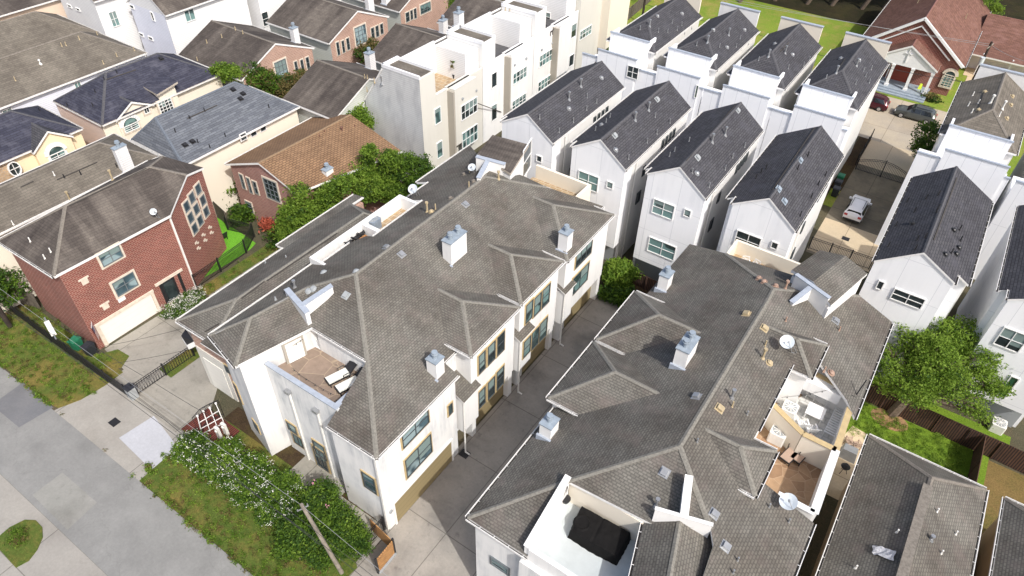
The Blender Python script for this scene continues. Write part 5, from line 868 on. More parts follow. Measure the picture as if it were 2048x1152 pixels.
def bl_(px, py, z, r, rz_=None): p = P(px, py, z); return (p.x, p.y, z, r, r, rz_ or r*0.85)
G_ = ['leafA', 'leafB', 'leafC']
# the big tree over the right-hand yard
tb = P(1783, 828, 0)
plant('broadleaf_tree', 'big bright green tree with thick trunk beside the brown wooden fence', 'tree', tb,
  [bl_(1880, 735, 5.8, 1.7), bl_(1812, 655, 5.8, 1.3), bl_(1838, 690, 5.8, 1.3), bl_(1905, 672, 6.6, 1.4), bl_(1955, 712, 6.0, 1.4), bl_(1790, 745, 4.6, 1.2), bl_(1835, 780, 4.6, 1.3), bl_(1905, 768, 5.2, 1.3), bl_(1975, 770, 5.2, 1.1), bl_(1948, 808, 4.2, .9), bl_(2005, 735, 5.4, 0.8), bl_(1775, 700, 5.0, .9), bl_(1840, 622, 6.6, 0.8), bl_(1938, 655, 6.6, 0.8), bl_(1995, 775, 4.8, .7), bl_(1768, 768, 3.8, .6), bl_(1960, 830, 3.6, .6), bl_(1875, 700, 6.6, 1.2)],
  33000, 0.095, G_, [0.2, 0.76, 0.04], trunk=0.42, clump=0.25, hollow=0.3)
# trees between the orange roof and the central building
for i, (lb, bp, bs, n, mt, wt, sz) in enumerate((
  ('bright green tree in front of the rose brick gable, leftmost of its cluster', (600, 478), [bl_(598, 430, 3.8, 1.8), bl_(575, 455, 2.8, 1.2), bl_(625, 460, 2.6, 1.1), bl_(598, 385, 6.0, 0.9), bl_(575, 425, 4.0, .9)], 8500, G_, [.25, .68, .07], 0.17),
  ('green tree hiding the base of the small white chimney on the orange roof', (660, 455), [bl_(648, 400, 4.4, 1.5), bl_(662, 425, 3.4, 1.4), bl_(685, 368, 6.0, 1.1), bl_(655, 385, 5.4, .9)], 7000, G_, [.4, .48, .12], 0.17),
  ('tall light green tree in the middle of the cluster below the orange roof', (740, 420), [bl_(728, 345, 5.4, 1.5), bl_(738, 378, 4.0, 1.3), bl_(742, 305, 7.6, 0.9), bl_(698, 325, 5.6, 1.0), bl_(712, 362, 4.6, 1.0)], 8500, G_, [.35, .57, .08], 0.17),
  ('green tree rising right of the tallest light green one beside the orange roof eave', (780, 400), [bl_(782, 322, 6.4, 1.1), bl_(768, 368, 4.0, 1.3), bl_(788, 385, 3, 1.1)], 6500, G_, [.45, .43, .12], 0.17),
  ('dark glossy green tree against the mildewed siding end wall', (835, 385), [bl_(825, 345, 4.4, 2.1), bl_(845, 365, 3.2, 1.7), bl_(805, 325, 4.6, 1.2)], 6000, ['leafA', 'leafC'], [.55, .45], 0.18))):
    plant('broadleaf_tree', lb, 'tree', P(*bp, 0), bs, int(n*1.7), sz*.66, mt, wt, trunk=0.13, clump=0.22, hollow=.3)
# crape myrtles and shrubs along the verge
hedge = (('white-flowering shrub nearest the white trellis, upper end of the verge hedge', (398, 915), [bl_(385, 893, 1.5, 1.05), bl_(415, 920, 1.4, 1.01), bl_(368, 905, 1.1, 0.76)], 1),
  ('white-flowering shrub second in the verge hedge from the trellis', (455, 960), [bl_(452, 915, 2.0, 1.18), bl_(475, 950, 1.6, 1.09), bl_(440, 945, 1.3, 0.84)], 1), ('densely flowered white shrub in the middle of the verge hedge', (515, 1000), [bl_(505, 950, 2.2, 1.26), bl_(535, 985, 1.6, 1.01), bl_(495, 985, 1.4, 0.92)], 1),
  ('white-flowering shrub in front of the white wall, just left of the leaning utility pole', (578, 1030), [bl_(560, 985, 2.2, 1.26), bl_(585, 1010, 1.8, 1.09), bl_(545, 1020, 1.4, 1.01)], 1), ('feathery green shrub with pink blooms behind the utility pole', (660, 1055), [bl_(642, 1000, 2.2, 1.18), bl_(672, 1040, 1.8, 1.09), bl_(640, 1035, 1.6, 1.01)], 2),
  ('feathery green shrub in front of the utility pole, without flowers', (610, 1115), [bl_(600, 1070, 1.7, 1.26), bl_(640, 1100, 1.4, 1.01), bl_(575, 1090, 1.2, 0.76)], 0), ('dark green shrub beside the cedar bin gate', (700, 1105), [bl_(690, 1065, 1.8, 1.01), bl_(715, 1085, 1.4, 0.76), bl_(670, 1090, 1.3, 0.84)], 0))
for lb, bp, bs, fl_ in hedge:
    plant('flowering_shrub' if fl_ else 'green_shrub', lb, 'shrub', P(*bp, 0), bs, 13000, 0.085, G_, ([.46, .20, .34] if fl_ == 1 else [.42, .10, .48]), trunk=0.06, stems=3, flowers=('petal', 1100, 0.042) if fl_ == 1 else (('pinkpetal', 56, 0.07) if fl_ == 2 else None), group='shrubs along the grass verge', clump=0.19)
ng = None
for lb, bp, bs, n, mt, wt in (
  ('round clipped bright green bush in the gap at the end of the alley', (1236, 575), [bl_(1236, 545, 1.5, 1.15, 1.2)], 6500, ['leafA', 'leafB'], [.4, .6]), ('low dark green hedge bush at the end of the alley', (1240, 600), [bl_(1240, 590, .6, 1.2, .6), bl_(1222, 583, .6, .9, .6)], 2600, ['leafC', 'leafA'], [.6, .4]),
  ('loose pale green shrub by the weathered fence behind the turf yard', (437, 390), [bl_(434, 362, 2.4, 1.1, 1.8), bl_(455, 375, 1.8, 1.2)], 2200, G_, [.4, .4, .2]), ('dark shrub inside the iron fence corner near the turf', (485, 440), [bl_(483, 430, .8, 1.1)], 1500, ['leafC', 'leafA'], [.5, .5]),
  ('bright green shrub behind the navy roof corner', (455, 190), [bl_(440, 138, 7.6, .8), bl_(460, 146, 7.4, 1.0), bl_(452, 150, 6.4, .8)], 2600, ['leafB', 'leafA'], [.6, .4]), ('olive and green tree in front of the leftmost salmon brick gable', (520, 218), [bl_(512, 148, 7.0, 1.3), bl_(530, 165, 6.4, 1.3), bl_(500, 165, 6.2, 1.1), bl_(545, 180, 5.6, 1.1), bl_(520, 185, 5.4, 1.2)], 8000, ['leafA', 'leafC', 'leafD'], [.4, .35, .25]),
  ('brownish autumn shrub under the salmon brick gable beside the dark brown roof', (575, 215), [bl_(580, 168, 5.4, 1.2), bl_(562, 185, 5.2, 1.1), bl_(605, 152, 5.2, .8)], 4200, ['leafD', 'leafC'], [.75, .25]), ('brownish shrub under the second salmon brick gable', (730, 145), [bl_(728, 106, 4.6, 1.2), bl_(745, 92, 4.6, .9)], 2600, ['leafD', 'leafC'], [.7, .3]),
  ('small bright shrub by the corner of the mildewed siding wall', (725, 275), [bl_(712, 228, 6.6, 1.0), bl_(698, 220, 6.8, .6), bl_(726, 245, 5.8, 1.0)], 2600, ['leafB', 'leafA'], [.6, .4]), ('narrow dark green tree beside the gated drive, left of the brown-roofed white house', (1850, 330), [bl_(1856, 275, 4.2, 1.4, 1.8), bl_(1850, 300, 2.4, 1.4), bl_(1870, 262, 4.6, .8)], 3200, ['leafA', 'leafC'], [.45, .55]),
  ('green treetop at the upper edge left of the brown roof with two chimneys', (893, 22), [bl_(890, 2, 5, 1.8), bl_(905, 12, 4, 1.4)], 1800, ['leafB', 'leafA'], [.5, .5]), ('bright green tree behind the church at the top right', (1965, 45), [bl_(1968, 5, 5, 2.4), bl_(1985, 25, 3.5, 1.8), bl_(1955, -15, 6, 2)], 4200, ['leafB', 'leafA'], [.65, .35]),
  ('low green shrub beside the dark church pole', (1948, 120), [bl_(1946, 116, .8, 1.1)], 800, ['leafB', 'leafA'], [.5, .5]), ('dark foliage bed under the church wall', (1860, 188), [bl_(1855, 192, .4, .9, .4), bl_(1872, 195, .4, .9, .4)], 900, ['leafC', 'leafD'], [.6, .4]),
  ('green tree at the left edge over the weathered fence', (-5, 615), [bl_(5, 580, 2.6, 1.5), bl_(-8, 560, 3.2, 1.6)], 2600, ['leafC', 'leafA'], [.6, .4]), ('dark shrub at the foot of the trees beside the low grey roof', (557, 485), [bl_(557, 478, .8, 1.2), bl_(585, 495, .8, 1.2)], 1400, ['leafC', 'leafA'], [.6, .4]), ('red-leaved shrub by the rose brick porch', (545, 452), [bl_(545, 447, .6, 1.0, .6)], 900, ['redleaf'], [1]),
  ('small green shrub right of the round clipped bush', (1260, 560), [bl_(1260, 548, 1.3, .6)], 500, ['leafB', 'leafA'], [.5, .5])):
    plant('green_shrub' if len(bs) < 3 else 'broadleaf_tree', lb, 'shrub' if len(bs) < 3 else 'tree', P(*bp, 0), bs, n, 0.15, mt, wt, trunk=0.07, clump=0.26)
fbed = thing('flower_bed', 'bed of small white flowers beside the red brick entry and white garage door', 'flower bed', (*P(365, 610, 0)[:2], 0)); fb = [bl_(px, py, .35, .75, .4) for px, py in ((338, 622), (352, 612), (365, 605), (378, 598), (392, 588), (355, 625), (372, 612))]
leaves('foliage', fb, 4200, 0.1, ['leafA', 'leafC'], fbed, None, 0.16); leaves('blossom', [(b[0], b[1], .45, b[3]*1.05, b[4]*1.05, .38) for b in fb], 3000, 0.04, ['petal'], fbed, None, 0.09, hollow=0.9, per=7)
# woodland beyond the lawn; unseen crowns of the tall trees shaped and shifted for shade
for i, (px, py, r_) in enumerate(((1475, 8, 5.5), (1545, 5, 6), (1610, 12, 5), (1660, 15, 5.5), (1720, 22, 5), (1765, 20, 5), (1420, -5, 5), (1260, 5, 3.0), (1215, 8, 2.6), (1160, -12, 3), (1075, -10, 3.5), (1010, -14, 3))):
    p = P(px, py, 0); lb = ('tall shaded tree beyond the bright lawn, %s' % ['above the first far roof', 'left of its middle', 'near the middle', 'right of the middle', 'close to the church roof', 'touching the church roof', 'at its left end'][i]) if i < 7 else 'leafy treetop at the upper picture edge, %s' % ['left of the lawn pole', 'by the weathered wooden fence', 'behind the cream end block', 'behind the second roof terrace', 'behind the two-chimney brown roof'][i-7]
    zc = 12.5 if i < 7 else 3.5
    y_ = p.y+(1 if i < 7 else 1.5); plant('broadleaf_tree', lb, 'tree', (p.x, y_), [(p.x+6, y_+1.0, zc, 6, 4, 3.0), (p.x+6, y_+3, zc+1, 7, 6, 3.2), (p.x+3, y_+10, zc+1, 7, 6, 3.2)] if i < 7 else [(p.x, y_+1, zc, r_, r_, r_*.7), (p.x+2, y_+3, zc+1, r_*.8, r_*.8, r_*.6)], 6500 if i < 7 else 2500, 0.5 if i < 7 else 0.22, ['leafC', 'leafA'] if i < 7 else ['leafA', 'leafB'], [.7, .3] if i < 7 else [.6, .4], trunk=0.35 if i < 7 else .15, clump=0.6)
gs('woodland_floor', -60, 20, 122.5, 200, 0.03, 'woodshade')
# ------------------------------------------------------------ vehicles
def car(name, label, loc, rz, col, L=4.6, W=1.88, H=1.66, hatch=True):
    t = bpy.data.objects.new(name, None); C.objects.link(t); WL[t] = Vector((0, 0, 0)); tag(t, label, 'car', 'parked cars')
    h = L/2; k = H/1.66; st_ = [(-h, .62, .72, .80, .0), (-h+.08, .92*k, .98*k, .93, 0), (-h+.35, 1.0*k, 1.42*k, .98, .60), (-h+.75, 1.02*k, 1.60*k, 1, .66), (-.6, 1.02*k, 1.66*k, 1, .70), (.15, 1.0*k, 1.63*k, 1, .70), (.55, .99*k, 1.45*k, 1, .68), (1.05, .98*k, 1.06*k, .99, .78), (h-.55, .92*k, .99*k, .96, .74), (h-.15, .80*k, .86*k, .90, .66), (h, .55, .66, .78, .5)]
    rows = []
    for x, be, tp, wf, wt in st_:
        w_ = W/2*wf; wt = wt*W/2/0.94 if wt else w_*.9; e = abs(x) > h-.05; rows.append([(x, -.0, tp), (x, wt*.6, tp-.01), (x, wt, tp-.05), (x, w_*.96, be), (x, w_, be-.25), (x, w_*.99, .42), (x, w_*.9, .26 if not e else .4), (x, 0, .24 if not e else .4)])
    b = MB()
    for s_ in (1, -1):
        rr_ = [[Vector((p[0], p[1]*s_, p[2])) for p in r0] for r0 in rows]
        for i in range(len(rr_)-1):
            for j in range(7):
                q_ = [rr_[i][j], rr_[i+1][j], rr_[i+1][j+1], rr_[i][j+1]]; b.poly(q_ if s_ < 0 else q_[::-1], 0, True)
        b.poly(rr_[0] if s_ > 0 else rr_[0][::-1]); b.poly(rr_[-1][::-1] if s_ > 0 else rr_[-1])
    body = part('body', b, col, t); V = lambda i, j, s_, o=.012: Vector((rows[i][j][0], rows[i][j][1]*s_, rows[i][j][2]))
    def quad(a, b_, c_, d_, nm, off): m_ = MB(); off = Vector(off); q_ = [Vector(v)+off for v in (a, b_, c_, d_)]; m_.poly(q_); part(nm, m_, 'carglass', t)
    quad(V(7, 2, -1)*.97+Vector((0, 0, .06)), V(7, 2, 1)*.97+Vector((0, 0, .06)), V(5, 2, 1)+Vector((.05, 0, 0)), V(5, 2, -1)+Vector((.05, 0, 0)), 'windscreen', (.05, 0, .05)); quad(V(1, 3, -1)*.93+Vector((-.03, 0, .08)), V(2, 2, -1), V(2, 2, 1), V(1, 3, 1)*.93+Vector((-.03, 0, .08)), 'rear_window', (-.05, 0, .03))
    for s_ in (1, -1):
        for (i0, i1) in ((2, 4), (4, 6)):
            lo_ = [V(i, 3, s_)+Vector((0, .012*s_, .04)) for i in range(i0, i1+1)]; hi_ = [V(i, 2, s_)+Vector((0, .03*s_, -.05)) for i in range(i0, i1+1)]; lo_[0].x += .06; hi_[0].x += .06; lo_[-1].x -= .05; m_ = MB()
            for i in range(len(lo_)-1): m_.poly([lo_[i], lo_[i+1], hi_[i+1], hi_[i]])
            part('side_window', m_, 'carglass', t)
        for x in (-h+.88, h-.92):
            y_ = s_*(W/2-.1); w0 = MB(); w0.cyl((x, y_-.13*s_, .35), (x, y_+.115*s_, .35), .35, 18); ty = part('wheel', w0, 'rubber', t); w1 = MB(); w1.cyl((x, y_+.10*s_, .35), (x, y_+.13*s_, .35), .22, 14, r2=.2); part('rim', w1, 'rim', ty)
        m_ = MB(); m_.box(-h-.01, -h+.16, s_*(W/2-.42) if s_ > 0 else -W/2+.1, s_*(W/2-.1) if s_ > 0 else -W/2+.42, .78, .96); part('tail_light', m_, 'tail', t)
        m_ = MB(); m_.box(h-.28, h-.06, s_*(W/2-.45) if s_ > 0 else -W/2+.12, s_*(W/2-.12) if s_ > 0 else -W/2+.45, .62, .78); part('headlight', m_, 'head', t); m_ = MB(); m_.box(.75, .93, s_*(W/2-.01) if s_ > 0 else -W/2-.2, s_*(W/2+.2) if s_ > 0 else -W/2+.01, .95, 1.1); part('mirror', m_, col, t)
        m_ = MB(); m_.bar((-h+.6, s_*.58, 1.66*k+.03), (.1, s_*.58, 1.66*k+.02), .05, .05); part('roof_rail', m_, 'black', t)
    m_ = MB(); m_.box(-h-.02, -h+.1, -.26, .26, .6, .73); part('licence_plate', m_, 'wtrim', t); m_ = MB(); m_.box(-h-.015, -h+.12, -W/2+.12, W/2-.12, .3, .5); part('bumper', m_, 'black', t)
    t.location = loc; t.rotation_euler = (0, 0, math.radians(rz)); return t
car('parked_car', 'white compact car with dark rear window parked in the gated driveway', (-2.9, 69.35, 0), 90, 'carwhite', 4.5, 1.86, 1.6); car('parked_car', 'grey SUV with roof rails parked in front of the church steps', (-2.13, 94.9, 0), 180, 'cargrey', 4.75, 1.92, 1.7); car('parked_car', 'dark maroon SUV half hidden by the last far-row white house', (-7.75, 94.9, 0), 180, 'carred', 4.75, 1.92, 1.7)
# ------------------------------------------------------------ fences, gates
def ironf(name, label, cat, pts, h=1.25, sp=0.13, post=2.4, arch=0.0, mat='iron', group=None):
    pts = [Vector((p[0], p[1], 0)) for p in pts]; t = thing(name, label, cat, pts[0], group); pk = MB(); rl = MB(); tot = sum((b-a).length for a, b in zip(pts[:-1], pts[1:])); s0 = 0
    hh_ = lambda s: h+(arch*math.sin(math.pi*s/tot) if arch else 0)
    for a, b in zip(pts[:-1], pts[1:]):
        L = (b-a).length; d = (b-a)/L; n = int(L/sp)
        for i in range(n+1): p = a+d*(i*sp); pk.bar(p+Vector((0, 0, .08)), p+Vector((0, 0, hh_(s0+i*sp)+.05)), .028, .028)
        K = 8 if arch else 1
        for j in range(K):
            u0, u1 = L*j/K, L*(j+1)/K
            for z_ in (0, -.18): rl.bar(a+d*u0+Vector((0, 0, hh_(s0+u0)+z_)), a+d*u1+Vector((0, 0, hh_(s0+u1)+z_)), .035, .035)
        rl.bar(a+Vector((0, 0, .14)), b+Vector((0, 0, .14)), .035, .035); m_ = max(1, round(L/post))
        for i in range(m_+1):
            p = a+d*(L*i/m_)
            if i == m_ and (b-pts[-1]).length > .01: continue
            q_ = MB(); q_.box(p.x-.05, p.x+.05, p.y-.05, p.y+.05, 0, hh_(s0+L*i/m_)+.15); part('post', q_, mat, t)
        s0 += L
    k_ = part('pickets', pk, mat, t); part('rails', rl, mat, t); return t
ironf('iron_fence', 'black iron fence along the grass verge in front of the red brick house', 'fence', [(-62, 11.6), (-52, 11.6), (-42.0, 11.8)], 1.3); ironf('sliding_gate', 'black iron driveway gate between the brick-house drive and the shared drive', 'gate', [(-41.6, 12.2), (-41.45, 17.3)], 1.2, 0.2, 2.6)
ironf('iron_fence', 'black iron fence curving round the bright green turf yard', 'fence', [(-48.0, 22.5), (-48.1, 25.2), (-48.35, 28.3), (-49.7, 30.4), (-52.6, 29.6)], 1.5)
ironf('iron_gate', 'arched black double iron gate across the far end of the gated driveway', 'gate', [(-5.05, 78), (0.3, 78)], 1.25, .16, 2.67, .75); ironf('iron_fence', 'black iron fence closing the near end of the gated driveway', 'fence', [(-5.1, 60.4), (0.5, 60.6)], 1.4, .14, 1.85); ironf('iron_fence', 'short black iron fence beside the drive near the arched gate', 'fence', [(-5.3, 79), (-5.3, 86)], 1.3)
ironf('iron_gate', 'small black iron gate at the alley corner of the central white building', 'gate', [(-18.9, 14.75), (-19.0, 13.3), (-20.6, 13.2)], 1.5, .12, 1.4); ironf('iron_rail', 'small iron rail beside the far-row drive strip', 'railing', [(0.9, 68), (0.9, 76)], 1.0) if False else None
def woodf(name, label, pts, h, mat='woodbr', th=.05):
    t = thing(name, label, 'fence', (*pts[0][:2], 0)); mb = MB(); 
    for a, b in zip(pts[:-1], pts[1:]):
        mb.bar((a[0], a[1], h/2), (b[0], b[1], h/2), th, h)
        L = (Vector(b[:2])-Vector(a[:2])).length
        for i in range(int(L/2.4)+1): f = i*2.4/L; p = (a[0]+(b[0]-a[0])*f, a[1]+(b[1]-a[1])*f); q_ = MB(); q_.box(p[0]-.06, p[0]+.06, p[1]-.11, p[1]-.0, 0, h-.1); part('post', q_, mat, t)
    part('boards', mb, mat, t); return t
woodf('wood_fence', 'long dark brown wooden fence behind the back lawn and big tree trunk', [(2.9, 44.1), (6.6, 44.0), (11.0, 43.9), (13.0, 43.9), (20, 43.6)], 1.9); woodf('wood_fence', 'dark brown wooden side fence at the right end of the back lawn', [(11.9, 43.8), (11.9, 35.2)], 1.9)
woodf('wood_fence', 'weathered grey wooden fence panel behind the turf yard', [P(459, 455)[:2], P(430, 428)[:2], P(466, 402)[:2]], 1.9, 'wood'); woodf('wood_fence', 'weathered grey wooden fence panel left of the red brick house', [(-59.8, 12.2), (-56.4, 13.2)], 1.8, 'wood'); woodf('wood_fence', 'weathered grey wooden fence along the bright lawn beside the cream end block', [(-45.6, 96.5), (-47.5, 120)], 1.9, 'wood'); woodf('wood_fence', 'brown wooden fence across the planted end of the alley', [(-17.9, 45.9), (-11.7, 45.4)], 1.5)
# cedar bin gate, trellis, red deck
cg = thing('cedar_gate', 'orange cedar board gate with black posts beside the alley entrance', 'gate', (-18.0, 12.1, 0)); k = MB(); A_, B_ = P(757, 1146, 0), P(790, 1106, 0); k.bar((A_.x, A_.y, .85), (B_.x, B_.y, .85), .06, 1.5); part('boards', k, 'cedar', cg)
for q_ in (A_, B_): k = MB(); k.box(q_.x-.06, q_.x+.06, q_.y-.06, q_.y+.06, 0, 1.8); part('post', k, 'iron', cg)
k = MB(); k.bar((A_.x*.45+B_.x*.55-.0, A_.y*.45+B_.y*.55-.05, 1.2), (A_.x*.35+B_.x*.65, A_.y*.35+B_.y*.65-.05, 1.2), .04, .06); part('handle', k, 'iron', cg)
cs_ = P(745, 1062, 0); k = MB(); k.bar((cs_.x, cs_.y, .8), (B_.x-.1, B_.y, .8), .05, 1.4); part('side_boards', k, 'cedar', cg)
k = MB(); k.bar((A_.x, A_.y, .06), (B_.x, B_.y, .06), .3, .12); part('kerb', k, 'greyst', cg)
dk = boxpart(thing('wood_deck', 'dark red boarded deck strip beside the white trellis', 'deck', (-34.5, 12.8, 0)), 'boards', 'deckred', (-36.2, -32.6, 12.2, 14.5, 0.02, 0.12))
tr = thing('trellis', 'arched iron gate with white lattice bars beside the red deck', 'trellis', (-35.2, 11.6, 0)); k = MB(); tp = [P(px, py, 1.9) for px, py in ((395, 833), (407, 824), (420, 817), (432, 808))]; bt = [P(px, py, 0.2) for px, py in ((404, 868), (420, 862), (436, 858), (448, 846))]
for a, b in zip(tp, bt): k.bar(a, b, .05, .05); k.cyl(a, a+Vector((0, 0, .12)), .08, 6)
for f in (.35, .7, 1): k.bar(tp[0].lerp(bt[0], f), tp[3].lerp(bt[3], f), .045, .045)
part('lattice', k, 'wtrim', tr); k = MB(); ar_ = [P(px, py, 2.2) for px, py in ((384, 836), (400, 818), (418, 808), (435, 801))]; k.tube(ar_, .03, 5); k.tube([p-Vector((0, 0, 1.6)) for p in ar_], .03, 5); [k.bar(p, p-Vector((0, 0, 1.9)), .025, .025) for p in ar_]; [k.bar(ar_[i].lerp(ar_[i+1], .5), ar_[i].lerp(ar_[i+1], .5)-Vector((0, 0, 1.9)), .02, .02) for i in range(3)]; part('gate_frame', k, 'iron', tr)
mxx = thing('electric_meters', 'pair of grey and white utility meter boxes beside the trellis', 'meter box', (*P(445, 870, 0)[:2], 0)); 
for px, py in ((436, 864), (449, 856)): p = P(px, py, .9); k = MB(); k.box(p.x-.2, p.x+.2, p.y-.1, p.y+.1, .2, 1.4); k.cyl((p.x, p.y-.1, 1.1), (p.x, p.y-.18, 1.1), .1, 10); part('meter_box', k, 'pvc', mxx)
# wheelie bins, pedestal, flag, cover box
def bin_(label, x, y, mat, rz=0): 
    t = thing('wheelie_bin', label, 'bin', (x, y, 0), 'wheelie bins'); k = MB(); a = [(x-.28, y-.3), (x+.28, y-.3), (x+.28, y+.3), (x-.28, y+.3)]; b = [(x-.34, y-.38), (x+.34, y-.38), (x+.34, y+.38), (x-.34, y+.38)]
    for i in range(4): j = (i+1) % 4; k.poly([(*a[i], .06), (*a[j], .06), (*b[j], 1.0), (*b[i], 1.0)])
    part('bin_body', k, mat, t); k = MB(); k.box(x-.36, x+.36, y-.42, y+.4, 1.0, 1.05); k.box(x-.28, x+.28, y-.3, y+.3, 1.05, 1.1); part('lid', k, mat, t); k = MB(); [k.cyl((x+s_*.3, y+.3, .12), (x+s_*.36, y+.3, .12), .12, 10) for s_ in (-1, 1)]; k.bar((x-.25, y+.46, 1.0), (x+.25, y+.46, 1.0), .04, .04); part('wheel', k, 'rubber', t)
    t.rotation_euler = (0, 0, rz)
bin_('green wheelie bin by the corner of the red brick house', *P(158, 697, 0)[:2], 'binG', .3); bin_('black wheelie bin next to the green one by the brick corner', *P(184, 708, 0)[:2], 'binK', .2); bin_('green-lidded bin beside the gated driveway wall', *P(1677, 366, 0)[:2], 'binG'); bin_('black bin next to the green-lidded one by the gated driveway', *P(1672, 378, 0)[:2], 'binK'); bin_('dark bin with white lid near the white car', *P(1668, 392, 0)[:2], 'binK')
pdl = thing('gate_pedestal', 'dark boxy gate operator pedestal at the end of the iron verge fence', 'pedestal', (-41.7, 12.0, 0)); k = MB(); k.box(-41.95, -41.35, 11.75, 12.3, 0, 1.15); part('cabinet', k, 'greyst', pdl); k = MB(); k.box(-42.02, -41.28, 11.68, 12.37, 1.151, 1.2); part('cap', k, 'binK', pdl)
fg = thing('flag', 'striped flag hanging at the corner of the white garage door', 'flag', (-48.0, 13.6, 0)); f0 = Vector((-48.05, 13.75, 2.9)); f1 = Vector((-47.2, 13.3, 3.1)); k = MB(); k.cyl(f0, f1, .025, 6); part('pole', k, 'wtrim', fg); S_ = MB(); W_f = MB(); Bf_ = MB()
d_ = (f1-f0)/7
for i in range(7): q_ = [f0+d_*i, f0+d_*(i+1), f0+d_*(i+1)-Vector((0, 0, 1.5)), f0+d_*i-Vector((0, 0, 1.5))]; (S_ if i % 2 == 0 else W_f).poly(q_); (S_ if i % 2 == 0 else W_f).poly([v+Vector((.015, .03, 0)) for v in q_[::-1]])
for o_ in (Vector((.02, .04, 0)), Vector((-.01, -.02, 0))): Bf_.poly([f0+o_+d_*3.9, f0+o_+d_*7, f0+o_+d_*7-Vector((0, 0, .62)), f0+o_+d_*3.9-Vector((0, 0, .62))])
part('red_stripe', S_, 'red', fg); part('white_stripe', W_f, 'wtrim', fg); part('blue_canton', Bf_, 'blue', fg)
# ------------------------------------------------------------ poles and wires
def vert(px, py, x, y): return (PX(px, py, x).z+PY(px, py, y).z)/2
pb = P(684, 1146, 0); zt = PY(603, 1009, pb.y).z
up = thing('utility_pole', 'grey wooden utility pole rising through the verge shrubs', 'utility pole', (pb.x, pb.y, 0)); k = MB(); ptop = P(603, 1009, 7.9); k.cyl((pb.x, pb.y, 0), ptop, .14, 10, 0, .1); part('shaft', k, 'pole', up); k = MB(); k.bar(ptop+Vector((-.12, -.3, -.4)), ptop+Vector((.12, .3, -.4)), .05, .06); [k.cyl(ptop+Vector((s_*.3, s_, -.38)), ptop+Vector((s_*.3, s_, -.24)), .035, 6) for s_ in (-.28, .28)]; part('crossarm', k, 'metal', up)
def wire(label, pts, r=.014, mat='wire', sag=.25):
    mb = MB(); P_ = []
    for a, b in zip(pts[:-1], pts[1:]):
        for i in range(9): f = i/8; P_.append(Vector(a).lerp(Vector(b), f)-Vector((0, 0, sag*4*f*(1-f))))
    mb.tube(P_, r, 4); o = mb.build('overhead_wire', mat, None, org=P_[0]); tag(o, label, 'wire', 'overhead wires')
wire('thin grey overhead wire running to the top of the shrub-hidden pole', [P(-40, 548, 8.6), ptop+Vector((0, 0, -.1)), P(900, 1252, 8.2)], .011, 'wirelight', .15); wire('black overhead wire above the verge hedge, upper of the two dark ones', [P(-40, 560, 7.6), P(590, 1030, 7.6), P(860, 1240, 7.2)], .013, 'wire', .1)
wire('black overhead wire above the verge hedge, lower of the two dark ones', [P(-40, 578, 7.0), P(640, 1085, 7.0), P(830, 1235, 7)], .016, 'wire', .1); wire('black service wire over the iron verge fence', [P(-20, 600, 5.6), P(330, 840, 5.6), P(640, 1090, 6.2)], .02, 'wire', .15)
wire('thin service wire crossing the brick-house driveway', [P(430, 838, 4.6), P(300, 760, 5.5), P(100, 640, 6)], .015, 'wire', .1); wire('thin service wire from the brick garage corner to the low roof', [P(210, 692, 3.0), P(372, 655, 4.6)], .014, 'wire', .1); wire('thin service wire low over the gated driveway apron', [P(225, 727, 3.2), P(372, 700, 4.2)], .014, 'wire', .1)
wire('white cable running up the low roof to the white fin wall', [P(430, 668, 10.2), P(575, 596, 11.2)], .022, 'wirelight', .02)
lp = thing('utility_pole', 'thick dark pole at the left picture edge beside the weathered fence', 'utility pole', (*P(22, 655, 0)[:2], 0)); b_ = P(22, 655, 0); k = MB(); k.cyl(b_, b_+Vector((0, 0, 10)), .2, 10, 0, .15); part('shaft', k, 'poledark', lp)
tf_ = thing('transformer', 'small white pole transformer hanging by the wires in front of the brick house', 'transformer', P(103, 658, 4.6)); p = P(103, 658, 4.6); k = MB(); k.bar(P(94, 645, 4.6), P(107, 668, 4.6), .35, .3); part('tank', k, 'pvc', tf_); k = MB(); k.cyl(P(94, 645, 4.6), P(89, 635, 4.7), .06, 6); k.cyl(P(107, 668, 4.6), P(112, 678, 4.5), .05, 6); part('bushing', k, 'metal', tf_)
np_ = P(1283, 47, 0); n_ = thing('utility_pole', 'dark pole on the bright lawn behind the far-row roofs', 'utility pole', (np_.x, np_.y, 0)); k = MB(); k.cyl(np_, np_+Vector((0, 0, 9)), .2, 8, 0, .15); part('shaft', k, 'poledark', n_)
cb = P(1940, 172, 0); ct = PY(1978, 82, cb.y); cpole = thing('utility_pole', 'dark leaning pole with crossarm and drum transformer beside the church walk', 'utility pole', (cb.x, cb.y, 0)); k = MB(); k.cyl(cb, (cb.x+.0, cb.y, ct.z), .19, 8, 0, .14); part('shaft', k, 'poledark', cpole); k = MB(); k.bar((cb.x-.2, cb.y-1.2, ct.z-.6), (cb.x+.3, cb.y+1.2, ct.z-.6), .1, .12); part('crossarm', k, 'pole', cpole); k = MB(); dz_ = PY(1968, 122, cb.y-.4).z; k.cyl((cb.x-.1, cb.y-.45, dz_-.55), (cb.x-.1, cb.y-.45, dz_+.45), .3, 12); part('transformer_drum', k, 'dish', cpole)
for i, (a, b) in enumerate((((1978, 88), (1290, -30)), ((1978, 92), (1330, -30)), ((1985, 92), (2080, 130)))): wire('thin wire from the church pole %s' % ('over the lawn, upper one', 'over the lawn, lower one', 'towards the annex roof')[i], [P(*a, 8.2), P(*b, 8.2)], .022, 'wirelight', .3)
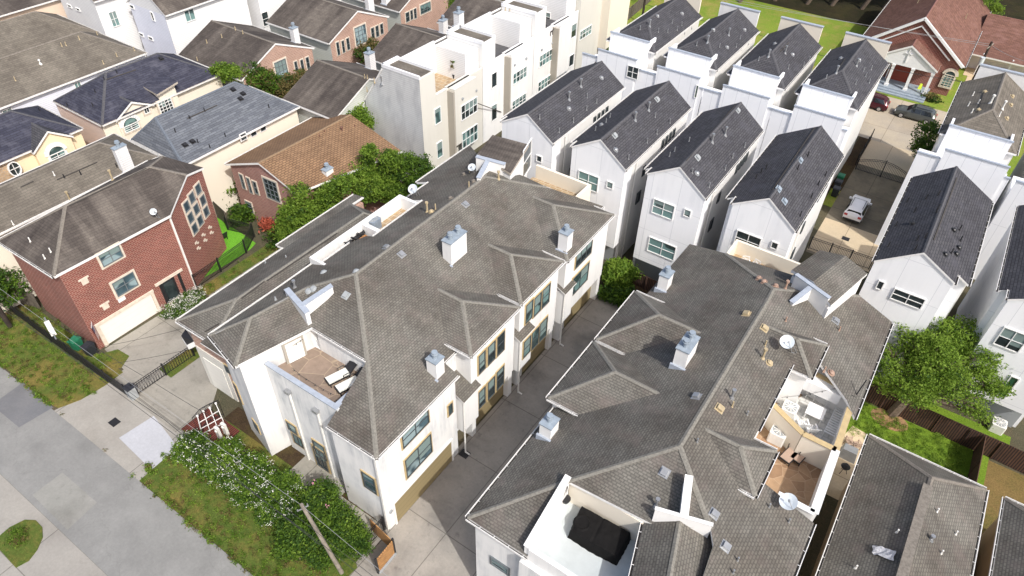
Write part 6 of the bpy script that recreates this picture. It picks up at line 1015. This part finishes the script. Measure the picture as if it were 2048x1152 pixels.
wire('black cable crossing in front of the church porch columns', [P(1640, 110, 7.5), P(1780, 137, 6.8), P(1935, 165, 6.5)], .03, 'wire', .1); wire('black cable crossing behind the far-row roofs', [P(1290, 8, 7), P(1500, 60, 7), P(1640, 110, 7.5)], .025, 'wire', .3)
# ------------------------------------------------------------ dishes
def dish(label, base, cen, r=.38, tilt=(.25, -.75, .75), up_=.8, pz=None):
    lo, n_, rt = hit(*base); t = thing('satellite_dish', label, 'satellite dish', lo, 'satellite dishes'); top = lo+Vector((0, 0, up_)); cc = lo+Vector((0, 0, up_+.15)); D = (P(*cen, cc.z)-cc); cc += D if D.length < 1.6 else D*(1.6/D.length); N_ = Vector(tilt).normalized(); u = N_.orthogonal().normalized(); v = N_.cross(u); mb = MB(); K = 18
    for rings, (r0, h0, r1, h1) in enumerate(((0, 0, r*.5, r*.05), (r*.5, r*.05, r, r*.2))):
        for i in range(K):
            a0, a1 = 2*math.pi*i/K, 2*math.pi*(i+1)/K; f = lambda rr, hh, a: cc+(u*math.cos(a)+v*math.sin(a))*rr+N_*hh
            q_ = [f(r0, h0, a0), f(r1, h1, a0), f(r1, h1, a1), f(r0, h0, a1)] if r0 else [f(0, 0, 0), f(r1, h1, a0), f(r1, h1, a1)]
            mb.poly(q_, 0, True); mb.poly([x-N_*.02 for x in q_[::-1]], 0, True)
    part('reflector', mb, 'dish', t); k = MB(); k.cyl(lo, top.lerp(cc, .5), .03, 6); k.cyl(top.lerp(cc, .5), cc-N_*.02, .03, 6); k.cyl(lo, lo+Vector((.35, .1, .03)), .02, 5); k.cyl(lo+Vector((.3, .1, .02)), top.lerp(cc, .4), .015, 5); part('mast', k, 'metal', t); k = MB(); fe = cc+N_*r*1.0-v*r*.2; k.cyl(cc-v*r*.95+N_*.1, fe, .018, 5); k.cyl(fe, fe-N_*.14, .06, 8); part('feed_arm', k, 'metal', t)
dish('large pale satellite dish on the small hip roof next to the white terrace', (1583, 705), (1574, 684), .42, (.1, -.55, .85)); dish('large pale satellite dish at the corner of the terracotta terrace', (1565, 1015), (1577, 1004), .45, (-.2, -.3, .9), .6); dish('satellite dish at the left eave of the central roof by the dark glossy tree', (834, 392), (826, 378), .38, (.1, -.6, .7), .9); dish('satellite dish on the roof edge of the red brick house', (313, 434), (306, 423), .27, (.9, -.2, .3), .6); dish('round satellite dish lying behind the stair tower fin of the central roof', (948, 345), (944, 335), .32, (.1, -.5, .8), .5)
# ------------------------------------------------------------ air conditioners
def ac(label, x, y, z, s=.85, h=.8, mat='acbeige'):
    t = thing('air_conditioner', label, 'air conditioner', (x, y, z), 'air conditioners'); k = MB(); a = s/2; c_ = .08; oct_ = [(x-a+c_, y-a), (x+a-c_, y-a), (x+a, y-a+c_), (x+a, y+a-c_), (x+a-c_, y+a), (x-a+c_, y+a), (x-a, y+a-c_), (x-a, y-a+c_)]; k.prism(oct_, z, z+h); part('cabinet', k, mat, t)
    k = MB(); k.cyl((x, y, z+h+.002), (x, y, z+h+.02), s*.42, 18); part('fan_well', k, 'greyst', t); k = MB()
    for i in range(10): b = 2*math.pi*i/10; k.bar((x+.08*math.cos(b), y+.08*math.sin(b), z+h+.035), (x+s*.4*math.cos(b), y+s*.4*math.sin(b), z+h+.035), .05, .012)
    k.cyl((x, y, z+h+.02), (x, y, z+h+.06), .09, 10); part('fan_grille', k, mat, t)
p = P(747, 450, 9.6); ac('dark blue-grey air conditioner in the long left terrace of the central roof', p.x, p.y, 9.35, .95, .85, 'acgrey'); p = P(1574, 830, 7.35); ac('white air conditioner inside the white tiled terrace', p.x, p.y, 7.35, .9, .8); p = P(1552, 878, 7.36); ac('white air conditioner above the sun loungers on the terracotta terrace', p.x, p.y, 7.36, .95, .85); p = P(1990, 858, 0); ac('white air conditioner on the ground below the rightmost white house', p.x, p.y, 0, .95, .8)
# ------------------------------------------------------------ furniture
def lounger(label, x, y, z, rz, frame, cloth, wicker=True):
    t = bpy.data.objects.new('sun_lounger', None); C.objects.link(t); WL[t] = Vector((0, 0, 0)); tag(t, label, 'sun lounger', 'sun loungers on the decks'); k = MB(); k.box(-.95, .45, -.3, .3, .30, .40 if wicker else .33); part('cushion', k, cloth, t); k = MB(); k.bar((.45, 0, .36), (1.0, 0, .85), .6, .06); part('backrest', k, 'doorred' if wicker and False else cloth if not wicker else frame, t)
    f = MB(); [f.bar((-.98, s_*.33, .27), (.5, s_*.33, .27), .05, .09) for s_ in (-1, 1)]; f.bar((-.98, -.33, .27), (-.98, .33, .27), .05, .09); [f.bar((.45, s_*.33, .36), (1.02, s_*.33, .88), .04, .05) for s_ in (-1, 1)]; part('frame', f, frame, t)
    for s_ in (-1, 1):
        for x_ in (-.9, .4): k = MB(); k.box(x_-.03, x_+.03, s_*.33-.03, s_*.33+.03, 0, .25); part('leg', k, frame, t)
        k = MB(); k.tube([(.0, s_*.36, .3), (.0, s_*.38, .55), (.35, s_*.38, .58), (.5, s_*.36, .4)], .025, 6); part('armrest', k, frame, t)
    t.location = (x, y, z); t.rotation_euler = (0, 0, rz)
for i, (px, py) in enumerate(((683, 752), (703, 768))): p = P(px, py, 8.2); lounger('cream cushioned wicker sun lounger on the front roof deck, %s one' % ('left', 'right')[i], p.x, p.y, 8.03, math.radians(72), 'black', 'cushion')
for i, (px, py) in enumerate(((1585, 905), (1605, 905))): p = P(px, py, 7.5); lounger('tan sling sun lounger on the terracotta terrace, %s one' % ('left', 'right')[i], p.x, p.y, 7.36, math.radians(76), 'black', 'mesh_tan', False)
def chair(label, x, y, z, rz, mat, slat=True, seatm=None, group=None):
    t = bpy.data.objects.new('patio_chair', None); C.objects.link(t); WL[t] = Vector((0, 0, 0)); tag(t, label, 'chair', group or 'patio chairs'); k = MB()
    if slat: [k.bar((-.25, -.24+i*.12, .38), (.28, -.24+i*.12, .43), .07, .03) for i in range(5)]
    else: k.box(-.25, .25, -.25, .25, .40, .46)
    part('seat', k, seatm or mat, t); k = MB()
    if slat: [k.bar((-.25, -.24+i*.12, .4), (-.5, -.28+i*.14, 1.05), .07, .03, up=(1, 0, 0)) for i in range(5)]
    else: [k.bar((-.25, s_*.24, .45), (-.32, s_*.24, .95), .035, .035) for s_ in (-1, 1)]; k.bar((-.32, -.24, .95), (-.32, .24, .95), .035, .035); k.bar((-.29, -.24, .7), (-.29, .24, .7), .03, .03); k.bar((-.27, -.24, .5), (-.32, .24, .93), .025, .025); k.bar((-.27, .24, .5), (-.32, -.24, .93), .025, .025)
    part('backrest', k, mat, t)
    for sx in (-.22, .24):
        for s_ in (-.26, .26): k = MB(); k.box(sx-.025, sx+.025, s_-.025, s_+.025, 0, .42); part('leg', k, mat, t)
    for s_ in (-.3, .3): k = MB(); k.bar((-.35, s_, .6), (.32, s_, .58), .09, .03); k.bar((.28, s_, .1), (.28, s_, .58), .04, .05); part('armrest', k, mat, t)
    t.location = (x, y, z); t.rotation_euler = (0, 0, math.radians(rz))
for px, py, rz, lb in ((1621, 783, -60, 'white slatted chair in shade at the upper left of the white tiled terrace'), (1636, 790, -60, 'white slatted chair in the middle of the back wall of the white tiled terrace'), (1660, 802, -60, 'white slatted chair nearest the right wall of the white tiled terrace'), (1605, 850, 120, 'white slatted chair against the tan capped divider, left one'), (1622, 860, 120, 'white slatted chair against the tan capped divider, right one')):
    p = P(px, py, 7.7); chair(lb, p.x, p.y, 7.35, rz, 'wtrim')
def table(label, x, y, z, w_, l_, h, top, leg_, rz=0, rnd=False):
    t = bpy.data.objects.new('patio_table', None); C.objects.link(t); WL[t] = Vector((0, 0, 0)); tag(t, label, 'table'); k = MB()
    if rnd: k.cyl((0, 0, h-.04), (0, 0, h), w_/2, 20)
    else: k.box(-w_/2, w_/2, -l_/2, l_/2, h-.05, h)
    part('tabletop', k, top, t)
    for sx in (-1, 1):
        for s_ in (-1, 1): f = .32 if rnd else .44; k = MB(); k.box(sx*w_*f-.03, sx*w_*f+.03, s_*l_*f-.03, s_*l_*f+.03, 0, h-.05); part('leg', k, leg_, t)
    t.location = (x, y, z); t.rotation_euler = (0, 0, math.radians(rz))
p = P(1632, 822, 8.05); table('white square patio table in the middle of the white tiled terrace', p.x, p.y, 7.35, 1.05, 1.05, .72, 'wtrim', 'wtrim', 0)
bn = thing('slatted_bench', 'large grey-white slatted bench by the right wall of the white tiled terrace', 'bench', (*P(1675, 845, 7.8)[:2], 7.35)); p0, p1, p2, p3 = P(1672, 815, 7.9), P(1693, 825, 7.9), P(1672, 874, 7.9), P(1649, 862, 7.9); k = MB(); [k.bar(p0.lerp(p3, i/11), p1.lerp(p2, i/11), .09, .03) for i in range(12)]; part('slats', k, 'wtrim', bn); k = MB(); k.bar(p0-Vector((0, 0, .05)), p3-Vector((0, 0, .05)), .05, .06); k.bar(p1-Vector((0, 0, .05)), p2-Vector((0, 0, .05)), .05, .06); part('frame', k, 'wtrim', bn); [part('leg', MB().box(q_.x-.03, q_.x+.03, q_.y-.03, q_.y+.03, 7.35, 7.85), 'wtrim', bn) for q_ in (p0, p1, p2, p3)]
p = P(1493, 543, 8.7); table('round white table on the rear terrace of the right building', p.x, p.y, 8.0, .95, .95, .7, 'wtrim', 'wtrim', 0, True)
for px, py, rz, lb in ((1470, 536, 20, 'white plastic chair at the left of the round rear-terrace table'), (1490, 529, -70, 'white plastic chair behind the round rear-terrace table'), (1507, 535, -110, 'white plastic chair right of the round rear-terrace table')): p = P(px, py, 8.4); chair(lb, p.x, p.y, 8.0, rz, 'wtrim', False)
for px, py, rz, lb in ((697, 483, 30, 'black wrought-iron chair at the left end of the long left terrace set'), (712, 474, 10, 'second black wrought-iron chair from the left in the long left terrace'), (720, 466, -30, 'black wrought-iron chair with tall back beside the divider wall'), (748, 480, 180, 'black wrought-iron chair at the right of the orange cushion')): p = P(px, py, 9.8); chair(lb, p.x, p.y, 9.35, rz, 'iron', False, 'iron')
p = P(730, 482, 9.6); table('low orange-brown topped table among the wrought-iron chairs', p.x, p.y, 9.35, .7, .8, .45, 'orangecu', 'iron', 0)
# covered table on the right building's front deck
cv = thing('covered_table', 'large black fitted cover over a table on the front deck of the right building', 'covered furniture', (-6.0, 17.6, 7.95)); k = MB(); c4 = [P(1164, 1011, 8.75), P(1260, 1064, 8.75), P(1233, 1113, 8.7), P(1143, 1060, 8.75)]; cm_ = sum(c4, Vector((0, 0, 0)))/4; NX, NY = 28, 20; G = []
from mathutils import noise as mnoise
for j in range(NY+1):
    row = []
    for i in range(NX+1):
        u_, v_ = (i-3)/(NX-6), (j-3)/(NY-6); uc, vc = min(1, max(0, u_)), min(1, max(0, v_)); p = c4[0].lerp(c4[1], uc).lerp(c4[3].lerp(c4[2], uc), vc)
        e = max(-u_*(NX-6), (u_-1)*(NX-6), -v_*(NY-6), (v_-1)*(NY-6), 0); wv_ = mnoise.noise(Vector((i*.45, j*.45, 1.3))); out = (p-cm_).normalized(); out.z = 0
        z_ = 8.72-.05*abs(uc-.5)+wv_*.035-(.10 if 0.42 < uc < .5 else 0)*.4-.02*abs(vc-.5)
        if e > 0: p = p+out*(.05*e+.015*math.sin(i*1.9+j*2.3)); z_ = 8.72-.26*e-.02*abs(wv_)
        row.append(Vector((p.x, p.y, max(7.97, z_))))
    G.append(row)
for j in range(NY):
    for i in range(NX): k.poly([G[j][i], G[j+1][i], G[j+1][i+1], G[j][i+1]][::-1] if False else [G[j+1][i], G[j+1][i+1], G[j][i+1], G[j][i]], 0, True)
part('cover', k, 'blackcloth', cv); rp = P(1164, 1046, 8.72); k = MB(); K = 20
for i in range(K):
    a0, a1 = 2*math.pi*i/K, 2*math.pi*(i+1)/K; f = lambda r_, z_, a_: rp+Vector((r_*math.cos(a_), r_*math.sin(a_), z_)); k.poly([f(.48, -.02, a0), f(.48, -.02, a1), f(.40, .07, a1), f(.40, .07, a0)], 0, True); k.poly([f(.40, .07, a0), f(.40, .07, a1), f(.3, .02, a1), f(.3, .02, a0)], 0, True); k.poly([f(.3, .02, a0), f(.3, .02, a1), f(0, .02, 0)], 0)
part('raised_ring', k, 'blackcloth', cv)
hb = thing('hanging_basket', 'black hanging basket in the far corner of the right front deck', 'hanging basket', P(1131, 1003, 8.6)); p = P(1131, 1003, 8.6); k = MB(); k.cyl(p, p+Vector((0, 0, .3)), .17, 12, r2=.27); part('basket', k, 'black', hb); k = MB(); [k.cyl(p+Vector((.22*math.cos(a), .22*math.sin(a), .3)), p+Vector((0, 0, 1.5)), .012, 4) for a in (0, 2.1, 4.2)]; part('hanger', k, 'black', hb)
# downspout scuppers on the streaked deck wall
for i, (px, py) in enumerate(((579, 781), (635, 819))):
    lo, n_, rt = hit(px, py); s_ = thing_part('scupper', c1, lo); k = MB(); k.box(lo.x-.2, lo.x+.2, lo.y-.28, lo.y-.005, lo.z-.12, lo.z+.12); part('hopper', k, 'metal', s_); k = MB(); k.box(lo.x-.06, lo.x+.06, lo.y-.14, lo.y-.02, .1, lo.z-.12); part('downpipe', k, 'pvc', s_)
k = MB(); k.box(-18.74, -18.6, 14.8, 14.965, .2, 8.2); part('downpipe', k, 'pvc', c1); k = MB(); k.cyl((-18.6, 15.25, 1.9), (-18.52, 15.25, 1.9), .14, 12); part('wall_lamp', k, 'greyst', c1)
# string lights
def strings(label, pts):
    mb = MB(); mb.tube(pts, .012, 4); t = thing('string_lights', label, 'string lights', pts[0]); part('cable', mb, 'wire', t)
    for a, b in zip(pts[:-1], pts[1:]):
        n = max(2, int((Vector(b)-Vector(a)).length/.6)); [part('bulb', MB().cyl(Vector(a).lerp(Vector(b), (i+.5)/n), Vector(a).lerp(Vector(b), (i+.5)/n)-Vector((0, 0, .1)), .03, 5), 'dktrim', t) for i in range(n)]
strings('string lights draped along the parapet side of the front roof deck', [P(583, 735, 8.9), P(603, 752, 8.5), P(640, 775, 8.6), P(668, 790, 9.0)]); strings('string lights hanging on the white side wall of the front roof deck', [P(551, 697, 9.4), P(570, 695, 9.1), P(588, 690, 9.4), P(606, 678, 9.7)]); strings('string lights across the white tiled terrace', [P(1563, 795, 9.3), P(1610, 790, 9.0), P(1680, 775, 9.4), P(1712, 795, 9.6)])
for px, py, z0, z1, lb in ((1733, 760, 7.35, 10.5, 'tall black string-light post on the right wall of the white terrace'), (1563, 815, 7.35, 9.4, 'black string-light post by the terrace air conditioner')): a = P(px, py, z1); k = MB(); q_ = P(1711, 792, 9.35) if px > 1700 else P(1557, 812, 8.2); k.cyl(q_, a, .035, 6); o = k.build('light_post', 'black', None, org=q_); tag(o, lb, 'post')
# patio clutter, plants, church bits, lights on the row houses
gr = thing('barbecue', 'round black kettle barbecue on the side patio between the buildings', 'barbecue', (*P(1692, 932, 0)[:2], 0)); p = P(1692, 932, .8); k = MB(); k.cyl((p.x, p.y, .55), (p.x, p.y, .75), .2, 14, r2=.32); k.cyl((p.x, p.y, .75), (p.x, p.y, .98), .32, 14, r2=.12); part('bowl', k, 'black', gr); [part('leg', MB().cyl((p.x+.3*math.cos(a), p.y+.3*math.sin(a), 0), (p.x+.1*math.cos(a), p.y+.1*math.sin(a), .6), .02, 5), 'black', gr) for a in (0, 2.1, 4.2)]
p = P(1698, 905, .5); tp_ = thing('covered_grill', 'grey tarp-covered box beside the kettle barbecue', 'covered furniture', (p.x, p.y, 0)); k = MB(); [k.poly([(p.x+a[0]*.62, p.y+a[1]*.4, .02), (p.x+b[0]*.62, p.y+b[1]*.4, .02), (p.x+b[0]*.45, p.y+b[1]*.3, .95), (p.x+a[0]*.45, p.y+a[1]*.3, .95)]) for a, b in (((-1, -1), (1, -1)), ((1, -1), (1, 1)), ((1, 1), (-1, 1)), ((-1, 1), (-1, -1)))]; k.poly([(p.x-.45, p.y-.3, .95), (p.x+.45, p.y-.3, .95), (p.x+.45, p.y+.3, .95), (p.x-.45, p.y+.3, .95)]); part('tarp', k, 'metal', tp_)
for i, (px, py) in enumerate(((1700, 885), (1712, 890))): p = P(px, py, .4); chair('weathered patio chair on the side patio, %s one' % ('left', 'right')[i], p.x, p.y, 0.03, 40+i*90, 'mesh_tan', False)
p = P(1795, 215, 0); pl_ = P(1832, 183, .6); ys = thing('folding_sign', 'bright yellow-green plastic sign standing on the church porch beside a column', 'sign', (-3.1, 103.2, .45)); k = MB(); [k.poly([(-3.35, 103.2+s_*.25, .46), (-2.9, 103.2+s_*.25, .46), (-2.98, 103.2+s_*.03, 1.15), (-3.25, 103.2+s_*.03, 1.15)]) for s_ in (-1, 1)]; k.poly([(-3.25, 103.17, 1.15), (-2.98, 103.17, 1.15), (-2.98, 103.23, 1.15), (-3.25, 103.23, 1.15)]); part('panel', k, 'yellow', ys)
for px, py, lb in ((952, 187, 0), (933, 195, 0)): pass
for rt_, px, py in ((None, 924.5, 197), (None, 952, 181), (None, 1029, 129.5), (None, 1052, 116.5), (None, 1083, 99), (None, 1104, 86)):
    lo, n_, rr_ = hit(px, py)
    if rr_ is not None: k = MB(); k.cyl(lo, lo+n_*.12, .14, 10); part('wall_lamp', k, 'greyst', rr_)
p = P(1082, 58, 9.2); table('beige square patio table on the third roof terrace of the row houses', p.x, p.y, 8.27, 1.5, 1.3, .8, 'mesh_tan', 'iron', 0)
for i, (dx, dy) in enumerate(((-.3, 1.1), (.6, 1.1), (-1.2, .2))): chair('dark patio chair around the beige roof terrace table, %s' % ('behind left', 'behind right', 'at its left side')[i], p.x+dx, p.y+dy, 8.27, (-90, -90, 0)[i], 'iron', False)
p = P(925, 163, 8.5); pt = thing('potted_plant', 'slim potted plant on the nearest row house terrace', 'potted plant', (p.x-1.5, p.y+.5, 8.27)); k = MB(); k.cyl((p.x-1.5, p.y+.5, 8.27), (p.x-1.5, p.y+.5, 8.7), .16, 10, r2=.22); k.cyl((p.x-1.5, p.y+.5, 8.7), (p.x-1.5, p.y+.5, 9.9), .03, 5); part('pot', k, 'binK', pt); leaves('foliage', [(p.x-1.5, p.y+.5, 9.7, .25, .25, .7)], 280, .09, ['leafD', 'leafA'], pt, None, .1)
p = P(932, 166, 8.6); bx_ = thing('storage_box', 'white topped dark storage box on the nearest row house terrace', 'box', (p.x, p.y, 8.27)); k = MB(); k.box(p.x-.6, p.x+.5, p.y-.5, p.y+.5, 8.27, 8.75); part('box_body', k, 'black', bx_); k = MB(); k.box(p.x-.65, p.x+.55, p.y-.55, p.y+.55, 8.752, 8.82); part('lid', k, 'wtrim', bx_)
tc = thing('turf_chair', 'black lawn chair on the bright green turf yard', 'chair', (*P(448, 478, 0)[:2], 0)); p = P(448, 479, 0); k = MB(); k.box(p.x-.28, p.x+.28, p.y-.28, p.y+.28, .35, .42); part('seat', k, 'black', tc); k = MB(); k.bar((p.x+.28, p.y-.0, .4), (p.x+.45, p.y, 1.0), .55, .06); part('backrest', k, 'black', tc); [part('leg', MB().box(p.x+a-.03, p.x+a+.03, p.y+b-.03, p.y+b+.03, 0, .35), 'black', tc) for a in (-.24, .24) for b in (-.24, .24)]
def flat(name, label, cat, x0, x1, y0, y1, z, mat, kind=None): o = MB().box(x0, x1, y0, y1, z, z+.02).build(name, mat, None, org=(x0, y0, z)); return tag(o, label, cat, None, kind)
for px, py, lb in ((229, 845, 'dark square drain grate in the driveway apron by the street'), (929, 908, 'dark drain grate beside the garage row in the alley'), (1691, 478, 'square drain grate in the sunlit part of the gated driveway')): p = P(px, py, 0); flat('drain_grate', lb, 'drain', p.x-.35, p.x+.35, p.y-.3, p.y+.3, .036 if px > 1600 else .022, 'black')
sw_ = thing('plastic_sheet', 'crumpled silver plastic lying on the shingle roof at the lower right', 'plastic sheet', P(1768, 1104, 7)); lo, n_, rr_ = hit(1768, 1104); mb = MB(); RS = random.Random(3); grid = [[lo+Vector((a*.13-.4, b*.13-.25, 0))+n_*(RS.random()*.16+.03) for a in range(7)] for b in range(5)]; u_ = Vector((1, 0, -n_.x/n_.z)); 
grid = [[lo+Vector((1, 0, -n_.x/n_.z))*(a*.16-.45+RS.uniform(-.05, .05))+Vector((0, 1, -n_.y/n_.z))*(b*.15-.3-a*.04)+n_*(RS.random()*.16+.03) for a in range(7)] for b in range(5)]
for b in range(4):
    for a in range(6): mb.poly([grid[b][a], grid[b][a+1], grid[b+1][a+1]]); mb.poly([grid[b][a], grid[b+1][a+1], grid[b+1][a]])
part('sheet', mb, 'tarpW', sw_)
# ------------------------------------------------------------ grass tufts along the ragged edges, litter on the paving
def tufts(label, runs, n, size=.06, mats=('leafA', 'leafD', 'leafB'), wts=None, z=.07):
    bl = []
    for (x0, y0, x1, y1, wd) in runs:
        L_ = math.hypot(x1-x0, y1-y0); k_ = max(1, int(L_/1.2))
        for i in range(k_): f = (i+.5)/k_; bl.append((x0+(x1-x0)*f+R.uniform(-.3, .3), y0+(y1-y0)*f+R.uniform(-.1, .1), z, .75, wd, .07))
    o = leaves('grass', bl, n, size, list(mats), None, wts, .1); tag(o, label, 'grass', None, 'stuff')
tufts('ragged grass blades along the street edge of the verge', [(-58, 8.0, -46, 8.0, .18), (-34.8, 8.0, -19, 7.95, .2), (-45.6, 8.4, -44.6, 12.5, .3), (-34.9, 8.2, -35, 13, .25)], 9000)
tufts('mown grass blades across the verge', [(-60, 10, -45.4, 10, 2.0), (-34.3, 10, -20, 9.6, 2.0), (-34, 12.5, -22, 12.2, 1.6), (-58, 12.4, -46, 12.4, .8)], 30000, .05)
tufts('sparse grass blades on the kerb island', [(-38.4, 1.1, -36.6, 1.1, .55)], 1500, .05); tufts('grass blades on the back lawn', [(3.4, 42, 11.5, 42, 1.8), (5, 40, 11.5, 40, 1.5)], 16000, .045, ('leafB', 'leafA'), (.7, .3), .02)
tufts('weeds along the paving joints', [(-44.9, 7.92, -35, 7.92, .05), (-18.6, 8, -18.9, 14, .12), (-47.2, 22.5, -46.8, 32, .5)], 2200, .045)
